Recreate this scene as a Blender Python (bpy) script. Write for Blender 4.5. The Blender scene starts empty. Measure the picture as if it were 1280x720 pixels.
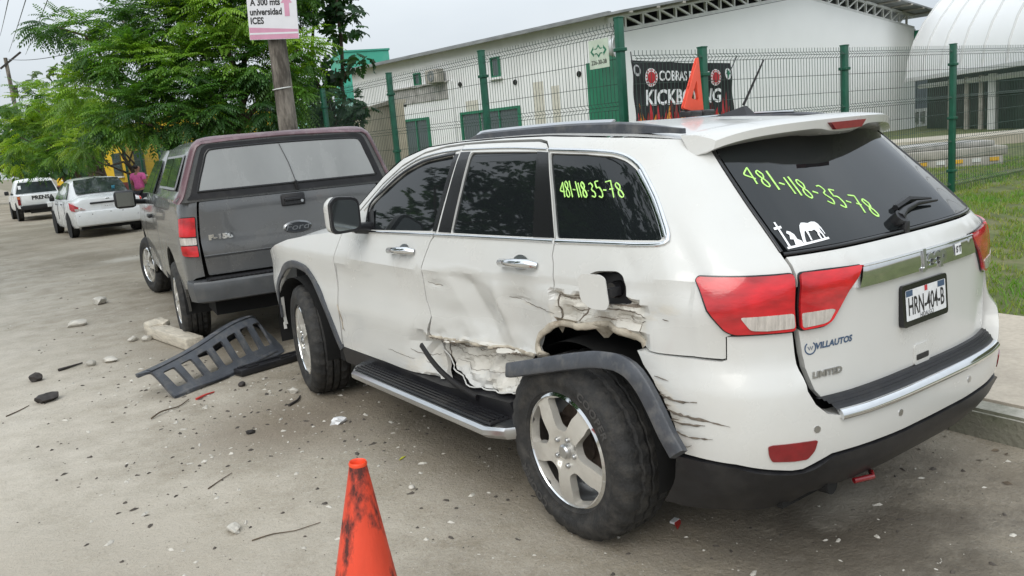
import bpy, bmesh, math, random
import numpy as np
from mathutils import Vector, Matrix, Euler, noise
from mathutils.geometry import delaunay_2d_cdt

R = math.radians
random.seed(7)
rng = np.random.default_rng(7)
scene = bpy.context.scene
col = scene.collection

# ------------------------------------------------------------------ camera, world, sun, exposure
cam_data = bpy.data.cameras.new('camera')
cam = bpy.data.objects.new('camera', cam_data); col.objects.link(cam)
yaw, pitch, roll = 0.6122, 0.1845, -0.0860
fwd = Vector((math.sin(yaw)*math.cos(pitch), math.cos(yaw)*math.cos(pitch), -math.sin(pitch)))
rt = Vector((math.cos(yaw), -math.sin(yaw), 0)); up = rt.cross(fwd)
r2 = math.cos(roll)*rt+math.sin(roll)*up; u2 = -math.sin(roll)*rt+math.cos(roll)*up
m3 = Matrix((r2, u2, -fwd)).transposed()
cam.matrix_world = Matrix.Translation((-2.9176, -2.485, 1.6676)) @ m3.to_4x4()
cam_data.sensor_width = 36; cam_data.lens = 1019.7/1280*36
cam_data.clip_start = 0.05; cam_data.clip_end = 3000
scene.camera = cam

world = bpy.data.worlds.new('World'); scene.world = world; world.use_nodes = True
wn = world.node_tree; wn.nodes.clear()
SUN_EL, SUN_AZ = R(44), R(238)
def wnode(t, **k):
    n = wn.nodes.new(t)
    for a, b in k.items(): setattr(n, a, b)
    return n
w_out = wnode('ShaderNodeOutputWorld'); w_bg = wnode('ShaderNodeBackground')
w_sky = wnode('ShaderNodeTexSky', sky_type='NISHITA', sun_disc=False, sun_elevation=SUN_EL, sun_rotation=SUN_AZ)
w_sky.air_density = 1.0; w_sky.dust_density = 3.0; w_sky.ozone_density = 1.0
w_hs = wnode('ShaderNodeHueSaturation'); w_hs.inputs['Saturation'].default_value = 0.35
w_mix = wnode('ShaderNodeMix', data_type='RGBA'); w_mix.inputs[0].default_value = 0.80
w_tc = wnode('ShaderNodeTexCoord'); w_map = wnode('ShaderNodeMapping'); w_map.inputs['Scale'].default_value = (1, 1, 2.6)
w_no = wnode('ShaderNodeTexNoise'); w_no.inputs['Scale'].default_value = 1.7; w_no.inputs['Detail'].default_value = 5
w_rp = wnode('ShaderNodeValToRGB')
w_rp.color_ramp.elements[0].position = 0.33; w_rp.color_ramp.elements[0].color = (4.05, 4.5, 4.95, 1)
w_rp.color_ramp.elements[1].position = 0.70; w_rp.color_ramp.elements[1].color = (5.35, 5.75, 6.05, 1)
wl = wn.links.new
wl(w_tc.outputs['Generated'], w_map.inputs['Vector']); wl(w_map.outputs[0], w_no.inputs['Vector']); wl(w_no.outputs[0], w_rp.inputs[0])
wl(w_sky.outputs[0], w_hs.inputs['Color']); wl(w_hs.outputs[0], w_mix.inputs[6]); wl(w_rp.outputs[0], w_mix.inputs[7])
# luminance of a standard overcast sky: brighter overhead than at the horizon
w_sx = wnode('ShaderNodeSeparateXYZ'); w_mr = wnode('ShaderNodeMapRange'); w_mr.inputs[1].default_value = 0; w_mr.inputs[2].default_value = 1; w_mr.inputs[3].default_value = .80; w_mr.inputs[4].default_value = 1.85
w_sc = wnode('ShaderNodeVectorMath', operation='SCALE')
wl(w_tc.outputs['Generated'], w_sx.inputs[0]); wl(w_sx.outputs['Z'], w_mr.inputs[0]); wl(w_mix.outputs[2], w_sc.inputs[0]); wl(w_mr.outputs[0], w_sc.inputs['Scale'])
wl(w_sc.outputs[0], w_bg.inputs[0]); w_bg.inputs[1].default_value = 0.10; wl(w_bg.outputs[0], w_out.inputs[0])

sun_d = bpy.data.lights.new('sun', 'SUN'); sun_d.energy = 0.85; sun_d.angle = R(50); sun_d.color = (1, .965, .90)
sun = bpy.data.objects.new('sun', sun_d); col.objects.link(sun)
_sd = Vector((math.sin(SUN_AZ)*math.cos(SUN_EL), math.cos(SUN_AZ)*math.cos(SUN_EL), math.sin(SUN_EL)))
sun.rotation_euler = _sd.to_track_quat('Z', 'Y').to_euler(); sun.location = (-10, -10, 30)
scene.view_settings.view_transform = 'Standard'; scene.view_settings.look = 'None'
scene.view_settings.exposure = 0.81; scene.view_settings.gamma = 1.0; scene.view_settings.use_curve_mapping = False
scene.render.engine = 'CYCLES'
scene.cycles.max_bounces = 6; scene.cycles.transparent_max_bounces = 12
scene.cycles.use_denoising = True

# ------------------------------------------------------------------ materials
MATS = {}
def mat(name, color, rough=.5, metal=0., spec=.5, coat=0., noise_amt=0., noise_scale=8., bump=0., bump_scale=60., dirt=None, dirt_amt=0., dirt_scale=3., dirt_lo=.5, dirt_hi=.7, trans=0., detail=6., stretch=None, coords='Object'):
    m = bpy.data.materials.new(name); m.use_nodes = True; MATS[name] = m
    nt = m.node_tree; b = nt.nodes['Principled BSDF']; L = nt.links.new
    b.inputs['Base Color'].default_value = (*color, 1); b.inputs['Roughness'].default_value = rough
    b.inputs['Metallic'].default_value = metal; b.inputs['Specular IOR Level'].default_value = spec
    b.inputs['Coat Weight'].default_value = coat; b.inputs['Coat Roughness'].default_value = .04
    m['rgb'] = color
    tc = nt.nodes.new('ShaderNodeTexCoord'); vec = tc.outputs[coords]
    if stretch:
        mp = nt.nodes.new('ShaderNodeMapping'); mp.inputs['Scale'].default_value = stretch; L(vec, mp.inputs[0]); vec = mp.outputs[0]
    cur = None
    if noise_amt:
        n = nt.nodes.new('ShaderNodeTexNoise'); n.inputs['Scale'].default_value = noise_scale; n.inputs['Detail'].default_value = detail; L(vec, n.inputs['Vector'])
        r = nt.nodes.new('ShaderNodeMapRange'); r.inputs[1].default_value = .3; r.inputs[2].default_value = .7
        r.inputs[3].default_value = 1-noise_amt; r.inputs[4].default_value = 1+noise_amt; L(n.outputs[0], r.inputs[0])
        mx = nt.nodes.new('ShaderNodeVectorMath'); mx.operation = 'SCALE'; mx.inputs[0].default_value = color; L(r.outputs[0], mx.inputs['Scale'])
        cur = mx.outputs[0]
    if dirt:
        n = nt.nodes.new('ShaderNodeTexNoise'); n.inputs['Scale'].default_value = dirt_scale; n.inputs['Detail'].default_value = 9; n.inputs['Roughness'].default_value = .65; L(vec, n.inputs['Vector'])
        r = nt.nodes.new('ShaderNodeMapRange'); r.inputs[1].default_value = dirt_lo; r.inputs[2].default_value = dirt_hi; r.inputs[4].default_value = dirt_amt; L(n.outputs[0], r.inputs[0])
        mx = nt.nodes.new('ShaderNodeMix'); mx.data_type = 'RGBA'; L(r.outputs[0], mx.inputs[0])
        if cur: L(cur, mx.inputs[6])
        else: mx.inputs[6].default_value = (*color, 1)
        mx.inputs[7].default_value = (*dirt, 1); cur = mx.outputs[2]
        rr = nt.nodes.new('ShaderNodeMapRange'); rr.inputs[3].default_value = rough; rr.inputs[4].default_value = min(1, rough+.45); L(r.outputs[0], rr.inputs[0]); L(rr.outputs[0], b.inputs['Roughness'])
    if cur: L(cur, b.inputs['Base Color'])
    if bump:
        n = nt.nodes.new('ShaderNodeTexNoise'); n.inputs['Scale'].default_value = bump_scale; n.inputs['Detail'].default_value = 6; L(vec, n.inputs['Vector'])
        bp = nt.nodes.new('ShaderNodeBump'); bp.inputs['Strength'].default_value = bump; bp.inputs['Distance'].default_value = .02; L(n.outputs[0], bp.inputs['Height']); L(bp.outputs[0], b.inputs['Normal'])
    if trans: b.inputs['Transmission Weight'].default_value = trans
    return m

M = MATS
mat('white_paint', (.58, .58, .558), .25, coat=.28, noise_amt=.025, noise_scale=2.5, dirt=(.42, .37, .29), dirt_amt=.16, dirt_scale=2.2, dirt_lo=.5, dirt_hi=.8)
mat('tint_glass', (.010, .012, .013), .02, spec=.52)
mat('black_gloss', (.012, .012, .013), .18)
mat('black_plastic', (.011, .011, .013), .42, noise_amt=.25, noise_scale=20, dirt=(.09, .083, .072), dirt_amt=.18, dirt_scale=6, bump=.06, bump_scale=200)
mat('grey_plastic', (.055, .06, .07), .42, noise_amt=.2, noise_scale=15, dirt=(.22, .21, .19), dirt_amt=.4, dirt_scale=12, bump=.08, bump_scale=90)
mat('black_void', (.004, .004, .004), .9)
mat('chrome', (.74, .75, .76), .07, metal=1., noise_amt=.04, noise_scale=40)
mat('satin_metal', (.55, .56, .57), .28, metal=1., noise_amt=.06)
mat('alloy', (.62, .60, .55), .30, metal=.45, noise_amt=.10, noise_scale=10, dirt=(.30, .26, .20), dirt_amt=.4, dirt_scale=9)
mat('lamp_red', (.50, .008, .014), .10, coat=.8, noise_amt=.42, noise_scale=7, bump=.05, bump_scale=60, detail=3, stretch=(1, 1, 2.5))
mat('lamp_dark_red', (.20, .008, .012), .12, coat=.6, noise_amt=.15, noise_scale=30)
mat('lamp_clear', (.50, .46, .42), .12, coat=.7, noise_amt=.25, noise_scale=22, bump=.35, bump_scale=75, stretch=(3, 3, .5))
mat('lamp_amber', (.6, .16, .03), .15, coat=.6)
mat('sticker_white', (.82, .83, .84), .5)
mat('paint_marker', (.46, .80, .20), .5, noise_amt=.25, noise_scale=60)
mat('print_blue', (.05, .09, .16), .4); mat('print_black', (.012, .012, .012), .5); mat('print_red', (.50, .03, .04), .5); mat('print_pink', (.62, .30, .42), .6, noise_amt=.06)
mat('plate_white', (.72, .73, .74), .35, noise_amt=.06, noise_scale=50)
mat('brake_iron', (.10, .075, .06), .6, metal=.5, noise_amt=.3, noise_scale=30)
mat('rust_metal', (.43, .385, .31), .65, noise_amt=.22, noise_scale=16, dirt=(.16, .11, .07), dirt_amt=.7, dirt_scale=14, dirt_lo=.52, dirt_hi=.66, bump=.2, bump_scale=60)
mat('grey_paint', (.118, .121, .123), .24, metal=.35, coat=.6, noise_amt=.07, noise_scale=3, dirt=(.22, .2, .17), dirt_amt=.28, dirt_scale=3.5, dirt_lo=.48, dirt_hi=.8)
mat('maroon_paint', (.13, .072, .085), .35, coat=.3, noise_amt=.25, noise_scale=7, dirt=(.26, .23, .23), dirt_amt=.55, dirt_scale=9)
mat('dusty_glass', (.30, .31, .31), .22, spec=.6, noise_amt=.10, noise_scale=3, dirt=(.38, .385, .38), dirt_amt=.5, dirt_scale=2.5, stretch=(1, 1, .45))
mat('satin_grey', (.30, .31, .315), .35, metal=.4); mat('bumper_grey', (.075, .079, .083), .38, metal=.2, noise_amt=.15, noise_scale=6, dirt=(.17, .16, .14), dirt_amt=.4, dirt_scale=5); mat('blue_sticker', (.08, .35, .5), .4)
mat('stain_pale', (.56, .54, .47), .85, noise_amt=.1); mat('tan_conc', (.44, .40, .325), .9, noise_amt=.1, noise_scale=3, dirt=(.25, .23, .19), dirt_amt=.5, dirt_scale=1.5); mat('teal_trim', (.05, .30, .22), .7); mat('teal_pale', (.30, .52, .46), .8, noise_amt=.15); mat('maroon_wall', (.16, .03, .03), .7); mat('grey_print', (.45, .46, .47), .6); mat('flame_orange', (.75, .28, .03), .6); mat('flame_dark', (.28, .03, .03), .6); mat('plate_pale', (.50, .58, .47), .6, noise_amt=.1, noise_scale=12)
mat('side_glass', (.05, .065, .06), .05, spec=.7)
mat('oval_script', (.20, .21, .22), .35, metal=.5)
mat('oval_emblem', (.022, .025, .03), .3, noise_amt=.4, noise_scale=60)
mat('car_white', (.76, .78, .79), .25, coat=.4, noise_amt=.03, dirt=(.45, .42, .36), dirt_amt=.2, dirt_scale=4)
mat('sedan_glass', (.03, .04, .04), .06, spec=.6, noise_amt=.5, noise_scale=4)
mat('skin', (.28, .14, .09), .55); mat('pink_cloth', (.66, .12, .33), .8, noise_amt=.15, noise_scale=18); mat('dark_cloth', (.03, .03, .04), .85); mat('hair', (.012, .009, .008), .6)
mat('concrete_pole', (.215, .19, .16), .85, noise_amt=.28, noise_scale=14, dirt=(.05, .043, .035), dirt_amt=.85, dirt_scale=5, dirt_lo=.44, dirt_hi=.60, bump=.3, bump_scale=50, stretch=(1.5, 1.5, .35))
mat('fence_green', (.010, .085, .050), .42, noise_amt=.15, noise_scale=10)
mat('wire_green', (.020, .048, .036), .5, noise_amt=.25, noise_scale=3)
mat('wall_white', (.76, .77, .765), .8, noise_amt=.04, noise_scale=1.2, dirt=(.42, .42, .40), dirt_amt=.35, dirt_scale=.9, dirt_lo=.5, dirt_hi=.78, stretch=(1, 1, .35))
mat('facade_white', (.80, .81, .80), .75, noise_amt=.02, noise_scale=.8)
mat('wall_stain', (.34, .33, .31), .85, noise_amt=.35, noise_scale=3)
mat('roof_metal', (.20, .21, .21), .6, noise_amt=.25, noise_scale=2)
mat('steel_white', (.62, .63, .61), .6, noise_amt=.1, noise_scale=3)
mat('dark_inside', (.012, .012, .011), .9)
mat('trim_green', (.015, .16, .085), .5, noise_amt=.12, noise_scale=2)
mat('window_dark', (.075, .10, .10), .12, spec=.6)
mat('teal_wall', (.06, .36, .26), .8, noise_amt=.12, noise_scale=.7, dirt=(.16, .42, .34), dirt_amt=.5, dirt_scale=.6)
mat('tan_wall', (.47, .42, .32), .9, noise_amt=.08, noise_scale=1.5, dirt=(.27, .24, .18), dirt_amt=.5, dirt_scale=1.2)
mat('membrane', (.82, .83, .835), .55, noise_amt=.02, noise_scale=.5)
mat('seam_grey', (.60, .61, .61), .7)
mat('shutter_grey', (.14, .165, .19), .6, noise_amt=.1)
mat('shade_net', (.014, .028, .018), .5, noise_amt=.5, noise_scale=1.3)
mat('block_concrete', (.36, .34, .30), .9, noise_amt=.15, noise_scale=4, dirt=(.16, .15, .13), dirt_amt=.6, dirt_scale=2.5, bump=.2)
mat('yellow_paint', (.62, .36, .03), .7, noise_amt=.15); mat('yellow_wall', (.68, .44, .02), .75, noise_amt=.06, noise_scale=2)
mat('bark', (.085, .062, .045), .95, noise_amt=.35, noise_scale=12, bump=.6, bump_scale=25, stretch=(1, 1, .3))
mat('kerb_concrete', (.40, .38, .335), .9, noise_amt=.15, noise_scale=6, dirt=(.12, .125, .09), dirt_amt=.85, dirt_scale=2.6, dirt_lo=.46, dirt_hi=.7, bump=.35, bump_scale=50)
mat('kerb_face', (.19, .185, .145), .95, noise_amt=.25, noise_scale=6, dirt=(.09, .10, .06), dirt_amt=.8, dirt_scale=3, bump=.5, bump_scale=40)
mat('pavement', (.43, .38, .31), .9, noise_amt=.10, noise_scale=30, dirt=(.25, .22, .18), dirt_amt=.6, dirt_scale=1.6, bump=.25, bump_scale=120)
mat('pale_stone', (.50, .475, .42), .9, noise_amt=.22, noise_scale=14, bump=.5, bump_scale=30)
mat('dark_debris', (.035, .03, .027), .8, noise_amt=.4, noise_scale=25)
mat('stick_wood', (.10, .075, .05), .9, noise_amt=.3, noise_scale=20)
mat('plank_wood', (.56, .51, .42), .8, noise_amt=.2, noise_scale=6, dirt=(.28, .25, .21), dirt_amt=.6, dirt_scale=5, bump=.3, stretch=(1, 6, 6))
mat('lime_leaf', (.5, .52, .03), .6); mat('red_scrap', (.45, .04, .03), .5); mat('orange_tri', (.85, .085, .035), .4, noise_amt=.08)
mat('cone_orange', (.68, .065, .028), .5, noise_amt=.14, noise_scale=8, dirt=(.035, .022, .02), dirt_amt=.92, dirt_scale=6, dirt_lo=.49, dirt_hi=.57, bump=.1, bump_scale=40, stretch=(1.3, 1.3, .55))
mat('dark_grit', (.07, .06, .05), .9, noise_amt=.3); mat('worn_road', (.31, .285, .235), .85, noise_amt=.14, noise_scale=14, bump=.3, bump_scale=60)
mat('crack_dark', (.135, .112, .088), .8, noise_amt=.5, noise_scale=40)
mat('cone_clean', (.80, .07, .02), .4)
mat('rubber_dark', (.016, .016, .017), .8, noise_amt=.25, noise_scale=25)
mat('paper_white', (.72, .72, .75), .55, noise_amt=.03, noise_scale=9)
mat('cloth_black', (.014, .015, .017), .7, noise_amt=.3, noise_scale=5)
mat('seat_cloth', (.035, .035, .037), .85)
mat('cable', (.10, .11, .12), .7)
mat('glass_lamp', (.5, .52, .52), .2, spec=.6)
mat('net_white', (.6, .62, .6), .8)

mat('mirror_grey', (.20, .22, .22), .08, metal=.9)
mat('tyre_print', (.062, .06, .058), .75)

def rubber_mat():
    m = mat('tyre_rubber', (.018, .018, .018), .72, dirt=(.085, .078, .067), dirt_amt=.55, dirt_scale=16, dirt_lo=.46, dirt_hi=.72, noise_amt=.25, noise_scale=40, bump=.25, bump_scale=90)
    return m
rubber_mat()

def leaf_mat(name, translucent=.32):
    m = bpy.data.materials.new(name); m.use_nodes = True; MATS[name] = m
    nt = m.node_tree; b = nt.nodes['Principled BSDF']; L = nt.links.new
    a = nt.nodes.new('ShaderNodeAttribute'); a.attribute_name = 'tint'
    b.inputs['Roughness'].default_value = .45; b.inputs['Specular IOR Level'].default_value = .4
    L(a.outputs['Color'], b.inputs['Base Color'])
    t = nt.nodes.new('ShaderNodeBsdfTranslucent'); g = nt.nodes.new('ShaderNodeVectorMath'); g.operation = 'MULTIPLY'; g.inputs[1].default_value = (1.5, 1.7, .6)
    L(a.outputs['Color'], g.inputs[0]); L(g.outputs[0], t.inputs['Color'])
    mx = nt.nodes.new('ShaderNodeMixShader'); mx.inputs[0].default_value = translucent
    L(b.outputs[0], mx.inputs[1]); L(t.outputs[0], mx.inputs[2]); L(mx.outputs[0], nt.nodes['Material Output'].inputs['Surface'])
    return m
leaf_mat('leaf'); leaf_mat('grass_blade', .25)

# ------------------------------------------------------------------ surfaces of the white car
class Sp:
    """monotone cubic through (x, y) samples"""
    def __init__(s, pts):
        a = np.array(pts, float); s.x = a[:, 0]; s.y = a[:, 1:]
        h = np.diff(s.x)[:, None]; d = np.diff(s.y, axis=0)/h
        m = np.zeros_like(s.y); m[0] = d[0]; m[-1] = d[-1]
        w1 = 2*h[1:]+h[:-1]; w2 = h[1:]+2*h[:-1]
        with np.errstate(all='ignore'):
            k = (w1+w2)/(w1/d[:-1]+w2/d[1:])
        m[1:-1] = np.where(d[:-1]*d[1:] > 0, k, 0.0)
        s.m = m
    def __call__(s, v):
        v = np.clip(np.asarray(v, float), s.x[0], s.x[-1])
        i = np.clip(np.searchsorted(s.x, v, 'right')-1, 0, len(s.x)-2)
        h = s.x[i+1]-s.x[i]; u = ((v-s.x[i])/h)[..., None]; h = h[..., None]
        r = ((1+2*u)*(1-u)**2*s.y[i]+u*(1-u)**2*h*s.m[i]+u*u*(3-2*u)*s.y[i+1]+u*u*(u-1)*h*s.m[i+1])
        return r[..., 0] if r.shape[-1] == 1 else r

def sstep(a, b, v):
    u = np.clip((np.asarray(v, float)-a)/(b-a), 0, 1); return u*u*(3-2*u)

# ---- plan outline of the white car (rear centre -> left side -> front centre), t = chord length
PLAN = np.array([(0, -.95), (.2, -.948), (.4, -.935), (.55, -.905), (.66, -.868), (.75, -.82), (.83, -.755), (.89, -.66), (.925, -.55),
        (.945, -.42), (.953, -.25), (.957, 0), (.96, .5), (.96, 1.5), (.957, 2.2), (.95, 2.8), (.93, 3.2), (.89, 3.45), (.8, 3.65), (.62, 3.76), (0, 3.83)])
PT = np.concatenate([[0], np.cumsum(np.hypot(*np.diff(PLAN, axis=0).T))])
PX = Sp(np.c_[PT, PLAN[:, 0]]); PY = Sp(np.c_[PT, PLAN[:, 1]])
WID = Sp([(.3, .925), (.42, .945), (.5, .955), (.62, .962), (.74, .972), (.80, .966), (.86, .958), (.93, .962), (1.03, .972), (1.09, .958), (1.15, .938), (1.22, .912), (1.27, .892), (1.4, .835), (1.55, .765), (1.6, .737), (1.64, .70), (1.68, .65)])
SHF = Sp([(.3, .0), (.9, .0), (1.1, .0), (1.15, .012), (1.2, .055), (1.26, .11), (1.57, .42), (1.7, .55)])
def P_body(t, z):
    """body side / tailgate surface: left side of the car"""
    t = np.asarray(t, float); z = np.asarray(z, float); sg = np.where(t < 0, -1., 1.); t = np.abs(t)
    x = sg*PX(t)*WID(z)/.957; yb = PY(t)
    f = 1-sstep(-.6, .75, yb)
    return np.stack([-x, yb+SHF(z)*f, z+0*t], -1)
BW = Sp([(.3, .92), (.4, .945), (.5, .962), (.62, .975), (.72, .978), (.79, .976), (.83, .968), (.95, .966)])
BS = Sp([(.3, .09), (.36, .03), (.42, -.02), (.5, -.05), (.6, -.062), (.7, -.06), (.78, -.05), (.84, -.012), (.95, .0)])
def P_bump(t, z):
    t = np.asarray(t, float); z = np.asarray(z, float); sg = np.where(t < 0, -1., 1.); t = np.abs(t)
    x = sg*PX(t)*BW(z)/.957; yb = PY(t)
    f = 1-sstep(-.7, -.2, yb)
    return np.stack([-x, yb+BS(z)*f, z+0*t], -1)

# ------------------------------------------------------------------ geometry helpers
def link(o, parent=None):
    col.objects.link(o)
    if parent is not None: o.parent = parent
    return o
def mesh_obj(name, verts, faces, m, parent=None, smooth=None, **props):
    me = bpy.data.meshes.new(name)
    me.from_pydata([tuple(v) for v in verts], [], [tuple(f) for f in faces])
    ms = m if isinstance(m, (list, tuple)) else [m]
    for k in ms: me.materials.append(MATS[k] if isinstance(k, str) else k)
    if smooth is not None:
        me.polygons.foreach_set('use_smooth', [True]*len(me.polygons))
        me.set_sharp_from_angle(angle=R(smooth))
    me.update()
    o = bpy.data.objects.new(name, me); link(o, parent)
    for k, v in props.items(): o[k] = v
    return o
def thing(name, label, cat, loc=(0, 0, 0), rz=0., group=None):
    o = bpy.data.objects.new(name, None); col.objects.link(o); o.empty_display_size = .2
    o.location = loc; o.rotation_euler = (0, 0, rz); o['label'] = label; o['category'] = cat
    if group: o['group'] = group
    return o
def tag(o, label, cat, group=None):
    o['label'] = label; o['category'] = cat
    if group: o['group'] = group
    return o
def dup(o, parent=None):
    c = o.copy(); col.objects.link(c)
    if parent is not None: c.parent = parent
    for ch in list(o.children): dup(ch, c)
    return c

class MB:
    def __init__(s): s.v = []; s.f = []; s.mi = []
    def add(s, v, f, mi=0):
        n = len(s.v); s.v += [tuple(map(float, p)) for p in v]; s.f += [tuple(i+n for i in q) for q in f]; s.mi += [mi]*len(f); return s
    def box(s, c, d, rot=None, bev=0., mi=0):
        hx, hy, hz = d[0]/2, d[1]/2, d[2]/2; c = Vector(c)
        if bev <= 0:
            v = [Vector((x, y, z)) for z in (-hz, hz) for y in (-hy, hy) for x in (-hx, hx)]
            f = [(0, 2, 3, 1), (4, 5, 7, 6), (0, 1, 5, 4), (2, 6, 7, 3), (0, 4, 6, 2), (1, 3, 7, 5)]
        else:
            bm = bmesh.new(); bmesh.ops.create_cube(bm, size=1)
            for q in bm.verts: q.co = Vector((q.co.x*d[0], q.co.y*d[1], q.co.z*d[2]))
            bmesh.ops.bevel(bm, geom=list(bm.edges), offset=bev, segments=2, affect='EDGES', profile=.5)
            bm.verts.index_update(); v = [q.co.copy() for q in bm.verts]; f = [[q.index for q in p.verts] for p in bm.faces]; bm.free()
        if rot is not None:
            rm = Euler(rot).to_matrix() if not isinstance(rot, Matrix) else rot
            v = [rm @ q for q in v]
        return s.add([q+c for q in v], f, mi)
    def tube(s, path, r, n=8, cap=True, mi=0):
        P = [Vector(p) for p in path]; k = len(P)
        rs = r if isinstance(r, (list, tuple, np.ndarray)) else [r]*k
        V = []; prev = None
        for i in range(k):
            t = (P[min(i+1, k-1)]-P[max(i-1, 0)]).normalized()
            if prev is None:
                a = Vector((0, 0, 1)) if abs(t.z) < .9 else Vector((1, 0, 0)); u = t.cross(a).normalized()
            else:
                u = (prev-t*prev.dot(t)); u = u.normalized() if u.length > 1e-6 else t.orthogonal().normalized()
            prev = u; w = t.cross(u)
            for j in range(n):
                a = 2*math.pi*j/n; V.append(P[i]+(u*math.cos(a)+w*math.sin(a))*rs[i])
        F = [(i*n+j, i*n+(j+1) % n, (i+1)*n+(j+1) % n, (i+1)*n+j) for i in range(k-1) for j in range(n)]
        if cap: F += [tuple(range(n-1, -1, -1)), tuple((k-1)*n+j for j in range(n))]
        return s.add(V, F, mi)
    def lathe(s, prof, n=32, axis='z', c=(0, 0, 0), a0=0., a1=2*math.pi, mi=0):
        """prof: (radius, height); axis z, or x (height along -x = outboard on the left)"""
        full = abs(a1-a0-2*math.pi) < 1e-6; m = n if full else n+1; V = []
        for r, h in prof:
            for j in range(m):
                a = a0+(a1-a0)*j/n
                if axis == 'z': p = (r*math.cos(a), r*math.sin(a), h)
                elif axis == 'x': p = (h, r*math.cos(a), r*math.sin(a))
                else: p = (r*math.cos(a), h, r*math.sin(a))
                V.append(Vector(p)+Vector(c))
        F = []
        for i in range(len(prof)-1):
            for j in range(n):
                j2 = (j+1) % m
                F.append((i*m+j, i*m+j2, (i+1)*m+j2, (i+1)*m+j))
        return s.add(V, F, mi)
    def prism(s, poly, a, b, axis='y', mi=0):
        """extrude 2D polygon between a and b along an axis"""
        n = len(poly); V = []
        for h in (a, b):
            for p in poly:
                V.append({'y': (p[0], h, p[1]), 'x': (h, p[0], p[1]), 'z': (p[0], p[1], h)}[axis])
        F = [tuple(range(n)), tuple(range(2*n-1, n-1, -1))]+[(i, (i+1) % n, n+(i+1) % n, n+i) for i in range(n)]
        return s.add(V, F, mi)
    def quad(s, a, b, c, d, mi=0): return s.add([a, b, c, d], [(0, 1, 2, 3)], mi)
    def build(s, name, m, parent=None, smooth=None, **props):
        o = mesh_obj(name, s.v, s.f, m, parent, smooth, **props)
        if isinstance(m, (list, tuple)) and len(m) > 1: o.data.polygons.foreach_set('material_index', s.mi)
        bm = bmesh.new(); bm.from_mesh(o.data); bmesh.ops.recalc_face_normals(bm, faces=bm.faces); bm.to_mesh(o.data); bm.free()
        return o

def round_poly(pts, r, seg=4):
    out = []; n = len(pts); P = [Vector(p) for p in pts]
    for i in range(n):
        a, b, c = P[i-1], P[i], P[(i+1) % n]
        d1 = (a-b); d2 = (c-b); l1, l2 = d1.length, d2.length
        if l1 < 1e-6 or l2 < 1e-6: continue
        cosang = d1.dot(d2)/(l1*l2)
        q = min(r, .42*l1, .42*l2)
        if cosang < -.97 or q < .002: out.append(b); continue
        p0 = b+d1*(q/l1); p1 = b+d2*(q/l2)
        for k in range(seg+1):
            u = k/seg; out.append(p0*(1-u)**2+b*2*u*(1-u)+p1*u*u)
    return [(p.x, p.y) for p in out]
def inset_poly(pts, g):
    P = np.array(pts, float); a = np.roll(P, 1, 0); b = np.roll(P, -1, 0)
    area = np.sum(P[:, 0]*b[:, 1]-b[:, 0]*P[:, 1])
    e1 = P-a; e2 = b-P
    n1 = np.c_[-e1[:, 1], e1[:, 0]]/(np.hypot(*e1.T)[:, None]+1e-9); n2 = np.c_[-e2[:, 1], e2[:, 0]]/(np.hypot(*e2.T)[:, None]+1e-9)
    n = n1+n2; n /= np.maximum(np.hypot(*n.T), .5)[:, None]
    return [tuple(q) for q in P+n*g*(1 if area > 0 else -1)]
def densify(pts, st):
    out = []; n = len(pts)
    for i in range(n):
        a = np.array(pts[i], float); b = np.array(pts[(i+1) % n], float); k = max(1, int(math.ceil(np.hypot(*(b-a))/st)))
        for j in range(k): out.append(tuple(a+(b-a)*j/k))
    return out
def inside(poly, q):
    P = np.array(poly, float); q = np.asarray(q, float); x, y = q[:, 0], q[:, 1]; r = np.zeros(len(q), bool)
    x0, y0 = P[:, 0], P[:, 1]; x1, y1 = np.roll(x0, -1), np.roll(y0, -1)
    for a, b, c, d in zip(x0, y0, x1, y1):
        if b == d: continue
        k = ((b > y) != (d > y)) & (x < (c-a)*(y-b)/(d-b)+a); r ^= k
    return r
def normals_of(P, t, z):
    e = 2e-3
    n = np.cross(P(t+e, z)-P(t-e, z), P(t, z+e)-P(t, z-e)); return n/(np.linalg.norm(n, axis=1)[:, None]+1e-12)
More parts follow.
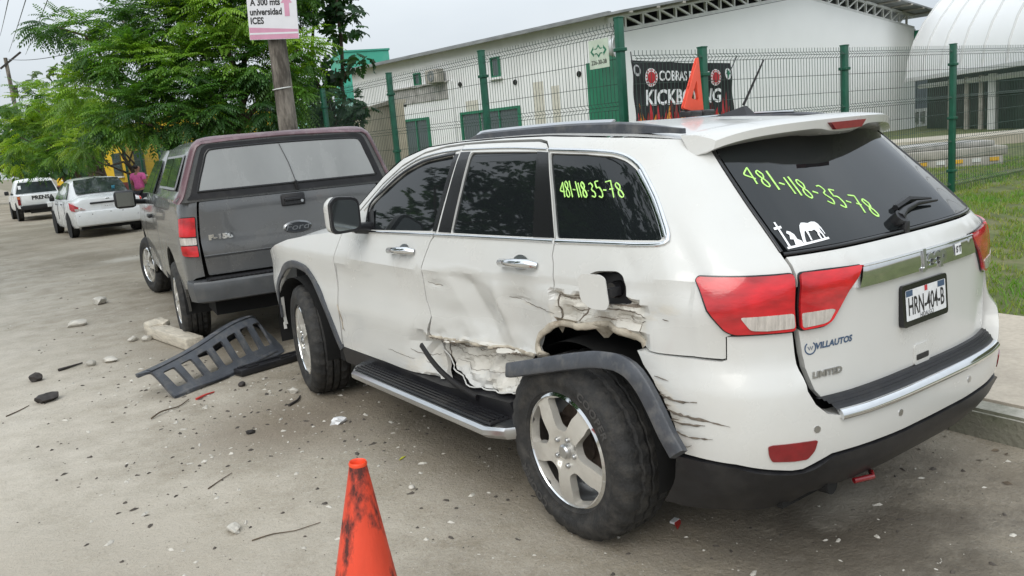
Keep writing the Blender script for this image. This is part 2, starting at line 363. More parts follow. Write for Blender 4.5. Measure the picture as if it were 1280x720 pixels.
def panel(name, P, outline, m, parent=None, holes=(), step=.05, flange=.022, off=0., side=-1, gap=.003, rnd=0., disp=None, centre=(0, 1.4, .8), bstep=None, smooth=True, flange_hole=True):
    """sheet over the surface P(t, z) inside an outline, with returned edges"""
    if rnd: outline = round_poly(outline, rnd)
    if gap: outline = inset_poly(outline, gap)
    bs = bstep or step*.7
    loops = [densify(outline, bs)]+[densify(h, bs) for h in holes]
    V2 = []; E = []
    for lp in loops:
        n0 = len(V2); V2 += lp; E += [(n0+i, n0+(i+1) % len(lp)) for i in range(len(lp))]
    A = np.array(loops[0]); lo, hi = A.min(0), A.max(0)
    gx, gy = np.meshgrid(np.arange(lo[0]+step*.5, hi[0], step), np.arange(lo[1]+step*.5, hi[1], step))
    G = np.c_[gx.ravel(), gy.ravel()]
    if len(G):
        k = inside(loops[0], G)
        for h in loops[1:]: k &= ~inside(h, G)
        B = np.array(V2); G = G[k]
        if len(G):
            dmin = np.array([np.min((B[:, 0]-g[0])**2+(B[:, 1]-g[1])**2) for g in G]); G = G[dmin > (step*.45)**2]
    nb = len(V2)
    r = delaunay_2d_cdt([Vector(p) for p in V2]+[Vector(p) for p in G], E, [], 0, 1e-6)
    vv = np.array([(v.x, v.y) for v in r[0]]); ff = np.array([f for f in r[2]])
    cen = vv[ff].mean(1); k = inside(loops[0], cen)
    for h in loops[1:]: k &= ~inside(h, cen)
    ff = ff[k]
    def ev(q):
        q = np.asarray(q, float); n = normals_of(P, q[:, 0], q[:, 1]); p = P(q[:, 0], q[:, 1])
        mid = p.mean(0)-np.array(centre); s = np.sign(np.sum(n*(p-np.array(centre)))) or 1
        n = n*s; p = p+n*off
        if disp is not None: p = p-n*np.asarray(disp(q[:, 0], q[:, 1]))[:, None]
        if side > 0: p = p*[-1, 1, 1]; n = n*[-1, 1, 1]
        return p, n
    p3, n3 = ev(vv)
    tri = p3[ff]; fn = np.cross(tri[:, 1]-tri[:, 0], tri[:, 2]-tri[:, 0]); fl = np.sum(fn*n3[ff[:, 0]], 1) < 0
    ff[fl] = ff[fl][:, ::-1]
    verts = list(p3); faces = [tuple(f) for f in ff]
    if flange:
        for li, lp in enumerate(loops):
            if li and not flange_hole: continue
            q, n = ev(lp); n0 = len(verts); k = len(lp)
            verts += list(q)+list(q-n*flange)
            for i in range(k):
                j = (i+1) % k; faces.append((n0+i, n0+j, n0+k+j, n0+k+i))
    o = mesh_obj(name, verts, faces, m, parent)
    me = o.data; sm = [True]*len(ff)+[True]*(len(faces)-len(ff)) if smooth else [False]*len(faces)
    me.polygons.foreach_set('use_smooth', sm)
    if smooth and disp is None:                       # exact surface normals on the sheet, flat ones on the returns
        nl = []
        for f in ff: nl += [tuple(n3[i]) for i in f]
        me.update()
        for p_ in list(me.polygons)[len(ff):]: nl += [tuple(p_.normal)]*len(p_.vertices)
        me.normals_split_custom_set(nl)
    return o
def on_surf(P, path, side=-1, off=0., centre=(0, 1.4, .8), disp=None):
    q = np.asarray(path, float); n = normals_of(P, q[:, 0], q[:, 1]); p = P(q[:, 0], q[:, 1])
    s = np.sign(np.sum(n*(p-np.array(centre)), axis=1))[:, None]; n = n*s; p = p+n*off
    if disp is not None: p = p-n*np.asarray(disp(q[:, 0], q[:, 1]))[:, None]
    if side > 0: p = p*[-1, 1, 1]; n = n*[-1, 1, 1]
    return p, n
def smooth_path(pts, st=.04):
    a = np.array(pts, float); d = np.r_[0, np.cumsum(np.linalg.norm(np.diff(a, axis=0), axis=1))]
    sp = Sp(np.c_[d, a]); return sp(np.linspace(0, d[-1], max(3, int(d[-1]/st)+1)))
def sweep(mb, p, n, w, h, sides=8, mi=0, flat=False):
    """half-round or flat strip along 3D points p with normals n"""
    p = np.asarray(p); n = np.asarray(n); k = len(p); t = np.gradient(p, axis=0); t /= np.linalg.norm(t, axis=1)[:, None]+1e-12
    b = np.cross(t, n); b /= np.linalg.norm(b, axis=1)[:, None]+1e-12
    ws = w if np.ndim(w) else np.full(k, w)
    if flat: ring = [(-.5, -.3), (-.5, .8), (-.38, 1), (.38, 1), (.5, .8), (.5, -.3)]
    else: ring = [(.5*math.cos(a), math.sin(a)) for a in np.linspace(math.pi*1.12, -math.pi*.12, sides)]
    V = []; m = len(ring)
    for i in range(k):
        for c, s_ in ring: V.append(p[i]+b[i]*c*ws[i]+n[i]*s_*h)
    F = [(i*m+j, (i+1)*m+j, (i+1)*m+j+1, i*m+j+1) for i in range(k-1) for j in range(m-1)]
    F += [tuple(range(m)), tuple((k-1)*m+j for j in range(m-1, -1, -1))]
    mb.add(V, F, mi)
def strip(name, P, path, w, h, m, parent, side=-1, off=0., flat=False, st=.04, disp=None):
    q = smooth_path(path, st); p, n = on_surf(P, q, side, off, disp=disp); mb = MB(); sweep(mb, p, n, w, h, flat=flat)
    return mb.build(name, m, parent, smooth=50)
def loft(name, secs, m, parent=None, smooth=40, caps=(True, True), mirror=True, **props):
    """secs: list of (y, [(x, z) from bottom centre outward to top centre]); half sections mirrored in x"""
    rings = []
    for y, half in secs:
        if mirror:
            r = [(-x, y, z) for x, z in half]+[(x, y, z) for x, z in reversed(half)]
        else: r = [(x, y, z) for x, z in half]
        rings.append(r)
    n = len(rings[0]); V = [p for r in rings for p in r]
    F = [(i*n+j, i*n+(j+1) % n, (i+1)*n+(j+1) % n, (i+1)*n+j) for i in range(len(rings)-1) for j in range(n)]
    if caps[0]: F.append(tuple(range(n-1, -1, -1)))
    if caps[1]: F.append(tuple((len(rings)-1)*n+j for j in range(n)))
    mb = MB(); mb.add(V, F); return mb.build(name, m, parent, smooth, **props)

# ---- lettering, made once up front
TXT = {}
def text_mesh(s, size=1., bold=.0, extrude=0., spacing=1., xs=1.):
    key = (s, size, bold, extrude, spacing, xs)
    c = bpy.data.curves.new('lettering', 'FONT'); c.body = s; c.size = size; c.align_x = 'CENTER'; c.align_y = 'CENTER'
    c.offset = bold; c.extrude = extrude; c.space_character = spacing; c.resolution_u = 3
    o = bpy.data.objects.new('lettering', c); col.objects.link(o); bpy.context.view_layer.update()
    me = bpy.data.meshes.new_from_object(o.evaluated_get(bpy.context.evaluated_depsgraph_get()))
    v = np.zeros(len(me.vertices)*3); me.vertices.foreach_get('co', v); v = v.reshape(-1, 3); v[:, 0] *= xs
    f = [tuple(p.vertices) for p in me.polygons]
    bpy.data.objects.remove(o); bpy.data.curves.remove(c); bpy.data.meshes.remove(me)
    return v, f
def lettering(name, s, mapper, m, parent, size=1., bold=0., extrude=0., spacing=1., xs=1., shear=0.):
    v, f = text_mesh(s, size, bold, extrude, spacing, xs)
    v = v.copy(); v[:, 0] += v[:, 1]*shear
    return mesh_obj(name, mapper(v), f, m, parent)
def plane_map(o, ux, uy, off=0.):
    o = np.array(o, float); ux = np.array(ux, float); uy = np.array(uy, float); ux /= np.linalg.norm(ux); uy /= np.linalg.norm(uy); n = np.cross(ux, uy)
    return lambda v: o+v[:, :1]*ux+v[:, 1:2]*uy+(v[:, 2:3]+off)*n
# ------------------------------------------------------------------ ground, road, kerb, pavement, lawn
def road_mat():
    m = bpy.data.materials.new('road_surface'); m.use_nodes = True; MATS['road_surface'] = m
    nt = m.node_tree; L = nt.links.new; b = nt.nodes['Principled BSDF']; N = nt.nodes.new
    tc = N('ShaderNodeTexCoord')
    def nz(scale, det=8, ro=.6, st=(1, 1, 1)):
        mp = N('ShaderNodeMapping'); mp.inputs['Scale'].default_value = st; L(tc.outputs['Object'], mp.inputs[0])
        n = N('ShaderNodeTexNoise'); n.inputs['Scale'].default_value = scale; n.inputs['Detail'].default_value = det; n.inputs['Roughness'].default_value = ro; L(mp.outputs[0], n.inputs['Vector']); return n.outputs[0]
    def rg(s, a, b_, c=0., d=1.):
        r = N('ShaderNodeMapRange'); r.inputs[1].default_value = a; r.inputs[2].default_value = b_; r.inputs[3].default_value = c; r.inputs[4].default_value = d; L(s, r.inputs[0]); return r.outputs[0]
    def mx(f, a, c):
        x = N('ShaderNodeMix'); x.data_type = 'RGBA'; L(f, x.inputs[0])
        for i, v in ((6, a), (7, c)):
            if isinstance(v, tuple): x.inputs[i].default_value = (*v, 1)
            else: L(v, x.inputs[i])
        return x.outputs[2]
    c = mx(rg(nz(.55, 6), .36, .64), (.225, .192, .140), (.345, .305, .240))        # broad worn patches
    c = mx(rg(nz(2.6, 9, .7), .50, .72, 0, .55), c, (.20, .168, .122))             # dusty stains
    c = mx(rg(nz(1.1, 10, .72, (1, .35, 1)), .56, .74, 0, .6), c, (.41, .375, .31))
    c = mx(rg(nz(9, 6, .65), .58, .74, 0, .45), c, (.18, .157, .124))
    c = mx(rg(nz(42, 5, .75), .54, .66, 0, .55), c, (.44, .42, .37))                # pale aggregate
    c = mx(rg(nz(60, 5, .75), .55, .66, 0, .65), c, (.105, .088, .066))
    c = mx(rg(nz(17, 8, .75), .56, .68, 0, .5), c, (.14, .118, .088))               # dark grit
    v = N('ShaderNodeTexVoronoi'); v.feature = 'DISTANCE_TO_EDGE'; v.inputs['Scale'].default_value = .32
    wv = N('ShaderNodeMapping'); L(tc.outputs['Object'], wv.inputs[0]); ad = N('ShaderNodeVectorMath'); ad.operation = 'ADD'; nn = N('ShaderNodeTexNoise'); nn.inputs['Scale'].default_value = 1.6; nn.inputs['Detail'].default_value = 6; L(tc.outputs['Object'], nn.inputs['Vector']); L(wv.outputs[0], ad.inputs[0]); L(nn.outputs['Color'], ad.inputs[1]); L(ad.outputs[0], v.inputs['Vector'])
    # mud and oil stains, painted SUV shade, worn pale tracks where the traffic runs
    def spot(x, y, r, lo, hi, amt, rgb, c, sx=1., sy=1.):
        mp = N('ShaderNodeMapping'); mp.inputs['Location'].default_value = (-x*sx/r, -y*sy/r, 0); mp.inputs['Scale'].default_value = (sx/r, sy/r, 0); L(tc.outputs['Object'], mp.inputs[0])
        ln = N('ShaderNodeVectorMath'); ln.operation = 'LENGTH'; L(mp.outputs[0], ln.inputs[0])
        ad2 = N('ShaderNodeMath'); ad2.operation = 'MULTIPLY_ADD'; L(nz(3.2, 9, .7), ad2.inputs[0]); ad2.inputs[1].default_value = 1.7; L(ln.outputs['Value'], ad2.inputs[2])
        return mx(rg(ad2.outputs[0], lo, hi, amt, 0.), c, rgb)
    c = spot(-.15, -.85, .80, 1.1, 1.8, .85, (.085, .072, .055), c, .8, 1.)  # shade under and behind the SUV's tail painted dark, with some damp
    c = spot(-4.2, 6, 3.1, 1.2, 2.1, .8, (.56, .515, .44), c, 1., .22)
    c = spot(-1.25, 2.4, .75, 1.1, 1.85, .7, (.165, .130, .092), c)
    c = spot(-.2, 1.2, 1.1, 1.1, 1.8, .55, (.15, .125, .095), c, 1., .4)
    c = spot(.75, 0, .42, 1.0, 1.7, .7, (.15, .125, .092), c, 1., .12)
    c = spot(-1.0, 5.0, .9, 1.0, 1.7, .5, (.19, .16, .12), c, 1., .5)
    c = spot(.08, -.60, .26, 1.1, 1.75, .75, (.36, .33, .275), c, .75, 1.5)
    c = spot(.1, 14.2, .62, 1.1, 1.8, .8, (.50, .47, .41), c)
    c = spot(-3.1, .4, 1.1, 1.3, 1.9, .35, (.24, .20, .15), c, 1., .6)
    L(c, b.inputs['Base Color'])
    L(rg(nz(1.4, 6), .35, .65, .62, .92), b.inputs['Roughness'])
    b.inputs['Specular IOR Level'].default_value = .35
    h = N('ShaderNodeMath'); h.operation = 'ADD'; L(nz(48, 5, .7), h.inputs[0]); h2 = N('ShaderNodeMath'); h2.operation = 'MULTIPLY'; h2.inputs[1].default_value = 2.5; L(nz(4, 6), h2.inputs[0]); L(h2.outputs[0], h.inputs[1])
    bp = N('ShaderNodeBump'); bp.inputs['Strength'].default_value = .8; bp.inputs['Distance'].default_value = .014; L(h.outputs[0], bp.inputs['Height']); L(bp.outputs[0], b.inputs['Normal'])
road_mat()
mat('soil', (.20, .17, .12), .95, noise_amt=.3, noise_scale=.6, dirt=(.08, .12, .03), dirt_amt=.8, dirt_scale=.25)
mat('lawn_soil', (.085, .105, .03), .95, noise_amt=.35, noise_scale=5, dirt=(.20, .17, .10), dirt_amt=.6, dirt_scale=2.2)
mat('wet_patch', (.13, .118, .098), .16, noise_amt=.2, noise_scale=6); mat('dry_cement', (.42, .40, .36), .85, noise_amt=.15, noise_scale=9)
TK = math.tan(R(2.5))
def kx(y): return 1.112+TK*(y+.6)
mb = MB(); mb.quad((-1500, -1500, -.06), (1500, -1500, -.06), (1500, 1500, -.06), (-1500, 1500, -.06)); mb.build('ground', 'soil', kind='structure')
ys = [-60, -20, -5, 0, 5, 15, 30, 60, 160]
mb = MB()
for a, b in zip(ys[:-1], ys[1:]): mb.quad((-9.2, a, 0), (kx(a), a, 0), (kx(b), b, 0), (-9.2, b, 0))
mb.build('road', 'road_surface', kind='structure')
def kerb(name, xf, w, h, y0, y1, m, step=1.0):
    """kerb of cast lengths with open joints"""
    k = bpy.data.objects.new(name, None); col.objects.link(k); k['kind'] = 'structure'
    me = None; y = y0
    ang = -math.atan(TK) if TK else 0
    while y < y1:
        if me is None:
            mb = MB(); bm = bmesh.new(); bmesh.ops.create_cube(bm, size=1)
            for v in bm.verts: v.co = Vector(((v.co.x+.5)*w+(.02 if (v.co.z < 0 and v.co.x < 0) else 0)*0, v.co.y*(step-.012), (v.co.z+.5)*(h+.05)-.05))
            bmesh.ops.bevel(bm, geom=[e for e in bm.edges if all(v.co.z > 0 for v in e.verts)], offset=.016, segments=2, affect='EDGES')
            bm.verts.index_update(); mb.add([v.co.copy() for v in bm.verts], [[v.index for v in f.verts] for f in bm.faces]); bm.free()
            o = mb.build('kerb_stone', m, k, smooth=30); me = o.data
        else: o = bpy.data.objects.new('kerb_stone', me); link(o, k)
        o.location = (xf(y), y, random.uniform(-.004, .004)); o.rotation_euler = (0, 0, ang+random.uniform(-.003, .003)); y += step
    return k
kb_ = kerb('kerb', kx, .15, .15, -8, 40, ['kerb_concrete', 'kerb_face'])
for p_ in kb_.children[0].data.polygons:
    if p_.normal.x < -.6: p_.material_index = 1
mb = MB()
for a, b in zip(ys[:-1], ys[1:]): mb.quad((kx(a)+.14, a, .02), (kx(a)+.14, a, .146), (kx(b)+.14, b, .146), (kx(b)+.14, b, .02))
PVW = 1.68
pv = bpy.data.objects.new('pavement', None); col.objects.link(pv); pv['kind'] = 'structure'
sl = None; y = -9.
while y < 38:                                   # cast slabs with tooled joints
    mb = MB(); a, b = y+.006, y+2.394; zt = .151+.004*math.sin(y*3)
    v = [(kx(a)+.158, a, zt), (kx(a)+.15+PVW, a, zt+.02), (kx(b)+.15+PVW, b, zt+.02), (kx(b)+.158, b, zt)]
    v += [(x, yy, 0) for x, yy, z in v]; mb.add(v, [(0, 1, 2, 3), (0, 4, 5, 1), (1, 5, 6, 2), (2, 6, 7, 3), (3, 7, 4, 0)])
    mb.build('slab', 'pavement', pv); y += 2.4
def lawn_z(x, y):
    d = np.clip((np.asarray(y)+.3)/3.4, 0, 1); e = np.clip((np.asarray(x)-2.9)/1.2, 0, 1)
    return .165+.21*d*d*(3-2*d)*e+.02*np.sin(np.asarray(x)*1.7)*np.cos(np.asarray(y)*1.3)*e
gx = np.concatenate([np.linspace(0, 3, 16), np.linspace(3.4, 12, 28), np.linspace(13, 60, 20)]); gy = np.concatenate([np.linspace(-30, -6, 8), np.linspace(-5, 9, 44), np.linspace(10, 50, 16)])
V = []; 
for yy in gy:
    for xx in gx: X_ = kx(yy)+.15+PVW+.004+xx; V.append((X_, yy, float(lawn_z(X_, yy))))
n = len(gx); F = [(i*n+j, i*n+j+1, (i+1)*n+j+1, (i+1)*n+j) for i in range(len(gy)-1) for j in range(n-1)]
mb = MB(); mb.add(V, F); mb.build('lawn', 'lawn_soil', smooth=60, kind='structure')
# ------------------------------------------------------------------ fences of welded wire mesh on green posts
CAM = np.array([-2.9176, -2.485, 1.6676])
def wire_panel(name, width, step, folds, lines, ztop, zbot, parent, loc, rz=0., me=None):
    """folds: list of (z_hi, z_lo); built along local +x, folds bulge to -y"""
    if me is None:
        mb = MB(); r = .0034
        pts = [(0, ztop)]
        for hi, lo in folds: pts += [(0, hi), (-.038, (hi+lo)/2), (0, lo)]
        pts.append((0, zbot))
        x = step/2
        while x < width:
            mb.tube([(x, d, z) for d, z in pts], r, 3, cap=False); x += step
        for z in [q for f in folds for q in f]+list(lines): mb.tube([(.0, .004, z), (width, .004, z)], r, 3, cap=False)
        for hi, lo in folds: mb.tube([(0, -.034, (hi+lo)/2), (width, -.034, (hi+lo)/2)], r, 3, cap=False)
        me = mb.build(name, 'wire_green', None).data; bpy.data.objects.remove(bpy.data.objects[-1] if False else [o for o in col.objects if o.data is me][0])
    o = bpy.data.objects.new(name, me); link(o, parent); o.location = loc; o.rotation_euler = (0, 0, rz); o['kind'] = 'stuff'
    return me
def fence_post(par, x, y, z0, z1, w=.072):
    mb = MB(); mb.box((x, y, (z0+z1)/2), (w, w, z1-z0), bev=.006); mb.box((x, y, z1+.004), (w+.008, w+.008, .014), bev=.004)
    p = mb.build('post', 'fence_green', par, smooth=30)
    for k in (.12, .45, .78):
        mb = MB(); mb.box((x, y-.0, z0+(z1-z0)*(1-k)), (w+.03, w+.03, .035), bev=.006); mb.build('clamp', 'fence_green', p)
FL = thing('street_fence', 'tall green wire mesh fence running along the pavement beside the parked cars', 'fence', (3.076, 3.783, 0))
me = None
for k in range(11):
    if k < 11: fence_post(FL, 0, 2.5*k, .16, 2.735+.0*k)
    if k < 10: me = wire_panel('mesh_panel', 2.43, .055, [(2.665, 2.585), (1.91, 1.83), (1.16, 1.08), (.42, .34)], [2.34, 2.09, 1.6, 1.36, .85, .62], 2.705, .24, FL, (.0, 2.5*k+.035, 0), R(90), me)
FR = thing('lawn_fence', 'lower green wire mesh fence crossing the lawn behind the white SUV', 'fence', (3.62, 3.186, 0))
me = None
xs = [0, 2.46, 5.0, 7.5, 10.0, 12.5]
for k, x in enumerate(xs):
    fence_post(FR, x, 0, .20, 2.362)
    if k < 5: me = wire_panel('mesh_panel', 2.43, .052, [(2.30, 2.235), (1.69, 1.63), (1.11, 1.04), (.52, .46)], [2.04, 1.84, 1.45, 1.25, .85, .66], 2.345, .38, FR, (x+.035, 0, 0), 0., me)
wire_panel('mesh_panel', .92, .052, [(2.30, 2.235), (1.69, 1.63), (1.11, 1.04), (.52, .46)], [2.04, 1.84, 1.45, 1.25, .85, .66], 2.345, .38, FR, (-.96, 0, 0), 0.)
# ------------------------------------------------------------------ warehouse
WA = math.atan2(18.65-15.99, 36.53-14.35)
WH = thing('warehouse', 'white warehouse with a gable truss under its roof and green framed windows', 'building', (14.35, 15.99, 0), WA)
# local frame: x along the gable front, y along the side wall
def wallbox(name, m, par, a, b, **k):
    mb = MB(); mb.box([(a[i]+b[i])/2 for i in range(3)], [abs(b[i]-a[i]) for i in range(3)]); return mb.build(name, m, par, **k)
SW = wallbox('side_wall', 'wall_white', WH, (0, 0.0, 0), (.2, 14.2, 4.93))
def chord(x): return 4.33+(5.92-4.33)*x/11.4 if x < 11.4 else 5.92+(4.98-5.92)*(x-11.4)/10.9
def roofz(x): return 4.95+(6.62-4.95)*x/11.4 if x < 11.4 else 6.62+(5.72-6.62)*(x-11.4)/10.9
mb = MB(); mb.prism([(0.2, 0), (22.3, 0), (22.3, chord(22.3)), (11.4, chord(11.4)), (0.2, chord(0.2))], 0.0, .2, 'y'); FA = mb.build('front_wall', 'facade_white', WH)
mb = MB(); mb.prism([(0.2, chord(0)-.1), (22.3, chord(22.3)-.1), (22.3, roofz(22.3)-.05), (11.4, roofz(11.4)-.05), (0.2, roofz(.2)-.05)], 1.6, 1.7, 'y'); mb.build('truss_backing', 'dark_inside', WH)
TR = bpy.data.objects.new('truss', None); link(TR, WH)
def bar(a, b, t, name='truss_bar', m='steel_white', par=None):
    mb = MB(); a, b = Vector(a), Vector(b); d = b-a; mm = d.to_track_quat('X', 'Z').to_matrix(); mb.box((a+b)/2, (d.length, t, t), rot=mm); return mb.build(name, m, par or TR)
for x0, x1 in ((0, 11.4), (11.4, 22.3)):
    bar((x0, .1, chord(x0)+.07), (x1, .1, chord(x1)+.07), .11); bar((x0, .1, roofz(x0)-.14), (x1, .1, roofz(x1)-.14), .11)
x = 0.
while x < 22.2:
    bar((x, .1, chord(x)+.1), (x, .1, roofz(x)-.15), .085)
    a, b = (x, x+.86)
    if b <= 22.3:
        if x < 11.4: bar((a, .1, roofz(a)-.16), (b, .1, chord(b)+.1), .065)
        else: bar((a, .1, chord(a)+.1), (b, .1, roofz(b)-.16), .065)
    x += .86
for x0, x1, n_ in ((-.45, 11.4, 'left'), (11.4, 23.3, 'right')):
    mb = MB(); z0, z1 = roofz(max(x0, 0))+(.0 if x0 >= 0 else -.066), roofz(min(x1, 22.3))-(0 if x1 <= 22.3 else .08)
    mb.add([(x0, -.9, z0), (x1, -.9, z1), (x1, 14.6, z1), (x0, 14.6, z0), (x0, -.9, z0-.07), (x1, -.9, z1-.07), (x1, 14.6, z1-.07), (x0, 14.6, z0-.07)], [(0, 1, 2, 3), (4, 7, 6, 5), (0, 4, 5, 1), (1, 5, 6, 2), (2, 6, 7, 3), (3, 7, 4, 0)])
    rf = mb.build('roof', 'roof_metal', WH)
    k = x0+.4
    while k < x1:                                              # ribs of the roof sheet seen under the overhang
        zz = roofz(min(max(k, 0), 22.3))-.10; mb = MB(); mb.box((k, -.45, zz), (.16, .9, .06)); mb.build('roof_rib', 'block_concrete', rf); k += 1.3
mb = MB(); mb.box((-.05, 7.1, 4.955), (.14, 14.4, .07)); mb.build('eave_trim', 'roof_metal', WH)
def window(y0, y1, z0, z1, mull=1, par=SW, fr=.09):
    f = MB(); X_ = -.03
    for a, b in (((y0, z0), (y1, z0+fr)), ((y0, z1-fr), (y1, z1)), ((y0, z0+fr), (y0+fr, z1-fr)), ((y1-fr, z0+fr), (y1, z1-fr))): f.box((X_, (a[0]+b[0])/2, (a[1]+b[1])/2), (.10, b[0]-a[0], b[1]-a[1]))
    for i in range(mull): f.box((X_, y0+(y1-y0)*(i+1)/(mull+1), (z0+z1)/2), (.06, .05, z1-z0-2*fr))
    w = f.build('window', 'trim_green', SW)
    n = mull+1
    for i in range(n): wallbox('pane', 'window_dark', w, (-.018, y0+fr+(y1-y0-2*fr)*i/n+.03, z0+fr), (-.012, y0+fr+(y1-y0-2*fr)*(i+1)/n-.03, z1-fr))
    f = MB(); f.box((-.06, (y0+y1)/2, z0-.04), (.16, y1-y0+.16, .07)); f.build('sill', 'wall_white', w)
window(9.13, 10.78, 1.0, 2.62); window(4.05, 7.2, 1.0, 2.63, 2); window(9.40, 9.80, 3.84, 4.30, 0, fr=.05); window(4.88, 5.32, 3.66, 4.33, 0, fr=.05); window(12.2, 13.4, 1.0, 2.6)
mb = MB(); mb.box((-.02, 9.6, 3.50), (.05, 3.9, .60)); mb.box((-.06, 9.6, 3.80), (.16, 3.95, .05)); mb.build('stained_ledge', 'wall_stain', SW)
wallbox('wall_pier', 'wall_white', SW, (-.10, 7.50, 0), (-.001, 7.72, 3.8))
AC = MB(); AC.box((-.28, 8.2, 4.03), (.34, .72, .48), bev=.03); ac = AC.build('air_conditioner', 'block_concrete', SW, smooth=40)
mb = MB(); mb.lathe([(.06, -.01), (.19, -.02), (.20, 0), (.20, .02)], 20, 'x', (-.45, 8.2, 4.03)); mb.build('fan_grille', 'roof_metal', ac)
for y, z in ((10.2, 3.45), (7.1, 3.62), (5.75, 3.58), (4.2, 3.4), (1.3, 3.35), (10.6, 3.2)): mb = MB(); mb.lathe([(0, -.03), (.09, -.03), (.09, 0)], 12, 'x', (-.003, y, z)); mb.build('wall_vent', 'dark_inside', SW)
wallbox('green_cladding', 'trim_green', WH, (-.06, .02, .3), (-.003, .95, 3.62)); wallbox('green_cladding', 'trim_green', WH, (-.5, -.06, .3), (.30, -.003, 3.9))
for y, w_, z in ((2.2, .35, 3.1), (2.9, .5, 3.3), (6.2, .7, 3.0)): wallbox('stain_streak', 'stain_pale', SW, (-.004, y, 1.2), (-.001, y+w_, z))
def flood(loc, rot, label, par=None):
    L_ = thing('floodlight', label, 'lamp', loc, rot)
    mb = MB(); mb.lathe([(.06, .0), (.10, .06), (.13, .16), (.25, .34), (.29, .46), (.275, .46), (.22, .34), (.0, .28)], 26, 'y'); a = mb.build('reflector', 'glass_lamp', L_, smooth=50)
    mb = MB(); mb.tube([(0, -.3, .05), (0, 0, 0)], .05, 8); mb.box((0, -.12, .03), (.2, .26, .16), bev=.02); mb.build('bracket', 'roof_metal', L_, smooth=40)
flood((13.6, 15.6, 3.88), R(-150), 'round floodlight at the near corner of the white warehouse above the green cladding')
flood((36.9, 18.3, 4.95), R(150), 'grey floodlight at the far right end of the warehouse gable')
wallbox('corner_panel', 'trim_green', WH, (22.1, -.25, 4.05), (22.9, -.02, 4.9))
# lean-to with grey shutter at the right end of the gable
LT = thing('shutter_block', 'narrow white block with a grey ribbed shutter between the warehouse and the membrane hall', 'building', (14.35, 15.99, 0), WA)
wallbox('wall', 'facade_white', LT, (22.35, .3, 0), (25.4, 3, 4.1)); 
fr = wallbox('frame', 'steel_white', LT, (22.4, .18, .45), (22.62, .29, 4.0)); wallbox('frame', 'steel_white', LT, (24.85, .18, .45), (25.1, .29, 4.0)); wallbox('frame', 'steel_white', LT, (22.63, .18, 3.85), (24.84, .29, 4.0)); wallbox('frame', 'steel_white', LT, (22.63, .18, 1.10), (24.84, .29, 1.25))
for i in range(13): wallbox('shutter_slat', 'shutter_grey', LT, (22.64+.17*i, .20+.015*(i % 2), 1.26), (22.805+.17*i, .28, 3.84))
for a in (22.7, 23.5, 24.25): wallbox('low_window', 'window_dark', LT, (a, .2, .62), (a+.5, .28, 1.05))
for a in (23.25, 24.05): wallbox('mullion', 'steel_white', LT, (a, .18, .5), (a+.14, .28, 1.1))
# ------------------------------------------------------------------ membrane hall
A0 = np.array([31.6, 15.1]); ad = np.array([-.65, -.76]); an = np.array([.76, -.65])
MH = thing('membrane_hall', 'white vaulted membrane hall with dark netting between its columns', 'building', (0, 0, 0))
def mh(u, b, z): q = A0+ad*u+an*b; return (q[0], q[1], z)
N_, Mm = 14, 30; V = []; Rr = 8.6
for i in range(N_+1):
    u = -3.2+i*1.75
    for j in range(Mm+1):
        a = math.pi*j/Mm; bulge = .05*abs(math.sin(0))
        V.append(mh(u, 15*(1-math.cos(a)), 2.62+7.6*math.sin(a)))
F = [(i*(Mm+1)+j, i*(Mm+1)+j+1, (i+1)*(Mm+1)+j+1, (i+1)*(Mm+1)+j) for i in range(N_) for j in range(Mm)]
mb = MB(); mb.add(V, F); VA = mb.build('membrane', 'membrane', MH, smooth=60)
for i in range(N_+1):
    u = -3.2+i*1.75; mb = MB(); mb.tube([mh(u, 15*(1-math.cos(math.pi*j/Mm))-.02, 2.64+7.6*math.sin(math.pi*j/Mm)) for j in range(0, Mm+1)], .045, 6); mb.build('rib_seam', 'seam_grey', VA, smooth=60)
mb = MB(); mb.add([mh(-3.2, -.1, 2.5), mh(22, -.1, 2.5), mh(22, -.1, 2.66), mh(-3.2, -.1, 2.66), mh(-3.2, .3, 2.5), mh(22, .3, 2.5)], [(0, 1, 2, 3), (0, 4, 5, 1)]); mb.build('eave_skirt', 'seam_grey', MH)
mb = MB(); mb.tube([mh(-3, .5, 2.25), mh(22, .5, 2.25)], .11, 6); mb.build('eave_beam', 'steel_white', MH)
for k, u in enumerate((0.1, 1.55, 2.7, 3.6, 6.2, 9, 12)):
    mb = MB(); q = mh(u, .5, 1.2); mb.box(q, (.16 if k != 3 else .26, .16 if k != 3 else .26, 2.4)); mb.build('column', 'steel_white' if k in (3, 4, 5) else 'block_concrete', MH)
mb = MB(); mb.add([mh(-3.2, .9, 0), mh(22, .9, 0), mh(22, .9, 2.6), mh(-3.2, .9, 2.6)], [(0, 1, 2, 3)]); mb.build('netting', 'shade_net', MH)
# low retaining wall and striped block in front of the hall
TW = thing('retaining_wall', 'low tan concrete wall in front of the membrane hall', 'wall', (0, 0, 0))
def P3(px_, py_, D_): pass
mb = MB(); mb.add([(16.8, 10.4, 0), (24, 3.0, 0), (24, 3.0, .62), (16.8, 10.4, .62), (18, 12, 0), (26, 5, 0), (26, 5, .62), (18, 12, .62)], [(0, 1, 2, 3), (3, 2, 6, 7), (1, 5, 6, 2), (0, 3, 7, 4)]); mb.build('wall', 'tan_conc', TW)
SB = thing('striped_block', 'weathered stepped concrete block with yellow and white stripes behind the lawn fence', 'block', (12.6, 6.05, 0), R(-38))
mb = MB(); mb.box((0, 0, .30), (3.3, .9, .46), bev=.03); mb.build('base', 'block_concrete', SB, smooth=40)
mb = MB(); mb.box((0, .05, .62), (3.45, 1.0, .17), bev=.03); mb.build('slab', 'block_concrete', SB, smooth=40)
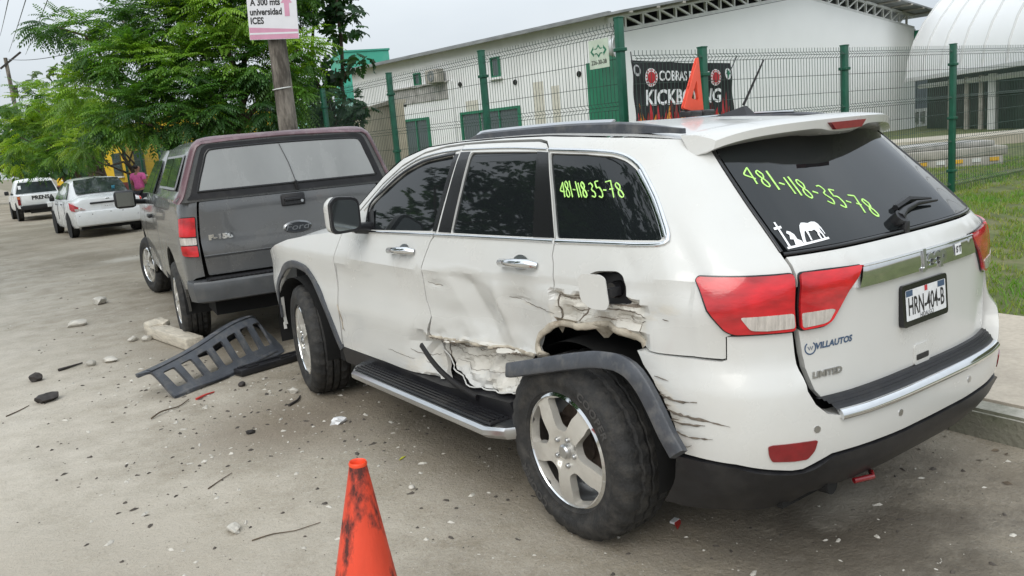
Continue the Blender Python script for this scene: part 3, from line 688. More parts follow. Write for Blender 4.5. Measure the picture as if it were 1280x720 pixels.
mb = MB(); mb.box((-.1, .12, .76), (3.3, .9, .10), bev=.03); mb.build('top_slab', 'wall_stain', SB, smooth=40)
for i in range(10): mb = MB(); mb.box((-1.5+.33*i, -.458, .47), (.165, .012, .07)); mb.build('stripe', 'yellow_paint' if i % 2 else 'steel_white', SB)
WP = thing('white_post', 'short white post standing behind the lawn fence beside the striped block', 'post', (9.7, 5.0, 0))
mb = MB(); mb.box((0, 0, .65), (.10, .10, .95), bev=.01); mb.box((0, 0, 1.14), (.16, .16, .04)); mb.build('shaft', 'steel_white', WP)
# teal box building, tan wall, yellow wall
TB = thing('teal_building', 'teal green box shaped building rising behind the trees', 'building', (14.6, 34.6, 0), R(-18))
mb = MB(); mb.box((.9, 2, 3.1), (2.4, 4, 6.25)); mb.build('wall', 'teal_wall', TB); mb = MB(); mb.box((.9, 2, 6.26), (2.5, 4.1, .08)); mb.build('parapet', 'teal_trim', TB)
mb = MB(); mb.box((-.6, -.8, 1.9), (5.0, .2, 3.8)); mb.build('pale_annexe', 'teal_pale', TB)
TN = thing('tan_wall', 'plain tan boundary wall between the trees and the white warehouse', 'wall', (0, 0, 0))
a, b = np.array([5.40, 13.05]), np.array([7.6, 22.6]); d = (b-a)/np.linalg.norm(b-a); n_ = np.array([d[1], -d[0]])
c4 = [a, b, b+n_*.2, a+n_*.2]; mb = MB(); mb.prism([tuple(q) for q in c4], 0.0, 2.52, 'z'); mb.build('wall', 'tan_wall', TN)
c4 = [a-n_*.05, b-n_*.05, b+n_*.25, a+n_*.25]; mb = MB(); mb.prism([tuple(q) for q in c4], 2.523, 2.60, 'z'); mb.build('coping', 'tan_conc', TN)
YW = thing('yellow_building', 'bright yellow building with a maroon base behind the trees', 'building', (4.6, 58, 0), math.atan2(-22, 2.4))
mb = MB(); mb.box((11, 2, 2.4), (24, 4, 2.9)); mb.build('wall', 'yellow_wall', YW); mb = MB(); mb.box((11, 2, .47), (24.05, 4.05, .95)); mb.build('base', 'maroon_wall', YW)
for i in range(6): mb = MB(); mb.box((1.5+3.6*i, -.03, 1.9), (1.3, .1, 1.2)); w_ = mb.build('window', 'window_dark', YW); mb = MB(); mb.box((1.5+3.6*i, -.06, 1.25), (1.5, .16, .08)); mb.build('sill', 'wall_white', w_)
# ------------------------------------------------------------------ banner and plate hung on the fences
BN = thing('boxing_banner', 'black club banner with red badges and flames tied behind the lawn fence', 'banner', (2.70, 3.24, 0))
bw, bz0, bz1 = 1.43, 1.60, 2.265
def bmap(x, z, off=0.):
    x = np.asarray(x, float); z = np.asarray(z, float); zz = z-.055*x/bw*(z-bz0)/(bz1-bz0)
    return np.stack([x, .012*np.sin(x*9+z*3)+.008*np.sin(z*17)-off, zz], -1)
PBn = lambda t, z: bmap(t, z)
panel('cloth', PBn, [(0, bz0), (bw, bz0), (bw, bz1), (bw*.5, bz1-.012), (0, bz1)], 'cloth_black', BN, step=.05, gap=0, flange=.004, centre=(.7, 2, 2))
def disc(cx, cz, r, off): return [bmap(cx+r*math.cos(a)*.9, cz+r*math.sin(a), off) for a in np.linspace(0, 2*math.pi, 22, endpoint=False)]
for cx in (.245, 1.155):
    mb = MB(); mb.add(disc(cx, 2.105, .088, .003), [tuple(range(22))]); bd = mb.build('badge', 'sticker_white', BN)
    mb = MB(); mb.add(disc(cx, 2.105, .056, .005), [tuple(range(22))]); mb.build('badge_centre', 'print_red', bd)
    mb = MB()
    for i in range(14): a = 2*math.pi*i/14; mb.add(disc(cx+.072*math.cos(a)*.9, 2.105+.072*math.sin(a), .009, .005), [tuple(range(22))])
    mb.build('badge_lettering', 'print_red', bd, kind='stuff')
mb = MB(); mb.add(disc(1.355, 2.145, .062, .003), [tuple(range(22))]); bd = mb.build('leaf_badge', 'sticker_white', BN)
mb = MB(); mb.add([bmap(1.355+a, 2.145+b, .005) for a, b in ((-.006, -.05), (.006, -.05), (.012, -.01), (.042, .0), (.025, .02), (.03, .045), (.008, .03), (0, .055), (-.008, .03), (-.03, .045), (-.025, .02), (-.042, 0), (-.012, -.01))], [tuple(range(13))]); mb.build('leaf_print', 'trim_green', bd)
mb = MB(); mb.add(disc(.06, 2.17, .055, .003), [tuple(range(22))]); bd = mb.build('corner_badge', 'grey_print', BN); mb = MB(); mb.add(disc(.062, 2.175, .034, .005), [tuple(range(22))]); mb.build('badge_centre', 'cloth_black', bd)
lettering('banner_name', 'COBRAS FIGHT', lambda v: bmap(.70+v[:, 0], 2.115+v[:, 1], .004), 'sticker_white', BN, size=.135, bold=.003, xs=.78)
lettering('banner_title', 'KICKBOXING', lambda v: bmap(.70+v[:, 0], 1.905+v[:, 1], .004), 'sticker_white', BN, size=.205, bold=.006, xs=.86, shear=.12)
rr = random.Random(3)
for k in range(30):
    x = .03+1.35*k/29; h = rr.uniform(.12, .36); w_ = rr.uniform(.02, .05); mb = MB()
    pts = [(x-w_, bz0+.004), (x+w_, bz0+.004), (x+w_*.7, bz0+h*.45), (x+rr.uniform(-.02, .03), bz0+h), (x-w_*.5, bz0+h*.5)]
    mb.add([bmap(min(max(a, .01), bw-.01), b, .003+.0006*(k % 4)) for a, b in pts], [tuple(range(5))]); mb.build('flame_print', ('print_red', 'flame_orange', 'print_red', 'flame_dark')[k % 4], BN)
for x, z in ((0.01, bz1), (bw-.01, bz1-.055)): mb = MB(); mb.tube([bmap(x, z-.015), (x+(-.06 if x < .5 else .05), -.04, z+.07)], .006, 5); mb.build('tie_cord', 'cable', BN)
SG = thing('fence_plate', 'small pale sign with green arrow emblem and phone number on the street fence', 'sign', (3.035, 4.06, 2.42))
mb = MB(); mb.box((0, 0, 0), (.006, .30, .29)); mb.build('plate', 'plate_pale', SG)
smp = lambda off: (lambda v: np.stack([np.full(len(v), -off), -v[:, 0], v[:, 1]], -1))
lettering('phone_number', '226-30-38', lambda v: np.stack([np.full(len(v), -.005), -v[:, 0], -.085+v[:, 1]], -1), 'print_black', SG, size=.062, bold=.001, xs=.92)
arr = [(-.125, .03), (-.075, .085), (-.075, .058), (-.03, .058), (0, .10), (.03, .058), (.075, .058), (.075, .085), (.125, .03), (.075, -.025), (.075, .0), (.03, .0), (0, -.04), (-.03, .0), (-.075, .0), (-.075, -.025)]
mb = MB(); mb.add([(-.005, -a, b) for a, b in arr], [tuple(range(16))]); em = mb.build('arrow_emblem', 'trim_green', SG)
arr2 = [(a*.78, .03+(b-.03)*.62) for a, b in arr]; mb = MB(); mb.add([(-.0062, -a, b) for a, b in arr2], [tuple(range(16))]); mb.build('emblem_inside', 'plate_pale', em)
# ------------------------------------------------------------------ pole with poster, utility pole, cables
PO = thing('concrete_pole', 'weathered round concrete pole on the pavement behind the grey pickup', 'pole', (1.62, 9.33, 0), 0)
mb = MB(); q = [(0, 0, .1), (.01, .02, 2.0), (.03, .06, 4.0), (.06, .1, 7.2)]; mb.tube(smooth_path(q, .3), np.linspace(.15, .105, len(smooth_path(q, .3))), 24); mb.build('shaft', 'concrete_pole', PO, smooth=60)
mb = MB(); mb.tube([(.155*math.cos(a)*.88, .155*math.sin(a)*.88+.03, 2.62+.015*math.cos(a)) for a in np.linspace(0, 2*math.pi, 20)], .009, 6); mb.build('wire_band', 'steel_white', PO)
PS_ = thing('pole_poster', 'white and pink university poster fixed high on the concrete pole', 'poster', (1.60, 9.155, 3.72), R(-36))
mb = MB(); mb.box((-.05, 0, 0), (.70, .012, .86), rot=(0, R(3), 0)); mb.build('board', 'paper_white', PS_)
ps = lambda off=.0: (lambda v: np.stack([-.05+v[:, 0]*math.cos(R(3))+v[:, 1]*math.sin(R(3)), np.full(len(v), -.0075-off), v[:, 1]*math.cos(R(3))-v[:, 0]*math.sin(R(3))], -1))
def pst(name, pts, m, off=0.): mb = MB(); mb.add(ps(off)(np.array([(a, b, 0) for a, b in pts])), [tuple(range(len(pts)))]); mb.build(name, m, PS_)
pst('pink_band', [(-.345, -.425), (.345, -.425), (.345, -.30), (-.345, -.26)], 'print_pink'); pst('pale_stripe', [(-.345, -.36), (.345, -.36), (.345, -.335), (-.345, -.335)], 'paper_white', .002)
pst('pink_band', [(-.345, .18), (.345, .25), (.345, .425), (-.345, .425)], 'print_pink')
pst('arrow_print', [(.175, -.12), (.245, -.12), (.245, .06), (.29, .06), (.21, .17), (.13, .06), (.175, .06)], 'print_pink', .001)
for t_, z_, s_, x_ in (('A 300 mts', .075, .125, -.09), ('universidad', -.055, .125, -.09), ('ICES', -.175, .125, -.225)):
    v_, f_ = text_mesh(t_, s_, .004, 0, 1., .80); v_ = v_+[x_, z_, 0]; mesh_obj('poster_text', ps(.001)(v_), f_, 'print_black', PS_)
v_, f_ = text_mesh('CLASSES', .14, .003, 0, 1., .9); mesh_obj('poster_text', ps(.002)(v_+[0, .30, 0]), f_, 'sticker_white', PS_)
UP = thing('utility_pole', 'thin utility pole with a crossarm far down the street at the left edge', 'pole', (4.0, 69.3, 0))
mb = MB(); mb.tube([(0, 0, 0), (-.1, .1, 10.4)], [.19, .13], 10); mb.build('shaft', 'concrete_pole', UP, smooth=60)
mb = MB(); mb.box((.2, 0, 10.2), (1.9, .14, .14), rot=(0, R(-38), 0)); mb.build('crossarm', 'dark_debris', UP); mb = MB(); mb.box((.15, 0, 8.0), (.3, .3, .8), bev=.05); mb.build('transformer', 'dark_debris', UP)
for k, (a, b) in enumerate((((3.86, 69.69, 11.99), (-.11, 23.96, 6.39)), ((4.18, 69.19, 10.78), (.26, 23.7, 6.35)), ((5.14, 68.45, 10.5), (.73, 23.36, 6.3)), ((4.0, 69.3, 10.3), (3.47, 44., 7.45)), ((3.2, 67.03, 9.19), (-20, 60, 8.6)))):
    a, b = np.array(a), np.array(b); e = b+(b-a)*(.9 if k < 3 else .3)
    pts = [a+(e-a)*u+np.array([0, 0, -1.2*u*(1-u)*(.3 if k < 3 else .6)]) for u in np.linspace(0, 1, 14)]
    mb = MB(); mb.tube(pts, .012 if k < 3 else .02, 5); o = mb.build('overhead_cable', 'cable', None)
    tag(o, ['leftmost thin overhead cable crossing the sky at the top left corner', 'middle thin overhead cable crossing the sky at the top left', 'rightmost thin overhead cable at the top left beside the tree crown', 'near level cable running from the utility pole into the tree', 'low cable leaving the utility pole towards the left edge'][k], 'cable', 'overhead cables')
# ------------------------------------------------------------------ trees
def frond_template(pairs=7, droop=.25, lw=.030, ll=.12, L_=.36):
    V = []
    def leaf(p, d, n, l, w):
        d = d/np.linalg.norm(d); s = np.cross(d, n); s /= np.linalg.norm(s)
        V.extend([p, p+d*l*.45+s*w, p+d*l-n*.02, p+d*l*.45-s*w])
    for i in range(pairs):
        u = .12+.85*i/pairs; p = np.array([0, L_*u, -droop*L_*u*u]); sc = 1-.45*u
        for sg in (-1, 1): leaf(p, np.array([sg*1., .45+.5*u, -.30-.3*u]), np.array([0, .15, 1.]), ll*sc, lw*(.7+.3*sc))
    leaf(np.array([0, L_*.95, -droop*L_]), np.array([0, 1., -.5]), np.array([0, .4, 1.]), ll*.7, lw)
    return np.array(V)
FROND = frond_template(pairs=7, droop=.35, lw=.0165, ll=.10, L_=.36)
BROAD = frond_template(pairs=3, droop=.15, lw=.055, ll=.17, L_=.20)
def crown_mesh(name, clumps, tmpl, per_r2, cols, seed, size=(.7, 1.25), flat=.75, hang=.35, ros=1):
    g = np.random.default_rng(seed); Pp = []; Cc = []
    for (x, y, z, r) in clumps:
        n = max(8, int(per_r2*r*r/ros)); u = g.normal(size=(n, 3)); u /= np.linalg.norm(u, axis=1)[:, None]
        rad = r*g.uniform(.35, 1.12, n)**.6; p = u*rad[:, None]*[1, 1, flat]+[x, y, z]
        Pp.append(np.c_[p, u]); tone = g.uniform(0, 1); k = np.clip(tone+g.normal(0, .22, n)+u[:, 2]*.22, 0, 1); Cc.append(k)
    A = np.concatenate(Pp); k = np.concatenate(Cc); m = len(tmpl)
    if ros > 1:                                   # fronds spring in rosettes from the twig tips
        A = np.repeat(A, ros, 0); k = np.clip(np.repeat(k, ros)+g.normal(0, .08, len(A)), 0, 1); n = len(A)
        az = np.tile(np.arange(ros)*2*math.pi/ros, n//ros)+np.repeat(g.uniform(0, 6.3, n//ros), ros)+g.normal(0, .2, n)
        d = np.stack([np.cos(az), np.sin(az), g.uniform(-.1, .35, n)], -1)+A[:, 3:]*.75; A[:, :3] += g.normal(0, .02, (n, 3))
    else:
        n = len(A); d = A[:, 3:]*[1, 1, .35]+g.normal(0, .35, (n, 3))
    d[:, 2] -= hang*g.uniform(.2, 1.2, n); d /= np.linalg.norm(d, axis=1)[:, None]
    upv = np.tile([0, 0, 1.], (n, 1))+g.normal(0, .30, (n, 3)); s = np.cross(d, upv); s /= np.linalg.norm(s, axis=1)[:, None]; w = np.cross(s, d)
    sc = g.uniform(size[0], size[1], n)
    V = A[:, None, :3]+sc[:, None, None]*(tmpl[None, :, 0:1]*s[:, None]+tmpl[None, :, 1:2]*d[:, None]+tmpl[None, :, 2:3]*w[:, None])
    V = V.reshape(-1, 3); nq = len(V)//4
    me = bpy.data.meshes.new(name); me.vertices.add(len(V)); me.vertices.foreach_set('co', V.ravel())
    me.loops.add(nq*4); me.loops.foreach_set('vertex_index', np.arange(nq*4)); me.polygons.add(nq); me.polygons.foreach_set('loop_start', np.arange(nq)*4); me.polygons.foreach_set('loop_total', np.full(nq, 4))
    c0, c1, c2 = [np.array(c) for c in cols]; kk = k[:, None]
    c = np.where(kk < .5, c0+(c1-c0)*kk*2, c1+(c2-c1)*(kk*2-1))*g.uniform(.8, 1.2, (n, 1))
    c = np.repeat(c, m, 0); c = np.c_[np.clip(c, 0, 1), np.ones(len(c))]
    me.update(calc_edges=True); me.color_attributes.new('tint', 'FLOAT_COLOR', 'POINT').data.foreach_set('color', c.ravel())
    me.materials.append(MATS['leaf']); return me
def limb(mb, a, b, r0, r1, seed, wob=.12):
    g = random.Random(seed); a, b = np.array(a, float), np.array(b, float); L_ = np.linalg.norm(b-a); pts = []
    for u in np.linspace(0, 1, 6): pts.append(a+(b-a)*u+np.array([g.uniform(-1, 1), g.uniform(-1, 1), g.uniform(-.5, .8)])*wob*L_*math.sin(math.pi*u)*.5)
    mb.tube(pts, list(np.linspace(r0, r1, 6)), 7)
def tree(name, label, base, fork, clumps, tmpl, dens, cols, seed, r=.13, group=None, **k):
    t = thing(name, label, 'tree', base, 0, group); base = np.array(base, float)
    mb = MB(); limb(mb, (0, 0, -.1), np.array(fork)-base, r, r*.75, seed, .06); mb.build('trunk', 'bark', t, smooth=60)
    g = random.Random(seed); cl = list(clumps); g.shuffle(cl)
    for i, c in enumerate(cl[:9]):
        mb = MB(); limb(mb, np.array(fork)-base-[0, 0, g.uniform(0, .3)], np.array(c[:3])-base, r*.5, r*.10, seed+i, .22); mb.build('limb', 'bark', t, smooth=60)
    me = crown_mesh('crown', [(c[0]-base[0], c[1]-base[1], c[2]-base[2], c[3]) for c in clumps], tmpl, dens, cols, seed, **k)
    o = bpy.data.objects.new('crown', me); link(o, t); return t
def away(cl, f): return [tuple(CAM+(np.array(c[:3])-CAM)*f)+(c[3]*f,) for c in cl]
T1 = [(-.62, 13.8, 4.18, .30), (-.3, 13.2, 3.98, .30), (-.1, 12.7, 3.60, .42), (.42, 13.19, 4.15, .48), (.75, 12.21, 3.83, .64), (1.18, 11.32, 3.95, .62), (1.71, 10.96, 4.02, .60), (2.4, 11.07, 3.92, .50), (2.34, 10.35, 3.29, .38), (1.85, 10.64, 3.05, .50), (1.37, 11.03, 3.29, .55), (.76, 11.17, 3.07, .6), (.2, 11.83, 3.16, .6), (-.29, 12.75, 2.99, .5), (.27, 11.0, 2.47, .55), (-.14, 11.9, 2.43, .44), (.74, 10.63, 2.45, .45), (1.65, 10.66, 2.5, .52), (2.22, 10.54, 2.65, .42), (.04, 11.41, 2.34, .28), (.53, 10.7, 2.36, .25), (2.02, 11.55, 4.82, .79), (1.16, 12.17, 4.91, .79), (2.66, 11.08, 4.75, .66), (1.04, 10.73, 2.4, .25)]
GREEN = [(.034, .092, .022), (.095, .215, .030), (.23, .38, .034)]
LIME = [(.05, .13, .014), (.16, .29, .022), (.36, .46, .025)]
DARK = [(.018, .052, .020), (.034, .092, .028), (.065, .15, .035)]
GREY = [(.04, .07, .03), (.07, .11, .05), (.10, .15, .06)]
T1 = away(T1, 1.12)
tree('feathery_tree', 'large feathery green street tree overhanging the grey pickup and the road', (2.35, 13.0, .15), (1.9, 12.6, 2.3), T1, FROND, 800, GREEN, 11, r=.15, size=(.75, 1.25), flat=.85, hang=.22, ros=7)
T2 = [(.26, 28.13, 3.95, .82), (.95, 26.39, 3.9, .78), (1.26, 24.76, 3.18, .75), (.28, 27.87, 2.93, .97), (.92, 24.81, 2.39, .75), (-.09, 30.72, 3.37, .82), (.4, 26.33, 2.0, .44), (-.14, 29.29, 2.38, .58), (1.53, 26.08, 4.33, .54), (1.6, 28.5, 3.6, .9), (1.0, 29.5, 3.0, .9)]
tree('lime_tree', 'yellow green bushy street tree above the two white vehicles', (2.6, 28.6, .15), (2.2, 28.4, 1.8), T2, FROND, 280, LIME, 12, r=.12, size=(.95, 1.5), flat=.85, hang=.22, ros=7)
T2b = [(1.30, 22.6, 2.75, .60), (.9, 21.8, 2.4, .32), (.75, 22.4, 2.3, .3), (1.89, 22.9, 3.1, .55), (2.2, 23.6, 2.95, .5), (1.6, 23.8, 3.3, .6)]
tree('young_tree', 'small light green tree leaning over the roof of the white saloon', (2.75, 25.0, .15), (2.4, 24.5, 1.7), T2b, FROND, 340, [(.03, .09, .012), (.10, .20, .02), (.24, .34, .022)], 13, r=.07, size=(.8, 1.3), flat=.85, hang=.25, ros=7)
T3 = [(2.49, 34.4, 5.64, .56), (2.91, 34.15, 5.85, .38), (1.94, 34.75, 5.48, .44), (3.21, 33.83, 5.34, .5), (1.24, 36.44, 5.27, .39), (2.6, 35, 4.8, .8)]
tree('grey_green_tree', 'thin grey green tree top rising behind the yellow green tree', (3.0, 35.3, .15), (2.7, 35, 3.2), T3, BROAD, 70, GREY, 14, r=.11, size=(.9, 1.4))
T4 = [(2.31, 9.24, 3.76, .35), (2.59, 9.03, 3.69, .28), (2.54, 8.74, 3.39, .15), (2.43, 9.06, 3.37, .19), (2.26, 9.61, 4.14, .48), (2.66, 9.07, 4.11, .35), (1.81, 9.96, 2.68, .42), (2.03, 9.2, 2.71, .33), (2.25, 8.82, 2.83, .23), (2.41, 8.47, 2.89, .15), (2.53, 8.27, 2.91, .09), (2.05, 9.09, 2.3, .33), (2.21, 8.47, 2.3, .23), (2.37, 8.22, 2.23, .11), (1.73, 9.28, 2.15, .28), (2.12, 8.74, 2.07, .19), (1.65, 9.99, 2.33, .37), (2.27, 8.39, 2.07, .1)]
T4 = [c[:3]+(c[3]*.78,) for c in away(T4, 1.38)]
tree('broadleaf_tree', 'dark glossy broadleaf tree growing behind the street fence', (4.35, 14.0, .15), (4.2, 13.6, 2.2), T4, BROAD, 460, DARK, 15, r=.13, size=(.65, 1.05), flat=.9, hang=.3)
# more of the row further down, and the trees over the road that the windows mirror
g = random.Random(5)
for k, (x, y, s_) in enumerate(((3.0, 42, 1.5), (3.4, 50, 1.7), (-1.0, 92, 2.4), (2.4, 62, 1.8), (-7.5, 88, 2.2))):
    cl = [(x+g.uniform(-1.1, 1.1)*s_, y+g.uniform(-1, 1)*s_, 2.2+g.uniform(0, 2.2)*s_*.7, g.uniform(.5, .85)*s_) for _ in range(9)]
    tree('far_tree', ['dark tree behind the yellow green tree in front of the yellow building', 'tall dark tree beyond the press pickup', 'distant round tree closing the end of the street', 'dark roadside tree near the utility pole', 'distant tree above the dark truck at the left edge'][k], (x+.6, y, .1), (x+.3, y, 2.), cl, BROAD, 42, [DARK, DARK, LIME, GREEN, GREEN][k], 30+k, r=.14, group='trees further down the street', size=(1.2, 2.0))
for k, (x, y) in enumerate(((-11.6, 7.0), (-11.2, 12.0), (-12.0, 16.5), (-11.4, 21.0))):
    cl = [(x+g.uniform(-2.2, 2.2), y+g.uniform(-2.6, 2.6), 9.0+g.uniform(-4.0, 4.0), g.uniform(1.0, 1.7)) for _ in range(26)]
    tree('roadside_tree', ['leafy tree across the road, opposite the front of the white SUV', 'leafy tree across the road, opposite the grey pickup', 'leafy tree across the road, opposite the concrete pole', 'leafy tree across the road, opposite the white saloon'][k], (x, y, 0), (x, y, 6.0), cl, BROAD, 34, DARK, 50+k, r=.2, group='trees across the road', size=(1.3, 2.2))
# grass blades of the lawn
g = np.random.default_rng(21); n = 60000
X_ = np.where(g.uniform(size=n) < .75, g.uniform(2.95, 9.5, n), g.uniform(9.5, 15, n)); Y_ = g.uniform(-1.2, 5.6, n)
lo = np.array([kx(0)+.15+PVW+.02]); keep = X_ > 1.112+TK*(Y_+.6)+.15+PVW+.02; X_, Y_ = X_[keep], Y_[keep]
nzv = np.array([noise.noise(Vector((a*.9, b*.9, 0)))+.6*noise.noise(Vector((a*2.7, b*2.7, 4))) for a, b in zip(X_, Y_)])
keep = nzv > -.42; X_, Y_, nzv = X_[keep], Y_[keep], nzv[keep]; n = len(X_)
Z_ = lawn_z(X_, Y_); a = g.uniform(0, 2*math.pi, n); h = g.uniform(.025, .075, n)*(1+.5*np.clip(nzv, -.5, 1)); w = g.uniform(.004, .008, n); le = g.uniform(.2, .9, n)*h; b = g.uniform(0, 2*math.pi, n)
base = np.stack([X_, Y_, Z_-.003], -1); sd = np.stack([np.cos(a)*w, np.sin(a)*w, 0*a], -1); tip = base+np.stack([np.cos(b)*le, np.sin(b)*le, h], -1)
V = np.stack([base-sd, base+sd, tip], 1).reshape(-1, 3)
me = bpy.data.meshes.new('lawn_grass'); me.vertices.add(len(V)); me.vertices.foreach_set('co', V.ravel()); me.loops.add(n*3); me.loops.foreach_set('vertex_index', np.arange(n*3)); me.polygons.add(n); me.polygons.foreach_set('loop_start', np.arange(n)*3); me.polygons.foreach_set('loop_total', np.full(n, 3)); me.update(calc_edges=True)
k = np.clip(.62+.9*nzv+g.normal(0, .22, n), 0, 1)[:, None]; c = np.array([.26, .25, .06])*(1-k)+np.array([.10, .235, .02])*k; c = np.repeat(np.c_[c, np.ones(n)], 3, 0)
me.color_attributes.new('tint', 'FLOAT_COLOR', 'POINT').data.foreach_set('color', c.ravel()); me.materials.append(MATS['grass_blade'])
o = bpy.data.objects.new('lawn_grass', me); col.objects.link(o); o['kind'] = 'stuff'
# ------------------------------------------------------------------ wheels (outboard = -x)
def build_wheel(parent, R_t, W, R_r, windows, face_x=-.112, rim_mat='alloy', lip_mat='chrome', nuts=5, text=None, name='wheel'):
    w = bpy.data.objects.new(name, None); link(w, parent); w.empty_display_size = .1
    h = W/2; n = 90
    prof = [(R_r-.004, -.80*h), (R_r+.010, -.90*h), (R_r+.013, -.935*h), (R_r+.018, -.93*h), (R_r+.048, -.985*h), (R_r+.052, -1.005*h), (R_r+.086, -1.01*h), (R_r+.090, -.99*h), (R_t-.045, -.965*h), (R_t-.022, -.90*h), (R_t-.010, -.78*h), (R_t-.001, -.66*h), (R_t, -.42*h), (R_t-.010, -.40*h), (R_t-.010, -.32*h), (R_t, -.30*h), (R_t+.001, -.06*h), (R_t-.010, -.04*h), (R_t-.010, .04*h)]
    prof = prof+[(r, -x) for r, x in reversed(prof)]
    V = []; F = []; k = len(prof)
    for j in range(n):
        a = 2*math.pi*j/n
        for i, (r, x) in enumerate(prof):
            rr = r
            if j % 3 == 0 and (9 <= i <= 13 or k-14 <= i <= k-10): rr = r-.011
            if j % 3 == 1 and i in (12, 13, 15, 16, k-16, k-17, k-13, k-14): rr = r-.009
            V.append((x, rr*math.cos(a), rr*math.sin(a)))
    F = [(j*k+i, j*k+i+1, ((j+1) % n)*k+i+1, ((j+1) % n)*k+i) for j in range(n) for i in range(k-1)]
    mb = MB(); mb.add(V, F); mb.build('tyre', 'tyre_rubber', w, smooth=35)
    Pw = lambda t, z: np.stack([face_x+.030*np.clip(1-np.hypot(t, z)/(R_r*.92), 0, 1)**1.5*0+.016*np.sin(np.clip(np.hypot(t, z)/(R_r*.95), 0, 1)*math.pi)*-1+.012*(np.hypot(t, z) < R_r*.33), t, z], -1)
    out = [(R_r*.955*math.cos(a), R_r*.955*math.sin(a)) for a in np.linspace(0, 2*math.pi, 72, endpoint=False)]
    holes = [round_poly([(r*R_r*math.cos(R(a)), r*R_r*math.sin(R(a))) for r, a in hl], .03 if R_r > .2 else .012) for hl in windows]
    panel('rim', Pw, out, rim_mat, w, holes=holes, step=.022, bstep=.016, flange=.035, gap=0, centre=(.4, 0, 0))
    mb = MB(); mb.lathe([(R_r*.95, face_x+.004), (R_r*.97, face_x-.006), (R_r*1.005, -.81*h), (R_r*1.02, -.86*h), (R_r*1.0, -.88*h), (R_r*.965, face_x-.010)], 64, 'x')
    mb.build('rim_lip', lip_mat, w, smooth=40)
    mb = MB(); mb.lathe([(R_r*.94, face_x), (R_r*.9, 0), (R_r*.9, .1), (R_r*.98, .8*h), (R_r*.2, .5*h)], 48, 'x'); mb.build('rim_barrel', 'satin_metal', w, smooth=60)
    mb = MB(); mb.lathe([(0, -.02), (R_r*.3, -.02), (R_r*.3, -.005), (R_r*.72, -.005), (R_r*.72, .02), (0, .03)], 40, 'x')
    mb.box((-.02, R_r*.55, R_r*.1), (.07, R_r*.35, R_r*.5), bev=.01); mb.build('brake', 'brake_iron', w, smooth=40)
    mb = MB(); f = face_x-.004
    mb.lathe([(0, f-.014), (.024, f-.013), (.031, f-.006), (.031, f+.02)], 24, 'x'); mb.build('hub_cap', 'satin_metal', w, smooth=40)
    for i in range(nuts):
        a = 2*math.pi*(i+.5)/nuts+.05
        if i == 0: mb = MB(); mb.lathe([(0, f-.010), (.008, f-.010), (.011, f-.004), (.011, f+.02)], 10, 'x'); nut = mb.build('lug_nut', 'satin_metal', w, smooth=40)
        else: nut = dup(nut, w)
        nut.location = (0, R_r*.245*math.cos(a), R_r*.245*math.sin(a))
    if text:
        r0 = R_r+.068
        for tx, a0 in text:
            def mp(v, a0=a0):
                r = r0+v[:, 1]; a = a0+v[:, 0]/r0     # reads clockwise seen from outboard
                return np.stack([np.full(len(v), -1.02*h), r*np.cos(a), r*np.sin(a)], -1)
            lettering('lettering', tx, mp, 'tyre_print', w, size=.05, bold=.0015, spacing=1.1)
    return w
def place_wheel(w, x, y, z, left=True, steer=0., camber=0., spin=0.):
    w.location = (x, y, z); w.rotation_euler = Euler((spin, 0, 0)).to_matrix().to_euler()
    mm = Euler((0, camber, (0 if left else math.pi)+steer)).to_matrix() @ Euler((spin, 0, 0)).to_matrix()
    w.rotation_euler = mm.to_euler()
FIVE = [[((.40, .72, .945, .96)[k], 72*i+18+d) for k, d in ((0, -15), (1, -22), (2, -27), (3, 0), (2, 27), (1, 22), (0, 15))] for i in range(5)]

# ------------------------------------------------------------------ the crashed white car
J = thing('crashed_suv', 'white SUV with caved-in rear door, torn wheel arch trim and phone number on its windows', 'car', (0, 0, 0))
def vnoise(p, s=1.):
    return np.array([noise.noise(Vector(q)*s) for q in np.atleast_2d(p)])
def ridged(t, z, s, seed=0.):
    q = np.stack([t, z*1.6, np.full_like(t, seed)], -1)
    a = 1-2*np.abs(vnoise(q, s)); b = 1-2*np.abs(vnoise(q, s*2.3)); return .65*a+.35*b
def g2(t, z, a, b, ra, rb): return np.exp(-((t-a)/ra)**2-((z-b)/rb)**2)
def tri_(u): return np.abs(u-np.floor(u+.5))*2
def folds(t, z, seed, f):
    """sharp flat facets, as in buckled sheet metal"""
    w1 = .05*vnoise(np.stack([t, z, t*0+seed], -1), 4.); w2 = .05*vnoise(np.stack([z, t, t*0+seed+7], -1), 4.)
    a = tri_((t+w1)*f*.9+(z+w2)*f*2.1+seed); b = tri_((t+w2)*f*1.7-(z+w1)*f*1.5+seed*1.7); c = tri_((t+w1*2)*f*.5+(z+w2*2)*f*3.4+seed*.3)
    return a*b*.7+c*.3
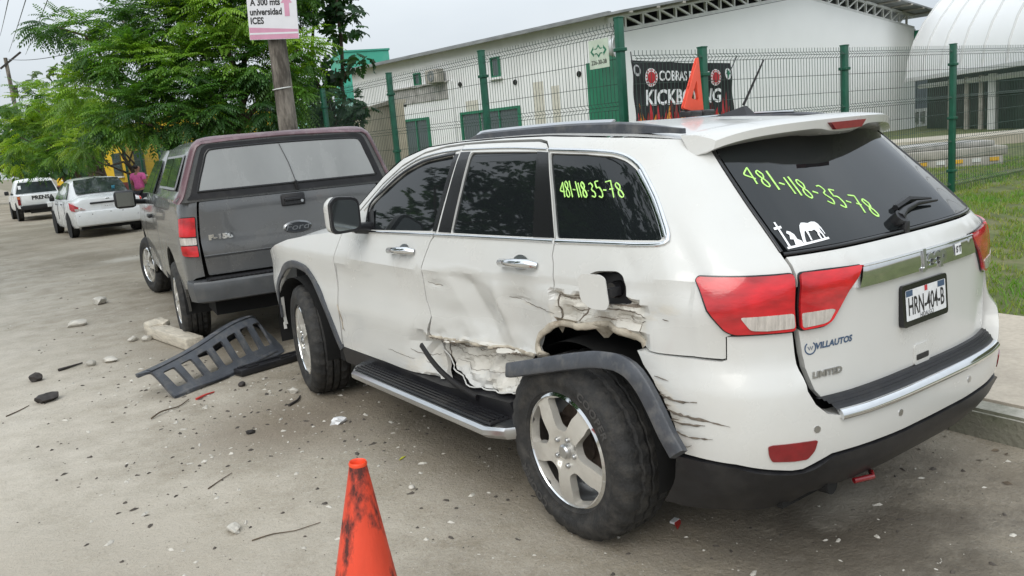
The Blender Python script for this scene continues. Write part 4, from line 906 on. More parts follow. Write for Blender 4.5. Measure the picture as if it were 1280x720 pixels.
def D_side(t, z):
    t = np.asarray(t, float); z = np.asarray(z, float)
    zf = .690+(2.76-t)*.064+.010*np.sin(t*11+1)+.005*np.sin(t*29)
    d = z-zf
    wt = sstep(3.0, 2.70, t)*sstep(1.5, 1.86, t)
    up_ = (.046*np.exp(-np.clip(d, 0, 9)/.13)-.034*np.exp(-np.clip(d, 0, 9)/.020))*(d >= 0)
    lo_ = (.075*np.exp(d/.30)*(1-np.exp(d/.012))+.012*np.exp(d/.012)-.030*sstep(-.10, -.22, d)+.02*tri_(d*7.5+t*.9)*sstep(0, -.05, d))*(d < 0)
    r = wt*(up_+lo_)
    low = wt*(d < 0)*sstep(0, -.02, d); near = wt*np.exp(-np.clip(d, 0, 9)/.05)*(d >= 0)
    r = r+low*(.060*folds(t, z, 1.3, 3.0)+.016*folds(t, z, 4.1, 9.))+near*.014*folds(t, z, 2.2, 6.)
    dt = sstep(2.72, 2.55, t)*sstep(1.70, 1.84, t)*sstep(1.10, 1.0, z)*(d >= 0)
    v1 = np.abs((t-2.22)-(z-.9)*.75); v2 = np.abs((t-1.98)+(z-.85)*.45)
    r = r+dt*(.024*np.clip(1-v1/.17, 0, 1)+.018*np.clip(1-v2/.12, 0, 1)-.008*np.clip(1-np.abs((t-2.06)-(z-.9)*.25)/.05, 0, 1)+.010*folds(t, z, 9., 1.7))
    r = r+.009*g2(t, z, 2.62, .985, .07, .014)+.008*g2(t, z, 1.92, .975, .09, .010)
    zc = .997+(3.76-t)*.0515; r = r+.011*sstep(-.004, .03, zc-z)*np.exp(-np.clip(zc-z, 0, 9)/.16)*(t > 1.0)
    q = sstep(1.71, 1.69, t)*sstep(1.16, 1.24, t)*sstep(1.045, 1.028, z-.012*np.sin(t*31)-.02*tri_(t*4.2))
    r = r+q*(.012+.050*folds(t, z, 6.4, 3.4)+.010*folds(t, z, 3., 11.))
    r = r+.018*g2(t, z, 1.16, 1.01, .09, .06)+.012*g2(t, z, .99, 1.2, .05, .13)-.007*g2(t, z, 1.1, 1.12, .06, .05)+.006*g2(t, z, 1.25, 1.18, .05, .04)
    r = r+.012*sstep(3.1, 2.8, t)*(t > 2.6)*sstep(.78, .6, z)
    return r
def A_side(t, z):
    t = np.asarray(t, float); z = np.asarray(z, float)
    zf = .690+(2.76-t)*.064+.010*np.sin(t*11+1)+.005*np.sin(t*29); d = z-zf
    wt = sstep(2.90, 2.74, t)*sstep(1.6, 1.8, t)
    a = wt*((d < .006)*(.66+.30*np.exp(-((d+.012)/.022)**2)-.22*sstep(-.10, -.17, d))+(d >= .006)*.60*np.exp(-(d-.006)/.045))
    q = sstep(1.70, 1.68, t)*sstep(1.15, 1.25, t)*sstep(1.052, 1.03, z-.012*np.sin(t*31)-.02*tri_(t*4.2))
    a = np.maximum(a, q*.70+q*.3*np.exp(-((z-1.03-.02*tri_(t*4.2))/.02)**2))
    a = np.maximum(a, .62*g2(t, z, 1.19, 1.0, .09, .02)); a = np.maximum(a, .45*g2(t, z, 1.10, 1.03, .12, .03))
    a = np.maximum(a, .45*sstep(3.9, 2.9, t)*(t > 2.7)*sstep(.70, .5, z))
    a = np.maximum(a, .70*g2(t, z, 3.79, .62, .022, .06))
    a = np.maximum(a, .55*g2(t, z, 2.60, .985, .08, .010)); a = np.maximum(a, .55*g2(t, z, 1.86, .972, .12, .014)); a = np.maximum(a, .6*g2(t, z, 1.71, .95, .03, .06))
    return np.clip(a, 0, 1)
def A_bump(t, z):
    t = np.asarray(t, float); z = np.asarray(z, float)
    return np.clip(.95*sstep(1.02, 1.13, t)*sstep(.82, .72, z)*sstep(.50, .60, z)+.3*sstep(1.08, 1.2, t)+.55*g2(t, z, 1.02, .66, .07, .05), 0, 1)
def attr(o, f, inv):
    me = o.data; me.set_sharp_from_angle(angle=R(17)); v = np.zeros(len(me.vertices)*3); me.vertices.foreach_get('co', v); v = v.reshape(-1, 3)
    y = v[:, 1]; t = np.interp(y, PLAN[:-1, 1][0:], PT[:-1]) if inv else y
    a = f(t, v[:, 2]); c = np.ones((len(a), 4)); c[:, :3] = a[:, None]
    ca = me.color_attributes.new('damage', 'FLOAT_COLOR', 'POINT'); ca.data.foreach_set('color', c.ravel())
def damage_mat():
    m = MATS['white_paint'].copy(); m.name = 'scraped_paint'; MATS['scraped_paint'] = m
    nt = m.node_tree; L = nt.links.new; b = nt.nodes['Principled BSDF']
    base = b.inputs['Base Color'].links[0].from_socket; rgh = b.inputs['Roughness'].links[0].from_socket
    N = nt.nodes.new
    at = N('ShaderNodeAttribute'); at.attribute_name = 'damage'
    tc = N('ShaderNodeTexCoord')
    def nz(scale, st, det=9, ro=.65):
        mp = N('ShaderNodeMapping'); mp.inputs['Scale'].default_value = st; L(tc.outputs['Object'], mp.inputs[0])
        n = N('ShaderNodeTexNoise'); n.inputs['Scale'].default_value = scale; n.inputs['Detail'].default_value = det; n.inputs['Roughness'].default_value = ro; L(mp.outputs[0], n.inputs['Vector']); return n.outputs[0]
    def rng_(sock, a, b_, c=0., d=1.):
        r = N('ShaderNodeMapRange'); r.inputs[1].default_value = a; r.inputs[2].default_value = b_; r.inputs[3].default_value = c; r.inputs[4].default_value = d; L(sock, r.inputs[0]); return r.outputs[0]
    def math_(op, a, b_):
        q = N('ShaderNodeMath'); q.operation = op; q.use_clamp = True
        for i, s in enumerate((a, b_)):
            if isinstance(s, float): q.inputs[i].default_value = s
            else: L(s, q.inputs[i])
        return q.outputs[0]
    def mix(f, a, rgb):
        x = N('ShaderNodeMix'); x.data_type = 'RGBA'; L(f, x.inputs[0]); L(a, x.inputs[6]); x.inputs[7].default_value = (*rgb, 1); return x.outputs[2]
    dmg = at.outputs['Fac']
    # filler / soiled layer, then streaks, then bare dark scratches
    def thr(noise_, k, lo, hi, top=1.):
        s = N('ShaderNodeMath'); s.operation = 'MULTIPLY_ADD'; L(dmg, s.inputs[0]); s.inputs[1].default_value = k; L(noise_, s.inputs[2]); return rng_(s.outputs[0], lo, hi, 0., top)
    c = mix(thr(nz(6, (1, .7, 1.6), 10, .7), .62, .74, .86, .75), base, (.585, .56, .50))       # soiled primer
    c = mix(thr(nz(7, (1, .30, 2.0), 10, .7), .34, .82, .87, .9), c, (.70, .675, .61))         # scoured pale metal
    c = mix(thr(nz(16, (1, .12, 3.0), 12, .8), .40, .845, .88, .9), c, (.14, .105, .075))       # long scrapes
    c = mix(thr(nz(30, (1, .6, 1), 12, .85), .40, .90, .93, .9), c, (.06, .045, .034))          # chips
    L(c, b.inputs['Base Color'])
    ad = math_('ADD', rgh, math_('MULTIPLY', dmg, .55)); L(ad, b.inputs['Roughness'])
    inv = N('ShaderNodeMapRange'); inv.inputs[3].default_value = .5; inv.inputs[4].default_value = 0.; L(dmg, inv.inputs[0]); L(inv.outputs[0], b.inputs['Coat Weight'])
    bp = N('ShaderNodeBump'); bp.inputs['Distance'].default_value = .012; L(math_('MULTIPLY', dmg, .7), bp.inputs['Strength']); L(nz(22, (1, .5, 1.3)), bp.inputs['Height']); L(bp.outputs[0], b.inputs['Normal'])
damage_mat()

AB = [(2.625, 1.640), (2.628, 1.45), (2.632, 1.25), (2.645, 1.215), (2.668, 1.19), (2.716, 1.061), (2.722, 0.97), (2.731, 0.888), (2.70, 0.81), (2.768, 0.719), (2.772, 0.632)]
DOOR_TOP = [(3.713, 1.176), (3.62, 1.252), (3.52, 1.325), (3.344, 1.456), (3.171, 1.551), (2.98, 1.612), (2.80, 1.635)]
front_low = [(2.66, .462), (3.247, .467), (3.843, .462), (3.803, .765), (3.802, .904), (3.785, 1.023)]
G_front = [(3.408, 1.213), (3.435, 1.335), (3.287, 1.434), (3.112, 1.523), (2.929, 1.572), (2.75, 1.590), (2.66, 1.597), (2.665, 1.237)]
G_rear = [(2.520, 1.604), (1.795, 1.589), (1.812, 1.247), (2.495, 1.236)]
G_quart = [(1.636, 1.581), (1.294, 1.57), (1.116, 1.555), (1.061, 1.536), (1.03, 1.5), (1.021, 1.424), (1.028, 1.347), (1.039, 1.291), (1.059, 1.263), (1.315, 1.258), (1.646, 1.25)]
REAR_B = [(2.745, .665), (2.705, .61), (2.63, .555), (2.50, .515), (2.397, .490), (2.165, .505), (2.053, .53), (1.942, .61), (1.829, .698), (1.803, .755), (1.839, .79), (1.815, .838), (1.76, .872), (1.70, .90)]
REAR_SEAM = [(1.68, .93), (1.673, 1.043), (1.688, 1.182), (1.653, 1.252), (1.643, 1.425), (1.643, 1.578), (1.66, 1.603), (1.70, 1.623), (1.813, 1.633), (2.424, 1.642)]
fd = DOOR_TOP+AB+front_low
def side_set(side):
    dm = D_side if side < 0 else None
    pm = 'scraped_paint' if side < 0 else 'white_paint'
    o = panel('front_door', P_body, fd, pm, J, holes=[round_poly(G_front, .03)], step=.04 if side < 0 else .07, disp=dm, side=side, gap=.0035)
    if side < 0: attr(o, A_side, True)
    fdo = o
    panel('window', P_body, inset_poly(G_front, -.012), 'tint_glass', fdo, step=.06, off=-.009, side=side, gap=0, flange=0)
    panel('pillar_trim', P_body, [(2.625, 1.600), (2.662, 1.598), (2.667, 1.236), (2.632, 1.236)], 'black_gloss', fdo, step=.06, off=.002, side=side, gap=0)
    strip('chrome_trim', P_body, [(3.57, 1.198), (3.2, 1.207), (2.82, 1.216), (2.645, 1.2205)], .018, .007, 'chrome', fdo, side)
    strip('chrome_trim', P_body, [(3.48, 1.315), (3.320, 1.445), (3.157, 1.534), (2.962, 1.592), (2.76, 1.612), (2.63, 1.617)], .013, .006, 'chrome', fdo, side)
    strip('seal', P_body, [(3.405, 1.215), (3.43, 1.335), (3.287, 1.437), (3.112, 1.526), (2.929, 1.575), (2.75, 1.594), (2.66, 1.601)], .020, .003, 'black_gloss', fdo, side, off=.003, st=.02)
    rd = AB[::-1][1:]
    o = panel('rear_door', P_body, [(2.625, 1.642)]+AB[1:-2]+[(2.75, .715)]+REAR_B+REAR_SEAM, pm, J, holes=[round_poly(G_rear, .02)], step=.0145 if side < 0 else .07, disp=dm, side=side, gap=.0035)
    if side < 0: attr(o, A_side, True)
    rdo = o
    panel('window', P_body, inset_poly(G_rear, -.012), 'tint_glass', rdo, step=.06, off=-.009, side=side, gap=0, flange=0)
    panel('pillar_trim', P_body, [(2.612, 1.606), (2.525, 1.606), (2.497, 1.236), (2.612, 1.235)], 'black_gloss', rdo, step=.06, off=.002, side=side, gap=0)
    panel('pillar_trim', P_body, [(1.80, 1.589), (1.655, 1.584), (1.66, 1.25), (1.818, 1.247)], 'black_gloss', rdo, step=.06, off=.002, side=side, gap=0)
    strip('chrome_trim', P_body, [(2.64, 1.2195), (2.238, 1.228), (1.824, 1.235), (1.672, 1.237)], .018, .007, 'chrome', rdo, side)
    strip('chrome_trim', P_body, [(2.61, 1.6175), (2.229, 1.612), (1.673, 1.596)], .013, .006, 'chrome', rdo, side)
    for (a, b), par in ((((3.032, 1.117), (2.80, 1.129)), fdo), (((2.017, 1.130), (1.785, 1.138)), rdo)):
        p, n = on_surf(P_body, [a, ((a[0]+b[0])/2, (a[1]+b[1])/2), b], side)
        mb = MB(); n = n[1]
        mb.tube([p[0]+n*.004, p[0]*.92+p[2]*.08+n*.034, p[1]+n*.042, p[0]*.12+p[2]*.88+n*.036, p[2]+n*.004], [.014, .018, .019, .020, .015], 10)
        mb.build('door_handle', 'chrome', par, smooth=60)
        mb = MB(); pm_, _ = on_surf(P_body, smooth_path([a, b]), side, .001)
        c = p[1]; ring = []
        for k in range(20):
            an = 2*math.pi*k/20; ring.append((a[0]*.5+b[0]*.5+.055*math.cos(an), a[1]*.5+b[1]*.5+.010+.030*math.sin(an)))
        panel('handle_recess', P_body, ring, 'satin_metal', par, step=.03, off=.0015, gap=0, flange=0, side=side)
    # quarter panel with the cant rail
    qo = [(1.643, 1.425), (1.643, 1.578), (1.66, 1.606), (1.70, 1.627), (1.813, 1.637), (2.424, 1.646), (2.625, 1.645), (2.80, 1.639), (2.98, 1.616), (3.171, 1.555), (3.344, 1.460), (3.52, 1.329), (3.713, 1.180),
          (3.76, 1.185), (3.70, 1.235), (3.53, 1.372), (3.36, 1.500), (3.19, 1.594), (2.98, 1.644), (2.7, 1.657), (2.3, 1.659), (1.7, 1.653), (1.3, 1.641), (1.0, 1.623), (.80, 1.603), (.703, 1.595), (.696, 1.557), (.694, 1.482), (.690, 1.377), (.680, 1.272), (.670, 1.204), (.665, 1.15), (.661, 1.05), (.660, .952),
          (.777, .955), (.867, .957), (.890, .950), (.895, .876), (.906, .872), (1.006, .877), (1.141, .874), (1.234, .88), (1.261, .903), (1.312, .926), (1.393, .933), (1.53, .918), (1.681, .905), (1.673, 1.043), (1.688, 1.182), (1.653, 1.252)]
    FUEL = [(1.474, 1.13), (1.426, 1.146), (1.32, 1.153), (1.289, 1.139), (1.268, 1.05), (1.287, 1.031), (1.415, 1.016), (1.453, 1.036)]
    qo = [(t, z) for t, z in qo]
    o = panel('quarter_panel', P_body, qo, pm, J, holes=[round_poly(G_quart, .02)]+([round_poly(FUEL, .02)] if side < 0 else []), step=.018 if side < 0 else .06, disp=dm, side=side, gap=.004)
    if side < 0: attr(o, A_side, True)
    qpo = o
    panel('window', P_body, inset_poly(G_quart, -.012), 'tint_glass', qpo, step=.06, off=-.009, side=side, gap=0, flange=0)
    strip('chrome_trim', P_body, [(1.654, 1.237), (1.322, 1.244), (1.085, 1.249), (1.045, 1.257), (1.026, 1.28), (1.016, 1.33), (1.006, 1.412), (1.010, 1.502), (1.040, 1.544), (1.107, 1.568), (1.288, 1.582), (1.643, 1.594)], [.020, .022][0], .007, 'chrome', qpo, side, st=.02)
    strip('chrome_trim', P_body, [(1.036, 1.275), (1.024, 1.33), (1.016, 1.412), (1.022, 1.50)], .034, .006, 'chrome', qpo, side, st=.02)
    return fdo, rdo, qpo
fdL, rdL, qpL = side_set(-1)
fdR, rdR, qpR = side_set(1)
# fuel opening and its sprung flap
mb = MB(); p, n = on_surf(P_body, [(1.47, 1.15), (1.27, 1.15), (1.27, 1.015), (1.47, 1.015)], -1, -.06)
mb.add(list(p)+[q-np.array(k)*-.0 for q, k in zip(p, n)], [(0, 1, 2, 3)]); mb.build('fuel_pocket', 'black_plastic', qpL)
mb = MB(); p, n = on_surf(P_body, [(1.37, 1.09)], -1, -.05); mb.lathe([(0, -.02), (.028, -.02), (.032, 0), (.032, .03)], 20, 'x', p[0]); mb.build('fuel_cap', 'black_gloss', qpL, smooth=40)
fl = [(-.231, 1.137), (-.25, 1.150), (-.33, 1.150), (-.352, 1.138), (-.362, 1.045), (-.35, 1.022), (-.28, 1.020), (-.235, 1.05)]
fl = round_poly(fl, .02); c0 = np.mean(fl, axis=0)
def P_flap(t, z): return np.stack([-.955-.040*((-t-.20)/.16)**0*1-.10*np.clip((t+.37)/.14, 0, 1)*.28, t+.02, z-.0], -1)
flap = panel('fuel_flap', P_flap, fl, 'white_paint', qpL, step=.03, gap=0, flange=.004)
mb = MB(); mb.box((-.965, -.34, 1.085), (.05, .02, .03)); mb.build('flap_hinge', 'black_plastic', qpL)
# lips of bent metal round the torn arch, and the torn bottom edge
lip = [(1.803, .752), (1.842, .79), (1.818, .838), (1.76, .876), (1.68, .906), (1.53, .919), (1.393, .934), (1.312, .927), (1.261, .904), (1.232, .878)]
mb = MB(); q = smooth_path(lip, .02); p, n = on_surf(P_body, q, -1, .004, disp=D_side)
p = p+np.array([[.004*math.sin(i*.9), .0, .003*math.sin(i*.6)] for i in range(len(p))])
sweep(mb, p, n, np.array([.030+.014*noise.noise(Vector((i*.35, 0, 0))) for i in range(len(p))]), .009); mb.build('bent_arch_lip', 'rust_metal', qpL, smooth=60)
mb = MB()
tw = [(1.30+.03*i, .935, .885+.045*noise.noise(Vector((i*.9, 2, 1))), -.035-.03*abs(noise.noise(Vector((i*.7, 5, 1))))) for i in range(15)]   # ragged inner sheet in the opening
pa = [on_surf(P_body, [(t0, za)], -1, -.02)[0][0] for t0, za, zb, of in tw]; pb = [on_surf(P_body, [(t0, zb)], -1, of-.03)[0][0] for t0, za, zb, of in tw]
mb.add(pa+pb, [(i, i+1, 16+i, 15+i) for i in range(14)])
mb.build('torn_metal', 'rust_metal', qpL)
mb = MB(); q = smooth_path([(2.715, .62), (2.63, .558), (2.50, .518), (2.40, .495), (2.165, .512), (2.05, .535), (1.94, .612), (1.832, .70)], .025); p, n = on_surf(P_body, q, -1, .012, disp=D_side)
p = p+np.array([[.004*math.sin(i*.9), 0, .003*math.sin(i*1.3)] for i in range(len(p))]); sweep(mb, p, n, .008, .004); mb.build('torn_door_edge', 'scraped_paint', rdL, smooth=60)
mb = MB(); q = smooth_path([(2.768, .66), (2.70, .60), (2.60, .545), (2.45, .50), (2.30, .475)], .03); p, n = on_surf(P_body, q, -1, .016); sweep(mb, p, n, .030, .010, flat=True); mb.build('loose_sill_strip', 'black_plastic', rdL, smooth=40)
mb = MB(); q = smooth_path([(2.755, .69), (2.62, .70), (2.42, .715), (2.2, .728), (1.98, .745), (1.85, .752)], .02); p, n = on_surf(P_body, q, -1, -.004, disp=D_side)
sweep(mb, p, n, np.array([.012+.010*abs(math.sin(i*.9)) for i in range(len(p))]), .006); mb.build('split_fold', 'rust_metal', rdL, smooth=60)
def crack(path, w, seed, par, m='crack_dark'):
    g_ = np.random.default_rng(seed); q = smooth_path(path, .012); q = q+g_.normal(0, .0018, q.shape); p, n = on_surf(P_body, q, -1, .0015, disp=D_side)
    mb = MB(); ww = .72*w*np.clip(.55+.9*np.abs(vnoise(np.stack([np.arange(len(q))*.45, np.full(len(q), seed*1.0), np.zeros(len(q))], -1))), .2, 2)*np.sin(np.linspace(.12, math.pi-.12, len(q)))**.5
    sweep(mb, p, n, ww, .0012, sides=4); return mb.build('paint_crack', m, par)
crack([(2.75, .690), (2.62, .695), (2.45, .706), (2.25, .722), (2.05, .733), (1.88, .742)], .020, 1, rdL)
crack([(2.755, .72), (2.70, .66), (2.66, .60), (2.655, .56)], .022, 2, rdL)
crack([(2.66, .635), (2.45, .628), (2.25, .650), (2.0, .655)], .004, 3, rdL); crack([(2.6, .585), (2.4, .572), (2.2, .595), (2.06, .59)], .005, 4, rdL); crack([(2.62, .66), (2.4, .668), (2.2, .690), (1.9, .705)], .0035, 5, rdL)
crack([(2.68, .985), (2.62, .978), (2.54, .983)], .006, 6, rdL); crack([(2.0, .985), (1.9, .972), (1.78, .965), (1.70, .95)], .006, 7, rdL)
crack([(1.675, 1.04), (1.672, .98), (1.678, .92)], .016, 8, qpL); crack([(1.665, 1.034), (1.58, 1.030), (1.50, 1.036), (1.43, 1.02)], .014, 9, qpL); crack([(1.52, 1.02), (1.50, .985), (1.54, .95), (1.56, .935)], .016, 10, qpL)
crack([(1.44, 1.02), (1.36, 1.005), (1.28, 1.01), (1.20, .99)], .010, 11, qpL); crack([(1.30, .985), (1.24, .965), (1.20, .975)], .008, 12, qpL); crack([(1.60, .99), (1.55, .975), (1.49, .99)], .012, 13, qpL); crack([(1.245, .885), (1.225, .93), (1.23, .965)], .006, 14, qpL)
crack([(1.12, 1.0), (1.09, .995)], .008, 15, qpL); crack([(3.80, .70), (3.785, .65), (3.80, .60), (3.775, .575)], .010, 16, fdL); crack([(2.95, .60), (2.85, .57), (2.76, .58)], .006, 17, fdL); crack([(3.2, .56), (3.0, .55), (2.8, .53)], .004, 18, fdL)
# ---- fenders, hood, windscreen, roof
def fender(side):
    arch = [(3.879, .443), (3.973, .608), (4.048, .736), (4.175, .837), (4.31, .905), (4.485, .917), (4.652, .89), (4.80, .815), (4.92, .68), (4.99, .5), (5.0, .43)]
    out = [(3.713, 1.176), (3.785, 1.023), (3.802, .904), (3.803, .765), (3.858, .470)]+arch+[(5.35, .43), (5.42, .9), (5.1, .985), (4.85, 1.05), (4.6, 1.10), (4.2, 1.15), (3.85, 1.182)]
    f = panel('fender', P_body, out, 'white_paint', J, step=.06, side=side, gap=.003)
    strip('wheel_arch_trim', P_body, [(3.868, .445), (3.96, .610), (4.035, .745), (4.165, .85), (4.30, .925), (4.485, .94), (4.66, .912), (4.82, .83), (4.95, .68), (5.01, .5)], .048, .014, 'grey_plastic', f, side, flat=True)
    return f
fL, fR = fender(-1), fender(1)
strip('door_gap_scrape', P_body, [(3.815, .74), (3.80, .68), (3.79, .62), (3.80, .585)], .010, .004, 'rust_metal', fdL)
def cross_loft(name, left, h, m, power=3., nu=28, push=(0, 0, 1)):
    L_ = np.array(left); V = []; us = np.linspace(-1, 1, nu+1)
    hh = np.broadcast_to(h, (len(L_),))
    for k, (x, y, z) in enumerate(L_):
        for u in us:
            b = (1-abs(u)**power)*hh[k]; V.append((-x*-u if False else abs(x)*u, y+push[1]*b, z+push[2]*b))
    n = nu+1; F = [(i*n+j, i*n+j+1, (i+1)*n+j+1, (i+1)*n+j) for i in range(len(L_)-1) for j in range(nu)]
    mb = MB(); mb.add(V, F); return mb.build(name, m, J, smooth=60)
E_roof, _ = on_surf(P_body, smooth_path([(.74, 1.592), (.86, 1.608), (1.0, 1.624), (1.3, 1.642), (1.7, 1.654), (2.3, 1.660), (2.7, 1.658), (2.98, 1.645)], .08))
cross_loft('roof', E_roof, .024, 'white_paint', 2.6)
E_ws, _ = on_surf(P_body, smooth_path([(2.98, 1.645), (3.19, 1.595), (3.36, 1.502), (3.53, 1.373), (3.70, 1.236), (3.76, 1.185)], .06))
cross_loft('windscreen', E_ws, np.linspace(.032, .07, len(E_ws)), 'tint_glass', 2.4, push=(0, .75, .7))
E_h = smooth_path([(-.905, 2.03, 1.172), (-.905, 2.5, 1.150), (-.88, 2.95, 1.095), (-.85, 3.25, 1.03), (-.78, 3.5, .95), (-.72, 3.66, .86)], .12)
cross_loft('hood', E_h, .062, 'white_paint', 3.4)
P_front = lambda t, z: P_body(PT[-1]-np.abs(t)+0*t, z)*np.where(np.asarray(t) < 0, -1, 1)[..., None]**np.array([1, 0, 0])
panel('front_bumper', lambda t, z: np.stack([np.where(t < 0, 1, -1)*PX(PT[-1]-np.abs(t)), PY(PT[-1]-np.abs(t))-.06*sstep(.7, 1.0, z), z], -1), [(-1.15, .40), (1.15, .40), (1.15, .92), (.7, .86), (-.7, .86), (-1.15, .92)], 'white_paint', J, step=.08, gap=0)
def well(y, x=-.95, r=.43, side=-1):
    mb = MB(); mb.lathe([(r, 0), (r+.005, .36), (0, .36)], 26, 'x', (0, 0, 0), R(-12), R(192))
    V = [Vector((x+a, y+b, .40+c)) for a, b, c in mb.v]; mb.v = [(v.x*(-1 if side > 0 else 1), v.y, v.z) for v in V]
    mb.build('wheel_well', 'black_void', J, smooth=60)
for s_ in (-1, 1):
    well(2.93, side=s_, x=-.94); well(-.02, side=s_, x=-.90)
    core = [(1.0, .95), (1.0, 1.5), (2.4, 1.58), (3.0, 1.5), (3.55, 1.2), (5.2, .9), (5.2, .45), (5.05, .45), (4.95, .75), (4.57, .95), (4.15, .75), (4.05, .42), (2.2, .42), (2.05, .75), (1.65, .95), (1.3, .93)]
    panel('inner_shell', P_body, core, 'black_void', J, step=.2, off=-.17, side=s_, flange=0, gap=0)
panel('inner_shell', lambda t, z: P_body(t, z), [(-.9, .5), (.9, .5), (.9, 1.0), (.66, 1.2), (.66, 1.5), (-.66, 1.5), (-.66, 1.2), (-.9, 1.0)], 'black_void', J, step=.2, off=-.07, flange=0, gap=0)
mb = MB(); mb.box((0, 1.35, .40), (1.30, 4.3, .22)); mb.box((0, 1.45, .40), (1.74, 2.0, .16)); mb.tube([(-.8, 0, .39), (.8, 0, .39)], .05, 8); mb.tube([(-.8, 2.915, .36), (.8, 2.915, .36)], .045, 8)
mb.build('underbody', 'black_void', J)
# ---- roof rails, antenna
for s_ in (-1, 1):
    path = smooth_path([(s_*.60, 1.10, 1.660), (s_*.605, .93, 1.684), (s_*.605, .4, 1.686), (s_*.605, -.04, 1.674), (s_*.60, -.14, 1.666), (s_*.590, -.365, 1.638)], .06)
    path = path-np.array([0, 0, .024 if s_ > 0 else .0]); k = len(path); mb = MB(); u = np.linspace(0, 1, k)
    V = []; ring = [(-.026, -.045), (-.024, .002), (-.012, .010), (.012, .010), (.024, .002), (.026, -.045)]
    for i in range(k):
        f = min(1, max(.10, min(u[i]/.12, (1-u[i])/.25)))
        for a, b in ring: V.append((path[i][0]+a*(.3+.7*f), path[i][1], path[i][2]+(b*(.35+.65*f) if b < 0 else b*f)))
    F = [(i*6+j, i*6+(j+1) % 6, (i+1)*6+(j+1) % 6, (i+1)*6+j) for i in range(k-1) for j in range(6)]+[tuple(range(6)), tuple((k-1)*6+j for j in range(6))]
    mb.add(V, F); rail = mb.build('roof_rail', 'grey_plastic', J, smooth=30)
    mb = MB(); pp = np.array([q for q in path if -.02 < q[1] < .98]); sweep(mb, pp+[0, 0, .007], np.tile([-s_*-.5, 0, .86], (len(pp), 1)), .034, .007, flat=True); mb.build('rail_bar', 'satin_metal', rail, smooth=30)
mb = MB(); mb.add([(-.03, -.21, 1.668), (.03, -.21, 1.668), (.025, -.03, 1.672), (-.025, -.03, 1.672), (-.010, -.18, 1.706), (.010, -.18, 1.706), (.006, -.09, 1.688), (-.006, -.09, 1.688)], [(0, 1, 5, 4), (1, 2, 6, 5), (2, 3, 7, 6), (3, 0, 4, 7), (4, 5, 6, 7)])
ant = mb.build('antenna_base', 'black_plastic', J, smooth=30)
mb = MB(); mb.tube([(0, -.17, 1.71), (0, -.28, 1.885)], [.006, .0035], 6); mb.build('antenna_mast', 'black_plastic', J, smooth=60)
# ---- tailgate
GL = [(.645, 1.206), (.664, 1.272), (.675, 1.377), (.680, 1.482), (.682, 1.60)]
tg = [(.663, 1.195), (.659, 1.14), (.652, 1.049), (.651, .952), (.645, .9), (.641, .866), (.628, .817), (.588, .732), (.555, .695)]
tgo = tg+[(-a, b) for a, b in reversed(tg)]
TG = panel('tailgate', P_body, tgo, 'white_paint', J, step=.05, gap=.004, flange=.03)
rg = [(-a, b) for a, b in GL]+[(a, b) for a, b in reversed(GL)]
RG = panel('rear_window', P_body, rg, 'tint_glass', J, step=.07, gap=.004, off=.002)
strip('seal', P_body, [(.664, 1.202), (.3, 1.203), (0, 1.203), (-.3, 1.203), (-.664, 1.202)], .014, .005, 'black_gloss', RG)
for s_ in (-1, 1): strip('seal', P_body, [(s_*a, b) for a, b in [(.668, 1.208), (.675, 1.272), (.686, 1.377), (.690, 1.482), (.692, 1.57)]], .016, .006, 'black_gloss', RG)
panel('chrome_bar', P_body, [(-.398, 1.060), (.398, 1.060), (.378, 1.132), (-.378, 1.132)], 'chrome', TG, step=.06, off=.016, flange=.02, gap=0)
strip('bar_edge', P_body, [(.384, 1.128), (0, 1.128), (-.384, 1.128)], .012, .022, 'chrome', TG)
def smap(P, t0, z0, off, tilt=0.):
    def f(v):
        t = t0-v[:, 0]; z = z0+v[:, 1]+v[:, 0]*tilt; p, n = on_surf(P, np.c_[t, z]); return p+n*(off+np.clip(v[:, 2:3], 0, 1))
    return f
lettering('badge', 'Jeep', smap(P_body, -.055, 1.098, .017), 'satin_metal', TG, size=.076, bold=.004, extrude=.006, xs=1.25)
lettering('badge', 'LIMITED', smap(P_body, .535, .788, .002), 'satin_metal', TG, size=.030, bold=.0012, extrude=.003, xs=1.15)
lettering('dealer_sticker', 'VILLAUTOS', smap(P_body, .505, .887, .0015, .01), 'print_blue', TG, size=.030, bold=.0012, xs=1.05, shear=.2)
mb = MB(); k = np.linspace(R(35), R(325), 26); ring = np.c_[.606-.021*np.cos(k+R(90)), .884+.021*np.sin(k+R(90))]; p, n = on_surf(P_body, ring, off=.001); sweep(mb, p, n, .005, .0008)
ring = np.array([(.616, .890), (.610, .878), (.606, .890), (.601, .878), (.596, .890)]); p, n = on_surf(P_body, ring, off=.001); sweep(mb, p, n, .003, .0008)
mb.build('dealer_emblem', 'print_blue', TG)
mb = MB(); cx, cz = -.235, 1.098
for a, b, w_, h_ in ((0, 0, .05, .04), ): 
    p, n = on_surf(P_body, [(cx-w_/2, cz-h_/2), (cx+w_/2, cz-h_/2), (cx+w_/2, cz+h_/2), (cx-w_/2, cz+h_/2)], off=.019); mb.add(p, [(0, 1, 2, 3)])
mb.build('bar_sticker', 'sticker_white', TG)
lettering('bar_sticker_print', 'S T', smap(P_body, cx, cz, .021), 'print_black', TG, size=.030, bold=.001)
